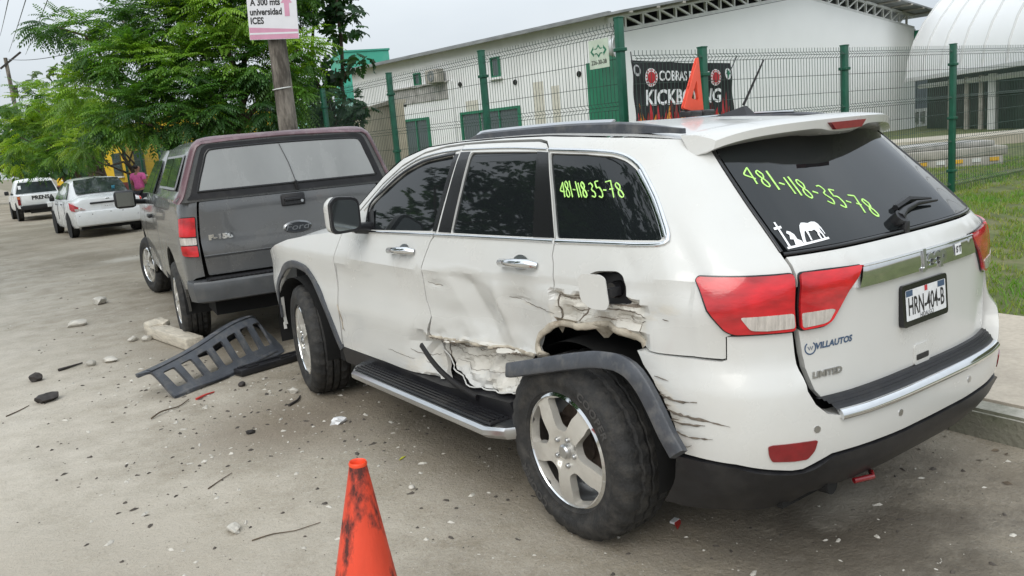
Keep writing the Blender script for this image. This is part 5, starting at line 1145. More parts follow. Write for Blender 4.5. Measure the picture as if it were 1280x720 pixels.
# lamps
def lamps(s_):
    lo = [(.99, 1.140), (.977, 1.152), (.91, 1.149), (.807, 1.145), (.732, 1.143), (.669, 1.143), (.663, 1.05), (.662, .954), (.777, .957), (.867, .961), (.895, .976), (.945, 1.045)]
    li = [(.649, 1.142), (.543, 1.139), (.380, 1.134), (.403, 1.1), (.446, 1.058), (.483, 1.01), (.520, .966), (.552, .954), (.647, .953), (.648, 1.054)]
    a = panel('tail_lamp', P_body, inset_poly(lo, -.004), 'black_gloss', J, step=.05, off=.006, rnd=.02, gap=0, flange=.03, side=s_)
    panel('lens', P_body, inset_poly(lo, .003), 'lamp_red', a, step=.035, off=.016, rnd=.018, gap=0, side=s_)
    co = [(.845, 1.022), (.749, 1.020), (.668, 1.018), (.667, .966), (.763, .968), (.815, .974)]
    panel('reversing_lens', P_body, co, 'lamp_clear', a, step=.04, off=.0185, rnd=.012, gap=.001, flange=.004, side=s_)
    b = panel('tailgate_lamp', P_body, inset_poly(li, -.004), 'black_gloss', TG, step=.05, off=.006, rnd=.015, gap=0, flange=.02, side=s_)
    panel('tailgate_lens', P_body, inset_poly(li, .003), 'lamp_red', TG, step=.035, off=.016, rnd=.014, gap=0, side=s_)
    ci = [(.642, 1.015), (.521, 1.012), (.508, 1.006), (.536, .970), (.560, .965), (.641, .963)]
    panel('reversing_lens', P_body, ci, 'lamp_clear', TG, step=.04, off=.0185, rnd=.01, gap=.001, flange=.004, side=s_)
lamps(-1); lamps(1)
# number plate
pl = [(-.157, .868), (.157, .868), (.157, 1.022), (-.157, 1.022)]
PP = lambda t, z: np.stack([-np.asarray(t), -.962-.0*z+.06*(np.asarray(z)-.94), np.asarray(z)], -1)
NP = panel('number_plate', PP, pl, 'black_gloss', J, step=.08, rnd=.016, gap=0, flange=.02, off=.004)
panel('plate_face', PP, [(-.140, .890), (.140, .890), (.140, 1.002), (-.140, 1.002)], 'plate_white', NP, step=.08, rnd=.006, gap=0, flange=0, off=.0055)
def pmap(x0, z0, off):
    return lambda v: np.stack([x0+v[:, 0], -.962+.06*(z0+v[:, 1]-.94)-off-.0*v[:, 0], z0+v[:, 1]], -1)
lettering('plate_number', 'HRN-404-B', pmap(0, .938, .0065), 'print_black', NP, size=.092, bold=.0012, xs=.575)
lettering('plate_small_print', 'HIDALGO', pmap(0, .898, .0065), 'print_black', NP, size=.024, xs=.9)
for x0, z0, w_, h_ in ((-.115, .990, .045, .022), (.108, .990, .05, .022)):
    mb = MB(); v = np.array([(-w_/2, -h_/2, 0), (w_/2, -h_/2, 0), (w_/2, h_/2, 0), (-w_/2, h_/2, 0)]); mb.add(pmap(x0, z0, .0062)(v), [(0, 1, 2, 3)]); mb.build('plate_print', 'print_blue', NP)
mb = MB(); v = np.array([(-.01, -.01, 0), (.01, -.01, 0), (.01, .01, 0), (-.01, .01, 0)]); mb.add(pmap(0, .992, .0062)(v), [(0, 1, 2, 3)]); mb.build('plate_mark', 'print_red', NP)
panel('pull_handle', P_body, [(-.05, .705), (.055, .705), (.055, .782), (-.05, .782)], 'white_paint', TG, step=.04, off=.006, rnd=.012, gap=0, flange=.006)
panel('pull_slot', P_body, [(-.04, .722), (.045, .722), (.045, .744), (-.04, .744)], 'black_plastic', TG, step=.05, off=.0075, rnd=.006, gap=0, flange=0)
# rear spoiler with brake light
us = np.linspace(-1, 1, 33); V = []; rows = 7
for u in us:
    au = abs(u); x0 = .612*u; x1 = .575*u
    yf = -.385+.02*au**2.5; zf = 1.607+.030*(1-au**2.6)+.026
    zf = 1.612+.030*(1-au**2.6)+.002
    yt = -.655+.155*au**2.2; zt = 1.622+.012*(1-au**2)-.030*au**6
    th = .036+.020*math.exp(-(u/.22)**4)
    prof = [(x0, yf, zf), (x0*.6+x1*.4, yf*.55+yt*.45, (zf+zt)/2+.008), (x1, yt+.02, zt+.002), (x1, yt, zt-.006), (x1*1.015, yt+.006, zt-th), (x1*1.02, yt+.035, zt-th-.012), (x0, yf-.05, zf-.080)]
    V += prof
F = [(i*rows+j, i*rows+j+1, (i+1)*rows+j+1, (i+1)*rows+j) for i in range(len(us)-1) for j in range(rows-1)]
F += [(i*rows+rows-1, i*rows, (i+1)*rows, (i+1)*rows+rows-1) for i in range(len(us)-1)]+[tuple(range(rows)), tuple((len(us)-1)*rows+j for j in range(rows))]
mb = MB(); mb.add(V, F); SPO = mb.build('spoiler', 'white_paint', J, smooth=35)
mb = MB(); pp = [(x, -.662+.155*abs(x/.595)**2.2, 1.593) for x in (-.105, -.05, 0, .05, .105)]
mb.prism([(-.118, 1.614), (.118, 1.614), (.085, 1.586), (-.085, 1.586)], -.664, -.645, 'y'); mb.build('brake_light', 'lamp_dark_red', SPO)
# wiper
mb = MB(); wp, wnn = on_surf(P_body, [(.03, 1.235), (-.05, 1.255), (-.17, 1.268), (-.33, 1.262)], off=.02)
mb.tube(wp, [.022, .014, .010, .005], 8); p0, n0 = on_surf(P_body, [(.03, 1.235)]); mb.tube([p0[0]-n0[0]*.01, p0[0]+n0[0]*.034], .026, 12)
p1, n1 = on_surf(P_body, [(-.02, 1.272), (-.15, 1.29), (-.32, 1.276)], off=.012); mb.tube(p1, [.012, .014, .005], 6); mb.box(wp[0]+np.array([.02, -.01, -.035]), (.03, .03, .05), bev=.006)
mb.build('wiper', 'black_plastic', RG, smooth=50)
# cowboy sticker (kneeling figure, cross and grazing horse)
def sticker_poly(mb, pts): 
    q = np.array(pts)*[.00345, .00345]; pr = panel_pts(q); mb.append(pr)
def ss(pts): return [(.648-x*.0215-y*.0015, 1.213+y*.0215+0*x) for x, y in pts]
sticks = [[(.4, .0), (9.2, .55), (9.2, .85), (.4, .3)], [(.75, .2), (1.15, .2), (.75, 3.9), (.4, 3.9)], [(-.15, 2.8), (1.35, 2.95), (1.35, 3.3), (-.15, 3.15)],
          [(2.1, .4), (3.7, .45), (3.6, .9), (3.0, 1.2), (2.9, 1.9), (2.4, 2.35), (1.9, 2.5), (1.6, 2.2), (2.0, 1.9), (1.7, 1.3), (2.3, 1.2)],
          [(3.75, .62), (4.05, .42), (4.35, .55), (4.45, .95), (4.75, 1.55), (5.15, 2.05), (5.45, 2.2), (5.5, 1.5), (5.42, .72), (5.72, .72), (5.8, 1.4), (5.95, 2.1), (6.6, 2.0), (7.3, 2.15), (7.55, 1.7), (7.4, 1.35), (7.5, .78), (7.8, .78), (7.78, 1.3), (8.0, 1.75), (8.25, 1.35), (8.3, .8), (8.6, .8), (8.55, 1.4), (8.45, 1.9), (8.5, 2.4), (8.72, 2.0), (8.85, 1.3), (9.0, 1.35), (8.95, 2.2), (8.75, 2.85), (8.35, 3.2), (7.6, 3.3), (6.8, 3.15), (6.1, 3.3), (5.5, 3.35), (4.9, 3.0), (4.4, 2.3), (4.1, 1.6)]]
for k, s0 in enumerate(sticks): panel('window_sticker', P_body, ss(s0), 'sticker_white', RG, step=.05, off=.004, gap=0, flange=0)
# hand-painted numbers (strokes of a paint marker)
DIG = {'4': [[(.75, 0), (.8, 1.0), (.05, .45), (.95, .35)]], '8': [[(.8, .82), (.5, 1), (.2, .8), (.35, .58), (.7, .42), (.8, .18), (.5, 0), (.18, .18), (.3, .42), (.68, .6), (.8, .82)]],
       '1': [[(.5, 1), (.48, 0)]], '3': [[(.15, .9), (.55, 1), (.8, .8), (.4, .55), (.85, .3), (.6, .02), (.12, .1)]], '5': [[(.8, 1), (.25, .97), (.2, .58), (.6, .62), (.82, .32), (.55, .0), (.15, .08)]],
       '7': [[(.1, .92), (.85, 1), (.45, 0)], [(.3, .5), (.8, .5)]], '-': [[(.2, .5), (.85, .48)]], '.': [[(.3, .4), (.5, .42)]]}
def painted(text, P, start, step, size, drop, parent, w, side=-1, disp=None, off=.003, slant=0., seed=1):
    rr = random.Random(seed); mb = MB(); x = 0.
    for ch in text:
        wd = {'1': .45, '-': .75, '.': .4}.get(ch, 1.)
        sc = size*rr.uniform(.9, 1.08)
        for st in DIG[ch]:
            q = smooth_path([(a*sc*.72*wd, b*sc) for a, b in st], .008)
            t = start[0]-(x+q[:, 0]); z = start[1]+q[:, 1]+(x+q[:, 0])*drop
            p, n = on_surf(P, np.c_[t-slant*q[:, 1], z], side, off); sweep(mb, p, n, w*rr.uniform(.85, 1.15), .0012, sides=5)
        x += step*wd*rr.uniform(.94, 1.05)
    return mb.build('painted_number', 'paint_marker', parent, smooth=60)
painted('481-118-35-78', P_body, (.628, 1.432), .0515, .062, -.330, RG, .0075, seed=4)
painted('481-118.35-78', P_body, (1.565, 1.405), .0430, .058, .0, qpL, .0062, seed=9)
# ---- rear bumper
bt = [(.533, .652), (.596, .671), (.637, .709), (.661, .757), (.664, .823), (.666, .881), (.668, .95), (.795, .955), (.890, .955), (.897, .877), (.914, .872), (1.012, .878), (1.145, .876), (1.234, .879), (1.182, .783), (1.134, .678), (1.089, .527), (1.008, .522), (.915, .515), (.81, .493), (.726, .479), (.688, .479), (.654, .491), (.579, .518), (.437, .519), (.209, .514)]
bo = bt+[(-a, b) for a, b in reversed(bt)]
BUM = panel('rear_bumper', P_bump, bo, 'scraped_paint', J, step=.04, gap=.003, flange=.085, disp=lambda t, z: .006*(t > .95)*ridged(t, z, 14., 2.)*sstep(1.0, 1.1, t))
_me = BUM.data; _v = np.zeros(len(_me.vertices)*3); _me.vertices.foreach_get('co', _v); _v = _v.reshape(-1, 3)
_t = np.where(_v[:, 0] < 0, np.interp(_v[:, 1], PLAN[3:14, 1], PT[3:14]), 0); _a = A_bump(_t, _v[:, 2]); _c = np.ones((len(_a), 4)); _c[:, :3] = _a[:, None]
_me.color_attributes.new('damage', 'FLOAT_COLOR', 'POINT').data.foreach_set('color', _c.ravel())
low = [(1.115, .522), (1.008, .518), (.915, .511), (.81, .489), (.726, .475), (.688, .475), (.654, .487), (.579, .514), (.437, .515), (.209, .510)]
lb = [(.15, .375), (.467, .365), (.60, .352), (.636, .30), (.717, .287), (.877, .295), (1.028, .291), (1.12, .30)]
lo_ = [(-a, b) for a, b in lb[::-1]]+lb+low+[(-a, b) for a, b in reversed(low)]
panel('bumper_cladding', P_bump, lo_, 'black_plastic', BUM, step=.05, gap=.003, off=.006, flange=.05, disp=lambda t, z: -.010*np.exp(-((z-.47+.02*np.cos(t*4))/.02)**2))
for s_ in (-1, 1):
    ref = [(.813, .582), (.8, .587), (.691, .586), (.640, .584), (.651, .547), (.676, .519), (.725, .519), (.799, .526), (.81, .549)]
    panel('reflector', P_bump, ref, 'lamp_dark_red', BUM, step=.04, off=.004, rnd=.008, gap=0, flange=.01, side=s_)
    for t0 in (.640, .244):
        ring = [(t0+.0125*math.cos(a), (.622 if t0 > .5 else .588)+.0125*math.sin(a)) for a in np.linspace(0, 2*math.pi, 16, endpoint=False)]
        panel('parking_sensor', P_bump, ring, 'satin_metal', BUM, step=.03, off=.002, gap=0, flange=.003, side=s_)
ts = np.linspace(-.585, .585, 40); V = []; K = 12
for t in ts:
    a = P_body(np.array([t]), np.array([.705]))[0]; b_ = P_bump(np.array([t*.93]), np.array([.655]))[0]
    for k in range(K):
        u = k/(K-1); q = a*(1-u)+b_*u; q[2] = .707-.045*u**1.6+(.006 if (k % 2 and 1 < k < 9) else 0); V.append(q)
F = [(i*K+j, i*K+j+1, (i+1)*K+j+1, (i+1)*K+j) for i in range(len(ts)-1) for j in range(K-1)]
mb = MB(); mb.add(V, F); STEP = mb.build('bumper_step', 'black_plastic', BUM)
mb = MB(); q = np.c_[np.linspace(-.545, .545, 30), np.full(30, .656)]; p, n = on_surf(P_bump, q); n = n*[1, 1, 0]+[0, 0, .8]; n /= np.linalg.norm(n, axis=1)[:, None]; sweep(mb, p, n, .042, .014); mb.build('step_edge', 'chrome', BUM, smooth=60)
mb = MB(); mb.tube([(-.40, -.92, .352), (-.33, -.95, .354), (-.29, -.92, .350)], .011, 8); mb.build('tow_hook', 'lamp_dark_red', J, smooth=60)
mb = MB(); mb.tube([(-.52, -.6, .36), (-.50, -.90, .362)], .034, 14); mb.build('exhaust', 'black_void', J, smooth=60)
for i_, (pth, w_) in enumerate((([(1.16, .74), (1.10, .725), (1.03, .73)], .012), ([(1.15, .69), (1.08, .675), (1.00, .668), (.93, .655)], .014), ([(1.14, .655), (1.08, .645), (1.01, .652)], .010), ([(1.13, .62), (1.07, .60), (.99, .605)], .010), ([(1.12, .585), (1.08, .56), (1.06, .57)], .008), ([(1.17, .80), (1.12, .79)], .008))):
    g_ = np.random.default_rng(40+i_); q = smooth_path(pth, .012); q = q+g_.normal(0, .0012, q.shape); p, n = on_surf(P_bump, q, -1, .0015); mb = MB(); sweep(mb, p, n, w_*np.sin(np.linspace(.2, math.pi-.1, len(q)))**.6*np.clip(g_.normal(.7, .3, len(q)), .2, 1.3), .001, sides=4); mb.build('paint_scrape', 'crack_dark', BUM)
# ---- sills and running boards
for s_ in (-1, 1):
    panel('sill', P_body, [(1.98, .36), (3.86, .36), (3.86, .462), (3.247, .466), (2.66, .458), (2.3, .484), (2.05, .50)], 'black_plastic', J, step=.1, off=.004, gap=0, flange=.1, side=s_)
    mb = MB(); prof = [(-.90, .345), (-1.065, .355), (-1.09, .375), (-1.09, .398), (-1.075, .410), (-.90, .418)]
    ys = [1.93, 1.88, 1.80, .44, .35, .31]; sc = [.35, .72, 1, 1, .72, .35]; V = []
    for y, f in zip(ys, sc):
        for x, z in prof: V.append((s_*-(-.90+(x+.90)*f), y, z))
    F = [(i*6+j, i*6+(j+1) % 6, (i+1)*6+(j+1) % 6, (i+1)*6+j) for i in range(5) for j in range(6)]+[tuple(range(6)), tuple(30+j for j in range(6))]
    mb.add(V, F); rb = mb.build('running_board', 'satin_metal', J, smooth=30)
    mb = MB(); mb.box((s_*.985, 1.12, .4185), (.15, 1.40, .012), bev=.004)
    for i in range(6): mb.box((s_*(.925+.024*i), 1.12, .427), (.010, 1.36, .008))
    mb.build('tread', 'black_plastic', rb)
# ---- mirrors
for s_ in (-1, 1):
    sec = []
    mb = MB(); c = Vector((s_*1.075, 1.70, 1.318))
    V = []; rr_ = round_poly([(-.088, -.098), (.085, -.094), (.088, .090), (-.05, .106), (-.088, .07)], .045, 4)
    for y, f in ((-.055, .96), (-.05, 1.0), (.03, .97), (.09, .72), (.11, .3)):
        for a, b in rr_: V.append((c.x-s_*a*f, c.y+y, c.z+b*f))
    n = len(rr_); F = [(i*n+j, i*n+(j+1) % n, (i+1)*n+(j+1) % n, (i+1)*n+j) for i in range(4) for j in range(n)]+[tuple(range(n)), tuple(4*n+j for j in range(n))]
    mb.add(V, F); mo = mb.build('door_mirror', 'white_paint', J, smooth=60)
    mb = MB(); V = [(c.x-s_*a*.99, c.y-.057, c.z+b*.99) for a, b in rr_]+[(c.x-s_*a*1.02, c.y-.035, c.z+b*1.02) for a, b in rr_]; mb.add(V, [tuple(range(n))]+[(j, (j+1) % n, n+(j+1) % n, n+j) for j in range(n)]); mb.build('mirror_rim', 'black_plastic', mo)
    mb = MB(); V = [(c.x-s_*a*.86, c.y-.0595, c.z+b*.84) for a, b in rr_]; mb.add(V, [tuple(range(n))]); mb.build('mirror_glass', 'mirror_grey', mo)
    mb = MB(); mb.tube([(s_*1.0, 1.70, 1.235), (s_*.90, 1.72, 1.222)], [.03, .035], 8); mb.add([(s_*.905, 1.66, 1.225), (s_*.905, 1.95, 1.195), (s_*.878, 1.76, 1.31), (s_*.87, 1.72, 1.33)], [(0, 1, 2, 3)]); mb.build('mirror_arm', 'black_plastic', mo, smooth=50)
# ---- torn wheel arch trim
F_T = [(-1.0, .298, .681), (-.998, .125, .727), (-.997, -.034, .77), (-.995, -.181, .808), (-.994, -.293, .831), (-.993, -.378, .837), (-.991, -.444, .822), (-.99, -.502, .777), (-.988, -.553, .706), (-.987, -.603, .625), (-.985, -.652, .56)]
p = smooth_path(F_T, .03); mb = MB(); sweep(mb, p+[[-.012, 0, 0]], np.tile([-1., 0, .35], (len(p), 1))/1.06, .062, .024, flat=True); mb.build('torn_arch_trim', 'grey_plastic', J, smooth=40)
# ---- wheels
W0 = build_wheel(J, .387, .265, .2445, FIVE, text=[('COOPER', R(-47)), ('COOPER', R(133))])
W0.name = 'wheel'
place_wheel(W0, -.862, 0, .387, True, steer=R(-1), camber=R(-1.5), spin=R(3))
W1 = dup(W0, J); place_wheel(W1, -.815, 2.915, .384, True, steer=R(-11), spin=R(20))
W2 = dup(W0, J); place_wheel(W2, .82, 2.915, .384, False, steer=R(-11), spin=R(10))
W3 = dup(W0, J); place_wheel(W3, .82, 0, .384, False, spin=R(40))
# ------------------------------------------------------------------ grey pickup with a camper shell
FT = thing('grey_pickup', 'dark grey pickup with a maroon topped camper shell parked ahead of the white SUV', 'pickup', (-.13, 5.554, 0), -.143)
FPL = np.array([(0, -1.075), (.3, -1.075), (.6, -1.073), (.80, -1.068), (.88, -1.055), (.925, -1.02), (.955, -.96), (.968, -.85), (.975, -.5), (.985, .3), (.99, 1.5), (.99, 3.2), (.975, 4.0), (.93, 4.22), (.78, 4.36), (.5, 4.44), (0, 4.47)])
FPT = np.concatenate([[0], np.cumsum(np.hypot(*np.diff(FPL, axis=0).T))]); FX = Sp(np.c_[FPT, FPL[:, 0]]); FY = Sp(np.c_[FPT, FPL[:, 1]])
FW = Sp([(.35, .95), (.55, .965), (.72, .98), (.95, .99), (1.05, .988), (1.15, .978), (1.28, .962), (1.36, .945)])
FS = Sp([(.35, .02), (.7, .012), (.86, .0), (.9, -.012), (1.05, 0), (1.3, .0), (1.36, .01)])
def P_f(t, z):
    t = np.asarray(t, float); z = np.asarray(z, float); sg = np.where(t < 0, -1., 1.); t = np.abs(t)
    f = 1-sstep(-1.04, -.95, FY(t))
    return np.stack([-sg*FX(t)*FW(z)/.99, FY(t)+FS(z)*f, z+0*t], -1)
def ft(y): return float(np.interp(y, FPL[3:-2, 1], FPT[3:-2]))
FC = (0, 1.5, .8)
def fp(name, out, m, par, **k): return panel(name, P_f, out, m, par, centre=FC, **k)
tgt = [(-.795, .712), (.795, .712), (.812, 1.0), (.812, 1.345), (-.812, 1.345), (-.812, 1.0)]
FTG = fp('tailgate', tgt, 'grey_paint', FT, step=.08, gap=.005, flange=.04, rnd=.02)
mb = MB(); mb.box((0, -1.083, 1.279), (.205, .02, .105), bev=.012); o = mb.build('handle_plate', 'black_plastic', FTG, smooth=40)
mb = MB(); mb.box((-.01, -1.103, 1.285), (.14, .022, .034), bev=.010); mb.box((0, -1.095, 1.255), (.15, .006, .03)); mb.build('handle', 'black_gloss', FTG, smooth=40)
mb = MB(); mb.lathe([(0, -.004), (.012, -.004), (.014, 0), (.014, .01)], 16, 'y', (.075, -1.096, 1.262)); mb.build('lock', 'satin_metal', FTG, smooth=40)
def oval(rx, rz, y, c): return [(c[0]+rx*math.cos(a), y, c[1]+rz*math.sin(a)) for a in np.linspace(0, 2*math.pi, 40, endpoint=False)]
mb = MB(); a = oval(.124, .052, -1.083, (.01, 1.037)); b_ = oval(.112, .042, -1.094, (.01, 1.037)); c = oval(.135, .06, -1.066, (.01, 1.037)); mb.add(c+a+b_, [(i, (i+1) % 40, 40+(i+1) % 40, 40+i) for i in range(40)]+[(40+i, 40+(i+1) % 40, 80+(i+1) % 40, 80+i) for i in range(40)]); EM = mb.build('emblem', 'satin_metal', FTG, smooth=50)
mb = MB(); mb.add(oval(.113, .043, -1.090, (.01, 1.037)), [tuple(range(40))]); mb.build('emblem_field', 'oval_emblem', EM)
lettering('emblem_script', 'Ford', lambda v: np.stack([.01+v[:, 0], -1.092-v[:, 2], 1.037+v[:, 1]], -1), 'oval_script', EM, size=.078, bold=.0, extrude=.002, xs=1.4, shear=.35)
lettering('badge', 'F-150', lambda v: np.stack([-.645+v[:, 0], -1.083-v[:, 2], 1.035+v[:, 1]], -1), 'chrome', FTG, size=.056, bold=.004, extrude=.006, xs=1.55)
mb = MB(); mb.add([(-.80, -1.078, .868), (.80, -1.078, .868), (.80, -1.088, .884), (-.80, -1.088, .884), (-.80, -1.072, .895), (.80, -1.072, .895)], [(0, 1, 2, 3), (3, 2, 5, 4)]); mb.build('pressed_crease', 'grey_paint', FTG)
for s_ in (-1, 1):
    lam = [(.838, .888), (.955, .898), (.985, .905), (1.0, 1.212), (.965, 1.218), (.840, 1.220)]
    la = fp('tail_lamp', inset_poly(lam, -.006), 'black_gloss', FT, step=.06, off=.003, rnd=.02, gap=0, flange=.02, side=s_)
    lu = [(.838, 1.055), (.998, 1.06), (1.0, 1.212), (.965, 1.218), (.840, 1.220)]; lw = [(.838, .985), (.992, .990), (.998, 1.055), (.838, 1.050)]; lb_ = [(.838, .888), (.955, .898), (.985, .905), (.992, .985), (.838, .980)]
    for q, m_ in ((lu, 'lamp_red'), (lw, 'lamp_clear'), (lb_, 'lamp_red')): fp('lens', q, m_, la, step=.05, off=.014, rnd=.012, gap=.002, side=s_)
    bside = [(.822, .712), (.822, 1.355), (ft(1.02), 1.355), (ft(1.02), .56), (ft(.60), .55)]
    for a in np.linspace(-.12, math.pi+.12, 15): bside.append((ft(.01+.52*math.cos(a)), .40+.50*math.sin(a)) if True else 0)
    bside += [(ft(-.62), .56), (ft(-.90), .60), (.90, .70)]
    fp('bed_side', bside, 'grey_paint', FT, step=.09, side=s_, gap=.004)
    cab = [(ft(1.03), 1.36), (ft(2.75), 1.30), (ft(2.78), 1.1), (ft(2.80), .75), (ft(2.74), .48), (ft(1.03), .48)]
    d = fp('door', cab, 'grey_paint', FT, step=.12, side=s_, gap=.004)
    mb = MB(); mb.box((s_*1.0, 1.75, 1.12), (.04, .2, .04), bev=.012); mb.build('door_handle', 'black_plastic', d)
    fen = [(ft(2.76), 1.295), (ft(3.5), 1.24), (ft(4.15), 1.16), (ft(4.2)+.1, .9), (ft(4.2)+.1, .55), (ft(4.05), .5)]
    for a in np.linspace(-.15, math.pi+.15, 15): fen.append((ft(3.514+.50*math.cos(a)), .40+.47*math.sin(a)))
    fen += [(ft(2.76), .48), (ft(2.82), .75), (ft(2.80), 1.1)]
    fp('fender', fen, 'grey_paint', FT, step=.1, side=s_, gap=.004)
    for yy in (.01, 3.514):
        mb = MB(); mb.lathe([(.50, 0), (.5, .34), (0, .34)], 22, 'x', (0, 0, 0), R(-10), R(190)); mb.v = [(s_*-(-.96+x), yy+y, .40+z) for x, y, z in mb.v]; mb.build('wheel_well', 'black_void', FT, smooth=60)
    # mirror
    mb = MB(); mb.box((s_*1.185, 2.58, 1.305), (.24, .12, .215), bev=.045); mb.tube([(s_*.95, 2.68, 1.25), (s_*1.1, 2.6, 1.27)], .03, 8); mo = mb.build('door_mirror', 'black_plastic', FT, smooth=50)
    mb = MB(); mb.box((s_*1.185, 2.519, 1.305), (.19, .004, .165)); mb.build('mirror_glass', 'mirror_grey', mo)
# camper shell
def shell_half(g=0., zt=0.):
    return [(.0, 1.345), (.955-g, 1.345), (.952-g, 1.37), (.915-g, 1.40), (.875-g, 1.50), (.828-g, 1.62), (.778-g, 1.745), (.75-g, 1.80), (.695-g, 1.836+zt), (.50-g, 1.850+zt), (.22, 1.856+zt), (0, 1.858+zt)]
SH = loft('camper_shell', [(-1.075, shell_half(.0)), (-1.0, shell_half(-.008, .006)), (-.3, shell_half(-.008, .014)), (.4, shell_half(-.008, .012)), (1.0, shell_half(.0, .0))], 'grey_paint', FT, smooth=40)
# maroon painted rear rim
ring = [(.955, 1.352), (.915, 1.40), (.875, 1.50), (.828, 1.62), (.778, 1.745), (.75, 1.802), (.695, 1.838), (.50, 1.852), (.22, 1.858), (0, 1.860)]
rp = [(-x, -1.05, z) for x, z in ring]+[(x, -1.05, z) for x, z in ring[::-1][1:]]
q = smooth_path(rp, .05); mb = MB(); cn = np.array([0, -1.05, 1.5]); nn = q-cn; nn /= np.linalg.norm(nn, axis=1)[:, None]; sweep(mb, q-nn*.008, nn*[1, 1, 1]+[0, -.35, 0], .10, .020); mb.build('shell_rim', 'maroon_paint', SH, smooth=60)
inner = [(-.875, 1.362), (-.835, 1.40), (-.80, 1.50), (-.757, 1.62), (-.712, 1.74), (-.69, 1.786), (-.645, 1.806), (0, 1.818)]
inner = inner+[(-x, z) for x, z in inner[::-1][1:]]
PB = lambda t, z: np.stack([np.asarray(t), -1.085+.02*(np.asarray(z)-1.36), np.asarray(z)], -1)
HF = panel('shell_hatch', PB, inner, 'black_plastic', SH, step=.1, rnd=.03, gap=0, flange=.03, centre=(0, 1, 1.5), off=.004)
gl = [(-.775, 1.425), (-.745, 1.52), (-.70, 1.64), (-.664, 1.735), (-.64, 1.760), (-.5, 1.770), (0, 1.778)]; gl = gl+[(-x, z) for x, z in gl[::-1][1:]]
panel('hatch_glass', PB, gl, 'dusty_glass', HF, step=.1, rnd=.03, gap=0, flange=.006, centre=(0, 1, 1.5), off=.009)
strip('hatch_trim', PB, gl+[gl[0]], .022, .006, 'black_gloss', HF, off=.006)
mb = MB(); mb.box((.045, -1.10, 1.40), (.03, .03, .085), rot=(0, R(-12), 0), bev=.006); mb.build('hatch_latch', 'black_gloss', HF)
mb = MB(); mb.tube([(-.06, -1.092, 1.765), (.0, -1.094, 1.6), (.04, -1.097, 1.44)], .0025, 5); mb.build('cable', 'black_plastic', HF)
# shell side windows
for s_ in (-1, 1):
    def PS(t, z, s_=s_): 
        z = np.asarray(z); return np.stack([s_*(.922-.43*(z-1.47)), np.asarray(t), z], -1)
    for q in ([(-.80, 1.47), (-.12, 1.47), (-.12, 1.72), (-.76, 1.72)], [(-.08, 1.47), (.62, 1.47), (.60, 1.72), (-.08, 1.72)]):
        f_ = panel('side_frame', PS, inset_poly(q, -.03), 'satin_grey', SH, step=.2, rnd=.02, gap=0, flange=.01, centre=(0, 0, 1.5)); panel('side_glass', PS, q, 'side_glass', f_, step=.2, rnd=.02, gap=0, flange=0, off=.004, centre=(0, 0, 1.5))
# cab
def cab_half(w0, w1, zt): return [(0, 1.25), (w0, 1.25), (w0-.01, 1.25+(zt-1.25)*.14), ((w0+w1)/2, 1.25+(zt-1.25)*.5), (w1+.03, 1.25+(zt-1.25)*.80), (w1-.03, zt-.035), (w1-.2, zt-.008), (0, zt)]
CAB = loft('cab_roof', [(1.06, cab_half(.95, .74, 1.80)), (1.35, cab_half(.965, .76, 1.855)), (2.0, cab_half(.965, .75, 1.86)), (2.25, cab_half(.965, .74, 1.83)), (2.62, cab_half(.96, .82, 1.52)), (2.95, cab_half(.95, .86, 1.34))], 'grey_paint', FT, smooth=40)
for s_ in (-1, 1):
    def PC(t, z, s_=s_):
        z = np.asarray(z); return np.stack([s_*(.962-.48*(z-1.36)+.012), np.asarray(t), z], -1)
    panel('window', PC, [(1.25, 1.38), (1.62, 1.38), (1.62, 1.72), (1.30, 1.72)], 'side_glass', CAB, step=.2, rnd=.03, gap=0, flange=.01, centre=(0, 1.5, 1.4))
    panel('window', PC, [(1.68, 1.38), (2.66, 1.36), (2.60, 1.44), (2.28, 1.70), (2.15, 1.725), (1.68, 1.725)], 'side_glass', CAB, step=.2, rnd=.03, gap=0, flange=.01, centre=(0, 1.5, 1.4))
mb = MB(); mb.add([(-.66, 2.29, 1.775), (.66, 2.29, 1.775), (.80, 2.90, 1.345), (-.80, 2.90, 1.345)], [(0, 1, 2, 3)]); mb.build('windscreen', 'side_glass', CAB)
loft('hood', [(2.75, [(0, 1.0), (.95, 1.0), (.95, 1.28), (.8, 1.345), (0, 1.36)]), (3.5, [(0, 1.0), (.95, 1.0), (.95, 1.23), (.8, 1.30), (0, 1.315)]), (4.1, [(0, .9), (.93, .9), (.93, 1.15), (.78, 1.21), (0, 1.22)]), (4.38, [(0, .6), (.82, .6), (.82, 1.0), (.7, 1.06), (0, 1.08)])], 'grey_paint', FT, smooth=35)
mb = MB(); mb.box((0, 4.35, .62), (1.86, .2, .22), bev=.05); mb.build('front_bumper', 'satin_metal', FT, smooth=40)
# rear bumper
bp_ = [(-.955, -.93), (-.965, -1.05), (-.93, -1.16), (-.80, -1.215), (-.2, -1.235)]; bp_ = bp_+[(-x, y) for x, y in bp_[::-1]]
V = []; K = len(bp_)
for z, s_, dy in ((.50, .93, .05), (.515, .985, .01), (.60, 1.0, 0), (.665, 1.0, 0), (.682, .99, .012)):
    V += [(x*s_, y+dy if abs(x) < .9 else y, z if abs(x) > .25 else z+.0) for x, y in bp_]
V += [(x*.9, min(-.98, y+.2), .684) for x, y in bp_]
F = [(i*K+j, i*K+j+1, (i+1)*K+j+1, (i+1)*K+j) for i in range(5) for j in range(K-1)]
mb = MB(); mb.add(V, F); BB = mb.build('rear_bumper', 'bumper_grey', FT, smooth=35)
mb = MB(); mb.box((0, -1.12, .690), (1.62, .15, .016), bev=.004)
for i in range(40): mb.box((-.78+.04*i, -1.195+.004*(i % 2), .697), (.022, .03, .008))
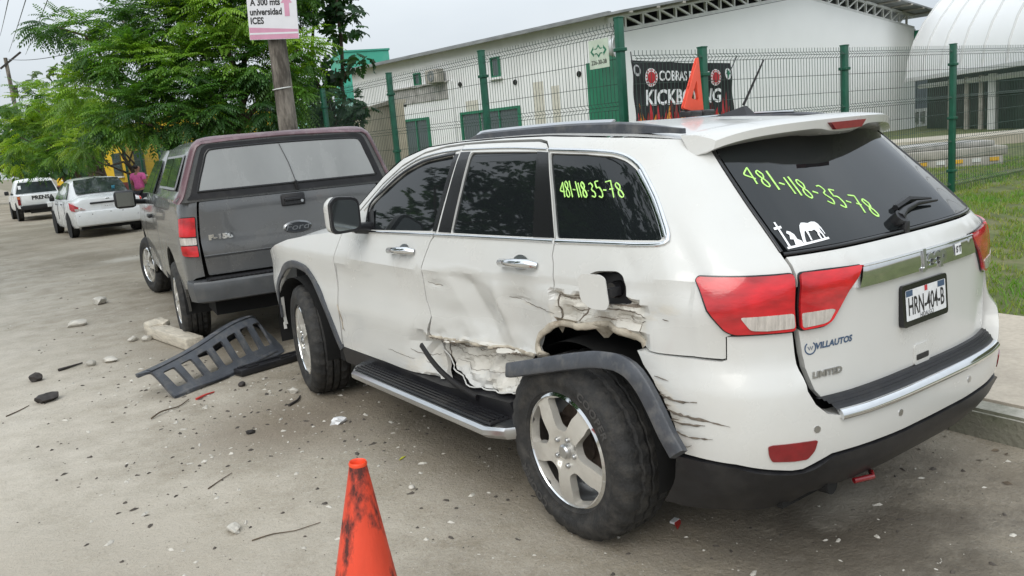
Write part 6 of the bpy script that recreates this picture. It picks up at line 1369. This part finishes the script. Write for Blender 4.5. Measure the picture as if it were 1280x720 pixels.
mb.build('bumper_pad', 'black_plastic', BB)
mb = MB(); mb.box((-.0, -1.240, .60), (.40, .02, .13), bev=.008); mb.build('plate_recess', 'black_plastic', BB)
mb = MB(); mb.box((-.01, 1.3, .48), (1.5, 4.6, .25)); mb.box((0, 1.4, .62), (1.84, 2.2, .25)); mb.tube([(-.8, 0, .38), (.8, 0, .38)], .06, 8); mb.box((0, -.5, .75), (1.5, 1.0, .3)); mb.build('underbody', 'black_void', FT)
THIN = [[(.90, 60*i+d) if k else (.36, 60*i+d) for k, d in ((0, -14), (1, -21), (1, 0), (1, 21), (0, 14))] for i in range(6)]
w0 = build_wheel(FT, .382, .255, .232, THIN, rim_mat='alloy', nuts=6)
w0.name = 'wheel'
place_wheel(w0, -.862, 0, .380, True, spin=R(10)); w1 = dup(w0, FT); place_wheel(w1, -.885, 3.514, .380, True, steer=R(13), spin=R(33)); w2 = dup(w0, FT); place_wheel(w2, .862, 0, .38, False); w3 = dup(w0, FT); place_wheel(w3, .862, 3.514, .38, False, steer=R(13))

# ------------------------------------------------------------------ simple builders for the two far cars
def simple_wheel(par, r, w, m='alloy'):
    e = bpy.data.objects.new('wheel', None); link(e, par)
    mb = MB(); mb.lathe([(r*.62, -w/2+.01), (r*.9, -w/2), (r, -w/2+.03), (r, w/2-.03), (r*.9, w/2), (r*.62, w/2-.01)], 28, 'x'); mb.build('tyre', 'tyre_rubber', e, smooth=35)
    Pw = lambda t, z: np.stack([-w/2+.02-.015*(np.hypot(t, z)/r)**2, t, z], -1)
    holes = [round_poly([(k*r*math.cos(R(a)), k*r*math.sin(R(a))) for k, a in [(.28, 60*i-12), (.54, 60*i-18), (.54, 60*i+18), (.28, 60*i+12)]], .01) for i in range(6)]
    panel('rim', Pw, [(r*.66*math.cos(a), r*.66*math.sin(a)) for a in np.linspace(0, 2*math.pi, 40, endpoint=False)], m, e, holes=holes, step=.06, gap=0, flange=.02, centre=(.4, 0, 0))
    mb = MB(); mb.lathe([(0, -w/2+.08), (r*.64, -w/2+.08), (r*.64, w/2)], 24, 'x'); mb.build('brake', 'brake_iron', e)
    return e
def wheels4(par, r, w, tr, wb):
    e = simple_wheel(par, r, w)
    for i, (x, y, l) in enumerate(((-tr, 0, True), (-tr, wb, True), (tr, 0, False), (tr, wb, False))):
        k = e if i == 0 else dup(e, par); place_wheel(k, x, y, r, l, spin=.3*i)
def car_panel_side(par, name, poly, m, xf, off=.0, step=.15, flange=.015, names=None):
    out = []
    for s_ in (-1, 1):
        def PQ(t, z, s_=s_): z = np.asarray(z); return np.stack([s_*(xf(np.asarray(t), z)+off), np.asarray(t), z], -1)
        out.append(panel(name, PQ, poly, m, par, step=step, gap=.006, flange=flange, centre=(0, 1.2, .8)))
    return out
# white saloon
S = thing('white_saloon', 'white saloon car with a dented rear bumper parked between the two pickups', 'car', (.946, 21.722, 0), .009)
def shalf(w, zs, zb, zr, wr): return [(0, zs), (w*.93, zs), (w*.985, zs+.1), (w, (zs+zb)/2), (w*.985, zb-.12), (w*.955, zb), (w*.9, zb+.012), (wr, zr), (wr*.6, zr+.018), (0, zr+.024)]
# lower body
B_ = loft('body', [(-.98, shalf(.70, .42, .86, .92, .5)), (-.95, shalf(.80, .30, .90, .98, .6)), (-.80, shalf(.835, .27, .93, 1.025, .62)), (-.5, shalf(.845, .26, .955, 1.045, .64)), (-.2, shalf(.848, .24, .965, 1.05, .64)), (.6, shalf(.848, .22, .955, .98, .6)), (2.2, shalf(.848, .22, .935, .96, .6)), (2.5, shalf(.845, .24, .91, .97, .62)), (3.0, shalf(.825, .26, .82, .90, .55)), (3.35, shalf(.74, .3, .68, .76, .5)), (3.46, shalf(.6, .36, .60, .66, .4))], 'car_white', S, smooth=32)
def ch(w0, z0, w1, z1): return [(0, z0), (w0, z0), (w0*.62+w1*.38, z0*.5+z1*.5), (w1+.02, z1-.05), (w1-.06, z1), (w1*.5, z1+.03), (0, z1+.038)]
CB = loft('cabin', [(-.38, ch(.66, .98, .62, 1.06)), (-.05, ch(.74, .95, .58, 1.28)), (.32, ch(.79, .93, .575, 1.445)), (.62, ch(.80, .93, .58, 1.485)), (1.2, ch(.80, .93, .585, 1.495)), (1.65, ch(.80, .93, .58, 1.44)), (2.2, ch(.79, .92, .66, 1.12)), (2.45, ch(.78, .9, .7, .98))], 'car_white', B_, smooth=32)
RWv = [(-.62, -.335, 1.075), (.62, -.335, 1.075), (.60, -.02, 1.29), (.545, .25, 1.435), (0, .235, 1.465), (-.545, .25, 1.435), (-.60, -.02, 1.29), (0, -.365, 1.085)]
mb = MB(); o_ = np.array([0, -.035, .034]); mb.add([tuple(np.array(v)+o_) for v in RWv], [(0, 7, 4, 5, 6), (7, 1, 2, 3, 4)]); mb.build('rear_window', 'sedan_glass', CB)
mb = MB(); mb.box((.30, -.29, 1.20), (.075, .006, .15), rot=(R(35), 0, 0)); mb.build('window_sticker', 'blue_sticker', CB)
mb = MB(); mb.box((0, .34, 1.50), (.05, .10, .03), bev=.01); mb.build('antenna', 'black_plastic', CB)
car_panel_side(CB, 'window', [(.20, 1.0), (.62, .99), (.66, 1.42), (.46, 1.41), (.25, 1.22)], 'sedan_glass', lambda t, z: .80-.40*(z-.95), .012)
car_panel_side(CB, 'window', [(.72, .99), (1.42, .98), (1.44, 1.42), (.76, 1.43)], 'sedan_glass', lambda t, z: .80-.40*(z-.95), .012)
car_panel_side(CB, 'window', [(1.50, .98), (2.15, .99), (1.72, 1.36), (1.52, 1.41)], 'sedan_glass', lambda t, z: .80-.40*(z-.95), .012)
for yy in (-.12, 1.02, 2.0):
    for s_ in (-1, 1):
        mb = MB(); mb.tube([(s_*.85, yy+.52, .45), (s_*.853, yy+.53, .7), (s_*.83, yy+.53, .93)], .005, 5); mb.build('door_seam', 'black_plastic', B_)
for s_ in (-1, 1):
    for yy in (.78, 1.72): mb = MB(); mb.box((s_*.853, yy, .86), (.03, .14, .03), bev=.01); mb.build('door_handle', 'black_plastic', B_)
    mb = MB(); q = [(s_*.855, -.62, .93), (s_*.835, -.82, .90), (s_*.79, -.945, .86), (s_*.55, -.985, .725), (s_*.80, -.95, .70), (s_*.845, -.8, .715), (s_*.858, -.66, .76)]
    c_ = np.mean(q, axis=0); mb.add([tuple(np.array(v)+[s_*.008, -.012, 0]) for v in q]+[tuple(np.array(v)*.98+c_*.02-np.array([s_*.03, -.03, 0])) for v in q], [tuple(range(7))]+[(i, (i+1) % 7, 7+(i+1) % 7, 7+i) for i in range(7)]); mb.build('tail_lamp', 'lamp_red', S, smooth=30)
    mb = MB(); q = [(s_*.80, -.968, .765), (s_*.60, -.998, .752), (s_*.56, -1.0, .728), (s_*.79, -.972, .712)]; mb.add(q, [(0, 1, 2, 3)]); mb.build('reversing_lens', 'lamp_clear', S)
    mb = MB(); mb.box((s_*.90, 1.93, 1.0), (.13, .09, .12), bev=.03); mb.build('door_mirror', 'black_plastic', S, smooth=40)
    for yy in (0, 2.6):
        mb = MB(); mb.lathe([(.355, 0), (.36, .012), (.33, .014), (.0, .014)], 26, 'x'); mb.v = [(s_*(.843+x), yy+y, .31+z) for x, y, z in mb.v]; mb.build('wheel_arch', 'black_void', S)
mb = MB(); mb.box((0, -.985, .50), (1.60, .15, .37), bev=.05); BP = mb.build('rear_bumper', 'car_white', S, smooth=35)
mb = MB(); mb.box((0, -.90, .28), (1.4, .1, .12)); mb.build('bumper_valance', 'black_void', BP)
for x, z in ((-.42, .60), (.02, .625), (.30, .62), (.66, .50), (-.72, .58)): mb = MB(); mb.box((x, -1.057, z), (.035, .006, .025), bev=.002); mb.build('bumper_mark', 'black_plastic', BP)
mb = MB(); mb.box((0, -.985, .875), (.86, .03, .045), bev=.012); mb.build('trunk_trim', 'black_plastic', S, smooth=40)
mb = MB(); mb.box((.0, -.978, .785), (.34, .012, .125), bev=.004); pl_ = mb.build('number_plate', 'plate_white', S)
lettering('plate_number', 'VHN-14-7'.replace('VHN-14-7', '- - - -'), lambda v: np.stack([v[:, 0], np.full(len(v), -.987), .785+v[:, 1]], -1), 'print_black', pl_, size=.09)
mb = MB(); mb.lathe([(.028, -.004), (.036, -.008), (.044, -.004)], 20, 'y', (0, -.972, .955)); mb.box((0, -.976, .955), (.09, .008, .014)); mb.build('badge', 'chrome', S)
wheels4(S, .305, .185, .755, 2.6)
# white press pickup
Pk = thing('press_pickup', 'small white pickup lettered PRENSA parked beyond the white saloon', 'pickup', (.83, 34.6, 0), .0)
def pk(w, z0, z1): return [(0, z0), (w*.96, z0), (w, z0+.12), (w, z1-.18), (w*.97, z1-.02), (w*.9, z1), (0, z1)]
PBd = loft('body', [(-1.05, pk(.80, .52, .99)), (-1.03, pk(.815, .50, 1.0)), (.5, pk(.825, .45, 1.0)), (.52, pk(.825, .40, .98)), (2.0, pk(.825, .38, .98)), (2.2, pk(.82, .40, .99)), (3.2, pk(.80, .42, .92)), (3.42, pk(.74, .45, .80))], 'car_white', Pk, smooth=32)
PCb = loft('cabin', [(.50, ch(.78, .95, .60, 1.50)), (.62, ch(.80, .95, .62, 1.56)), (1.4, ch(.80, .95, .62, 1.575)), (1.7, ch(.80, .95, .62, 1.53)), (2.35, ch(.79, .95, .70, 1.06))], 'car_white', PBd, smooth=32)
mb = MB(); mb.add([(-.72, .488, 1.03), (.72, .488, 1.03), (.59, .488, 1.46), (-.59, .488, 1.46)], [(0, 1, 2, 3)]); mb.build('rear_window', 'sedan_glass', PCb)
mb = MB(); mb.box((-.56, .482, 1.28), (.10, .006, .14)); mb.build('window_sticker', 'sticker_white', PCb)
car_panel_side(PCb, 'window', [(.72, 1.0), (1.95, .99), (1.66, 1.42), (.76, 1.46)], 'sedan_glass', lambda t, z: .80-.33*(z-.95), .012)
mb = MB(); mb.box((0, -1.055, .80), (1.38, .03, .38), bev=.008); TGp = mb.build('tailgate', 'car_white', Pk, smooth=30)
lettering('lettering', 'PRENSA', lambda v: np.stack([.02+v[:, 0], np.full(len(v), -1.074), .865+v[:, 1]], -1), 'print_black', TGp, size=.20, bold=.008, xs=1.05)
for s_ in (-1, 1):
    mb = MB(); mb.box((s_*.775, -1.045, .80), (.10, .05, .34), bev=.01); t_ = mb.build('tail_lamp', 'lamp_dark_red', Pk); mb = MB(); mb.box((s_*.775, -1.072, .90), (.085, .008, .10)); mb.build('indicator_lens', 'lamp_amber', t_)
    mb = MB(); mb.box((s_*.93, 1.75, 1.08), (.16, .09, .16), bev=.03); mb.build('door_mirror', 'black_plastic', Pk, smooth=40)
    for yy in (0, 2.55):
        mb = MB(); mb.lathe([(.385, 0), (.39, .012), (.0, .014)], 26, 'x'); mb.v = [(s_*(.816+x), yy+y, .34+z) for x, y, z in mb.v]; mb.build('wheel_arch', 'black_void', Pk)
mb = MB(); mb.box((-.12, -1.12, .52), (1.30, .12, .16), bev=.02); mb.box((0, -.95, .36), (.9, .1, .14)); BPp = mb.build('rear_bumper', 'black_plastic', Pk, smooth=30)
mb = MB(); mb.box((.30, -1.125, .56), (.36, .13, .17), bev=.01); mb.build('number_plate', 'plate_white', Pk)
mb = MB(); mb.box((0, 1, .42), (1.3, 3.8, .18)); mb.build('underbody', 'black_void', Pk)
wheels4(Pk, .335, .20, .735, 2.55)
# black and yellow truck far down the road
Tk = thing('dark_truck', 'dark truck with yellow front far down the road at the left edge', 'truck', (-3.2, 70, 0), .02)
loft('truck_body', [(0, [(0, .5), (.95, .5), (.95, 2.3), (0, 2.35)]), (.2, [(0, .45), (1.0, .45), (1.0, 2.4), (0, 2.45)]), (5, [(0, .45), (1.0, .45), (1.0, 2.4), (0, 2.45)])], 'dark_inside', Tk)
mb = MB(); mb.box((0, -.25, .95), (1.95, .6, .45), bev=.06); mb.build('hood', 'yellow_paint', Tk, smooth=40)
mb = MB(); mb.box((.75, -.1, 1.55), (.3, .5, .7), bev=.05); mb.build('side_panel', 'yellow_paint', Tk, smooth=40)
mb = MB(); mb.box((0, -.06, 1.75), (1.6, .1, .7)); mb.build('windscreen', 'sedan_glass', Tk)
mb = MB(); mb.box((0, -.58, .7), (.6, .04, .18)); mb.build('number_plate', 'plate_white', Tk)
wheels4(Tk, .45, .25, .85, 3.4)
# ------------------------------------------------------------------ things lying on the road
CN = thing('traffic_cone', 'scuffed orange traffic cone with black tyre marks in the foreground', 'cone', (-1.985, -.165, 0))
CN.rotation_euler = (R(2.0), R(2.5), 0)
mb = MB(); pr = [(.150, .03), (.146, .05), (.028, .69), (.0285, .70), (.0265, .703), (.0235, .70), (.0235, .66), (.10, .10)]
mb.lathe(pr, 40, 'z'); sh = mb.build('cone_body', 'cone_orange', CN, smooth=40)
mb = MB(); mb.box((0, 0, .018), (.37, .37, .036), bev=.012); mb.build('base', 'cone_orange', CN, smooth=40)
mb = MB(); mb.lathe([(.0283, .692), (.0295, .698), (.0265, .7045), (.0232, .699), (.0236, .60)], 40, 'z'); mb.build('rim', 'cone_clean', CN, smooth=60)
# warning triangle on the car roof
TRI = thing('warning_triangle', 'orange warning triangle standing on the roof of the white SUV', 'triangle', (.45, .455, 1.700), R(22))
def tri_pts(s, c=(-.13, .085)):
    v = [(-.26, .035), (0, .0), (-.045, .262)]; cx = sum(a for a, b in v)/3; cz = sum(b for a, b in v)/3
    return [(cx+(a-cx)*s, cz+(b-cz)*s) for a, b in v]
o_, i_ = round_poly(tri_pts(1.14), .02), tri_pts(.40)
PT3 = lambda t, z: np.stack([np.asarray(t), .0*np.asarray(t), np.asarray(z)], -1)
for y_, nm in ((-.008, 'front_face'), (.008, 'back_face')):
    panel(nm, (lambda t, z, y_=y_: np.stack([np.asarray(t), np.full(np.shape(t), y_), np.asarray(z)], -1)), o_, 'orange_tri', TRI, holes=[round_poly(i_, .01)], step=.05, gap=0, flange=.014, centre=(0, -y_*100, .1))
for x_ in (-.16, .045): mb = MB(); mb.box((x_, 0, -.002), (.17, .06, .03), bev=.008); mb.build('foot', 'black_plastic', TRI, smooth=30)
# fallen bumper grille
GR = thing('fallen_grille', 'cracked grey plastic bumper grille with seven square openings lying on the road', 'car part', (-1.70, 3.61, 0), math.atan2(4.24-3.61, -.61+1.70))
Lg = 1.27
GPR = Sp([(0, .0, .004), (.05, .012, .018), (.11, .045, .05), (.34, .175, .225), (.40, .215, .258), (.45, .26, .258), (.50, .31, .20), (.56, .345, .07)])
def Pg(t, z):
    t = np.asarray(t, float); z = np.asarray(z, float); u = t/Lg
    yz = GPR(z); k = (.78+.58*sstep(0, .85, u))*(1-.50*sstep(.88, 1.02, u))
    return np.stack([t-.16*z*(1-u)+.03, yz[..., 0]*1.05-.03*np.sin(u*math.pi)+.02*u, yz[..., 1]*k+.004*np.sin(t*9)], -1)
outg = [(0, 0), (.5, -.01), (1.0, -.005), (1.22, .03), (1.275, .14), (1.27, .34), (1.2, .47), (1.05, .53), (.75, .545), (.4, .52), (.12, .49), (.02, .49), (-.03, .43), (.05, .37), (.03, .2)]
hg = []
for i in range(7):
    x = .10+.158*i; hg.append(round_poly([(x, .145), (x+.104, .145), (x+.110, .325), (x+.008, .325)], .018))
panel('grille_sheet', Pg, outg, 'grey_plastic', GR, holes=hg, step=.028, gap=0, flange=.022, centre=(.6, .25, -.6), rnd=.02)
mb = MB(); q = smooth_path([(0.0, .06), (.4, .06), (.8, .06), (1.15, .08)], .04); p = Pg(q[:, 0], q[:, 1]); n = normals_of(Pg, q[:, 0], q[:, 1]); sweep(mb, p, n, .03, .010); mb.build('lower_rib', 'grey_plastic', GR, smooth=50)
mb = MB(); q = smooth_path([(.05, .40), (.4, .41), (.8, .41), (1.15, .40)], .04); p = Pg(q[:, 0], q[:, 1]); n = normals_of(Pg, q[:, 0], q[:, 1]); sweep(mb, p, n, .05, .006); mb.build('upper_rib', 'grey_plastic', GR, smooth=50)
BPc = thing('black_trim_piece', 'long black plastic trim piece lying beside the front wheel of the white SUV', 'car part', (-.86, 3.89, .03), math.atan2(.10, .50))
mb = MB(); mb.box((0, 0, 0), (.62, .13, .055), bev=.012); mb.box((0, .02, .03), (.58, .03, .02), bev=.005); mb.box((-.2, -.03, .03), (.1, .05, .012)); mb.box((.1, -.03, .03), (.1, .05, .012)); mb.build('trim', 'black_plastic', BPc, smooth=30)
PL = thing('pale_beam', 'broken pale timber beam lying behind the rear wheel of the grey pickup', 'beam', (-1.20, 5.62, .06), math.atan2(-1.02, .12))
mb = MB(); g = random.Random(2)
mb.box((0, 0, 0), (1.05, .17, .11), bev=.018); mb.box((-.52, .02, .02), (.16, .20, .15), rot=(.1, .2, .1), bev=.03); mb.box((-.45, .06, .06), (.12, .10, .06), rot=(.3, .1, .4), bev=.015); mb.build('beam', 'plank_wood', PL, smooth=40)
def rock(name, label, cat, x, y, s, m, seed, flat=.55, group=None, spiky=.35):
    bm = bmesh.new(); bmesh.ops.create_icosphere(bm, subdivisions=2, radius=1); g = random.Random(seed); off = Vector((g.uniform(-9, 9), g.uniform(-9, 9), g.uniform(-9, 9)))
    sx, sy = g.uniform(.8, 1.25), g.uniform(.6, .95)
    for v in bm.verts:
        k = 1+spiky*noise.noise(v.co*1.3+off)+spiky*.5*noise.noise(v.co*3.1+off); v.co = Vector((v.co.x*sx, v.co.y*sy, v.co.z*flat))*k*s*.5
    bm.verts.index_update(); mb = MB(); mb.add([v.co.copy() for v in bm.verts], [[v.index for v in f.verts] for f in bm.faces]); bm.free()
    o = mb.build(name, m, None, smooth=32); o.location = (x, y, s*.5*flat*.7); o.rotation_euler = (0, 0, g.uniform(0, 6)); tag(o, label, cat, group); return o
rock('pale_rubble', 'flat pale chunk of rubble lying alone on the road left of the grey pickup', 'rubble', -1.754, 7.596, .24, 'pale_stone', 1, .35)
rock('dark_clod', 'small dark clod on the road, the farther of the two dark pieces at the left', 'debris', -2.407, 5.21, .13, 'dark_debris', 2, .6)
rock('dark_clod', 'dark broken piece with pale top, nearer of the two dark pieces at the left', 'debris', -2.418, 4.437, .17, 'dark_debris', 3, .45, spiky=.6)
rock('grey_chip', 'grey stone chip beside the dark stick on the road', 'rubble', -1.971, 5.361, .11, 'kerb_concrete', 4, .55)
rock('grey_chip', 'pale stone chip between the grey chip and the fallen grille', 'rubble', -1.816, 5.361, .11, 'pale_stone', 5, .5)
rock('pale_chip', 'pale stone chip just left of the broken timber beam', 'rubble', -1.477, 6.10, .13, 'pale_stone', 6, .45)
rock('pale_chip', 'pale stone chip against the broken end of the timber beam', 'rubble', -1.376, 5.98, .12, 'pale_stone', 7, .5)
rock('pale_rubble', 'pale lump of broken plaster alone in the foreground left of the orange cone', 'rubble', -2.028, 1.15, .082, 'pale_stone', 8, .5, spiky=.6)
rock('white_lump', 'white crumpled lump on the road below the front door of the white SUV', 'rubble', -1.061, 2.152, .085, 'plate_white', 9, .6, spiky=.7)
rock('pebble', 'single light pebble on the road between the cone and the running board', 'stone', -1.215, .943, .036, 'pale_stone', 10, .7, spiky=.15)
rock('dark_chip', 'black chip on the road below the front wheel of the white SUV', 'debris', -1.533, 2.42, .06, 'dark_debris', 11, .5, spiky=.7)
rock('pale_chip', 'pale chip beside the front tyre of the white SUV', 'rubble', -1.02, 3.03, .09, 'pale_stone', 12, .5, spiky=.6)
rock('dark_clod', 'dark lump under the lower edge of the fallen grille', 'debris', -1.222, 3.54, .08, 'dark_debris', 13, .5)
rock('pale_chip', 'pale stone by the front wheel of the grey pickup', 'rubble', -1.30, 9.0, .22, 'pale_stone', 14, .5)
rock('lawn_stone', 'large flat pale stone lying on the grass beside the pavement', 'stone', 3.35, .30, .42, 'pale_stone', 15, .3, spiky=.3)
rock('lawn_stone', 'smaller pale stone at the right edge on the grass beside the pavement', 'stone', 3.72, .02, .30, 'pale_stone', 16, .35, spiky=.3)
def stick(label, pts, r, m='stick_wood', cat='twig', name='twig'):
    mb = MB(); q = smooth_path([(x, y, z) for x, y, z in pts], .03); mb.tube(q, list(np.linspace(r, r*.5, len(q))), 6); o = mb.build(name, m, None, smooth=60); tag(o, label, cat)
stick('short thick dark stick on the road between the dark clods and the grille', [(-2.22, 5.40, .012), (-2.1, 5.45, .014), (-2.02, 5.5, .012)], .014, 'dark_debris', 'stick', 'stick')
stick('thin twig at the left edge of the road', [(-2.70, 4.23, .005), (-2.62, 4.30, .006), (-2.54, 4.40, .005)], .005)
stick('long thin curved twig in the foreground, nearest the camera', [(-2.0, .99, .004), (-1.92, .98, .006), (-1.80, .93, .006), (-1.70, .93, .004)], .0032)
stick('thin twig on the open road above the foreground twig', [(-1.98, 1.74, .004), (-1.9, 1.80, .006), (-1.82, 1.86, .004)], .0035)
stick('forked bundle of dry twigs below the left end of the grille', [(-1.93, 3.25, .01), (-1.85, 3.32, .02), (-1.72, 3.38, .01), (-1.62, 3.50, .01)], .006)
stick('red plastic sliver beside the lower edge of the fallen grille', [(-1.58, 3.46, .006), (-1.50, 3.50, .012), (-1.43, 3.54, .006)], .010, 'red_scrap', 'scrap', 'red_sliver')
stick('dark plastic sliver near the front tyre of the white SUV', [(-1.16, 2.75, .008), (-1.08, 2.80, .012), (-1.02, 2.90, .008)], .010, 'dark_debris', 'scrap', 'dark_sliver')
def scrap(name, label, cat, pts, z, m, th=.003):
    mb = MB(); mb.prism(pts, z, z+th, 'z'); o = mb.build(name, m, None); tag(o, label, cat); return o
scrap('red_scrap', 'red scrap of wrapper on the road behind the rear wheel of the white SUV', 'scrap', [(-.625, -.262), (-.575, -.235), (-.56, -.215), (-.60, -.222)], .004, 'red_scrap', .008)
scrap('white_scrap', 'white scrap of paper touching the red wrapper behind the rear wheel', 'scrap', [(-.60, -.222), (-.56, -.212), (-.565, -.19), (-.605, -.20)], .004, 'plate_white', .010)
scrap('yellow_leaf', 'small yellow leaf on the road below the running board', 'leaf', [(-1.09, 1.31), (-1.06, 1.322), (-1.035, 1.336), (-1.06, 1.338)], .004, 'lime_leaf', .003)
# uncountable grit scattered over the road
g = np.random.default_rng(9); base_m = np.array([(1, 0, 0), (.3, .9, 0), (-.8, .5, 0), (-.7, -.6, 0), (.4, -.8, 0), (.25, .1, .75), (-.3, -.05, .6)]); bf = [(0, 1, 5), (1, 2, 6), (1, 6, 5), (2, 3, 6), (3, 4, 6), (4, 5, 6), (4, 0, 5)]
for nm, m_, n, lo, hi in (('pale_grit', 'pale_stone', 2200, .0025, .016), ('dark_grit', 'dark_grit', 2600, .002, .015)):
    k = n//3
    X_ = np.concatenate([g.uniform(-5, 1.0, k), g.normal(-1.3, .7, k), g.uniform(-2.6, 1.0, n-2*k)]); Y_ = np.concatenate([g.uniform(-2, 16, k), g.normal(3.6, 1.2, k), g.uniform(-1.6, 3, n-2*k)])
    s = lo+(hi-lo)*g.uniform(0, 1, n)**5; a = g.uniform(0, 6.28, n); el = g.uniform(.6, 2.2, n); jj = 1+g.uniform(-.35, .35, (n, 7, 1))
    Q = base_m[None]*jj; x = Q[..., 0]*(el*s)[:, None]; y = Q[..., 1]*s[:, None]; z = Q[..., 2]*s[:, None]*.8+.001
    ca, sa = np.cos(a)[:, None], np.sin(a)[:, None]; V = np.stack([X_[:, None]+x*ca-y*sa, Y_[:, None]+x*sa+y*ca, z], -1).reshape(-1, 3)
    F = (np.array(bf)[None]+7*np.arange(n)[:, None, None]).reshape(-1, 3)
    mesh_obj(nm, V, F.tolist(), m_, None, kind='stuff')
# fallen leaves and crumbs along the kerb
g = np.random.default_rng(12); V = []; F = []
for i in range(150):
    y = g.uniform(-3, 4.5); x = kx(y)-abs(g.normal(.0, .22))-.02; s = g.uniform(.008, .024); a = g.uniform(0, 6.3); b = len(V); ca, sa = math.cos(a), math.sin(a)
    for px_, py_, pz_ in ((-1, 0, .1), (0, .5, .35), (1, 0, .1), (0, -.5, .0)): V.append((x+(px_*ca-py_*sa)*s, y+(px_*sa+py_*ca)*s, .002+pz_*s))
    F.append((b, b+1, b+2, b+3))
mb = MB(); mb.add(V, F); mb.build('kerb_litter', 'stick_wood', kind='stuff')
# ------------------------------------------------------------------ woman standing on the pavement
PE = thing('person', 'woman in a pink T-shirt and dark trousers standing beside the white saloon', 'person', (2.2, 22.9, .15), R(-52))
def skin(name, joints, edges, m, parent, sub=2):
    me = bpy.data.meshes.new(name); me.from_pydata([j[:3] for j in joints], edges, []); me.materials.append(MATS[m])
    o = bpy.data.objects.new(name, me); link(o, parent); md = o.modifiers.new('skin', 'SKIN'); md.use_smooth_shade = True
    sv = me.skin_vertices[0].data
    for i, j in enumerate(joints): sv[i].radius = (j[3], j[4] if len(j) > 4 else j[3]); sv[i].use_root = (i == 0)
    o.modifiers.new('sub', 'SUBSURF').levels = sub; o.modifiers['sub'].render_levels = sub; return o
# faces +y in her own frame
J_ = [(0, 0, .88, .135, .11), (0, 0, 1.02, .125, .10), (0, .0, 1.18, .14, .10), (0, -.01, 1.31, .12, .085), (0, .005, 1.385, .05), (0, .02, 1.44, .055), (0, .03, 1.51, .082, .09), (0, .02, 1.57, .06),
      (-.09, 0, .80, .09), (-.10, .01, .46, .062), (-.10, -.01, .09, .042), (-.10, .10, .03, .038), (.09, 0, .80, .09), (.10, .02, .46, .062), (.10, .02, .09, .042), (.10, .13, .03, .038),
      (-.175, 0, 1.30, .058), (-.225, -.03, 1.08, .045), (-.20, .16, .98, .035), (-.17, .23, .99, .028), (.175, 0, 1.30, .058), (.225, -.01, 1.08, .045), (.17, .19, 1.0, .035), (.13, .26, 1.01, .028),
      (0, .125, 1.495, .014)]
E_ = [(0, 1), (1, 2), (2, 3), (3, 4), (4, 5), (5, 6), (6, 7), (0, 8), (8, 9), (9, 10), (10, 11), (0, 12), (12, 13), (13, 14), (14, 15), (3, 16), (16, 17), (17, 18), (18, 19), (3, 20), (20, 21), (21, 22), (22, 23), (6, 24)]
for base, sx in ((19, -1), (23, 1)):
    bx, by, bz = J_[base][:3]
    for k in range(4):
        i = len(J_); J_ += [(bx+sx*.0+(k-1.5)*.017, by+.05, bz-.005, .0085), (bx+(k-1.5)*.016, by+.082-.006*abs(k-1.5), bz-.03, .007)]; E_ += [(base, i), (i, i+1)]
    i = len(J_); J_ += [(bx-sx*.035, by+.025, bz+.012, .009), (bx-sx*.045, by+.055, bz+.0, .008)]; E_ += [(base, i), (i, i+1)]
bo_ = skin('body', J_, E_, 'skin', PE)
skin('t_shirt', [(0, 0, .86, .165, .14), (0, 0, 1.02, .15, .125), (0, .01, 1.18, .165, .13), (0, -.01, 1.30, .135, .10), (0, .0, 1.365, .07), (-.18, 0, 1.305, .074), (-.215, -.02, 1.15, .066), (.18, 0, 1.305, .074), (.215, -.005, 1.15, .066)], [(0, 1), (1, 2), (2, 3), (3, 4), (3, 5), (5, 6), (3, 7), (7, 8)], 'pink_cloth', PE)
skin('trousers', [(0, 0, .89, .15, .125), (-.09, 0, .80, .105), (-.10, .01, .46, .075), (-.10, -.01, .12, .058), (.09, 0, .80, .105), (.10, .02, .46, .075), (.10, .02, .12, .058)], [(0, 1), (1, 2), (2, 3), (0, 4), (4, 5), (5, 6)], 'dark_cloth', PE)
skin('hair', [(0, .0, 1.575, .085), (0, -.05, 1.53, .075), (0, -.10, 1.55, .05), (0, -.15, 1.54, .045)], [(0, 1), (1, 2), (2, 3)], 'hair', PE)
for s_ in (-1, 1):
    mb = MB(); mb.lathe([(0, .008), (.011, .004), (.012, 0)], 10, 'y', (s_*.032, .108, 1.525)); mb.build('eye', 'dark_debris', PE)
    skin('shoe', [(s_*.10, .0 if s_ < 0 else .02, .045, .045), (s_*.10, .12, .03, .042)], [(0, 1)], 'rubber_dark', PE, 1)
mb = MB(); mb.box((0, .118, 1.462), (.045, .012, .012), bev=.004); mb.build('mouth', 'maroon_wall', PE)
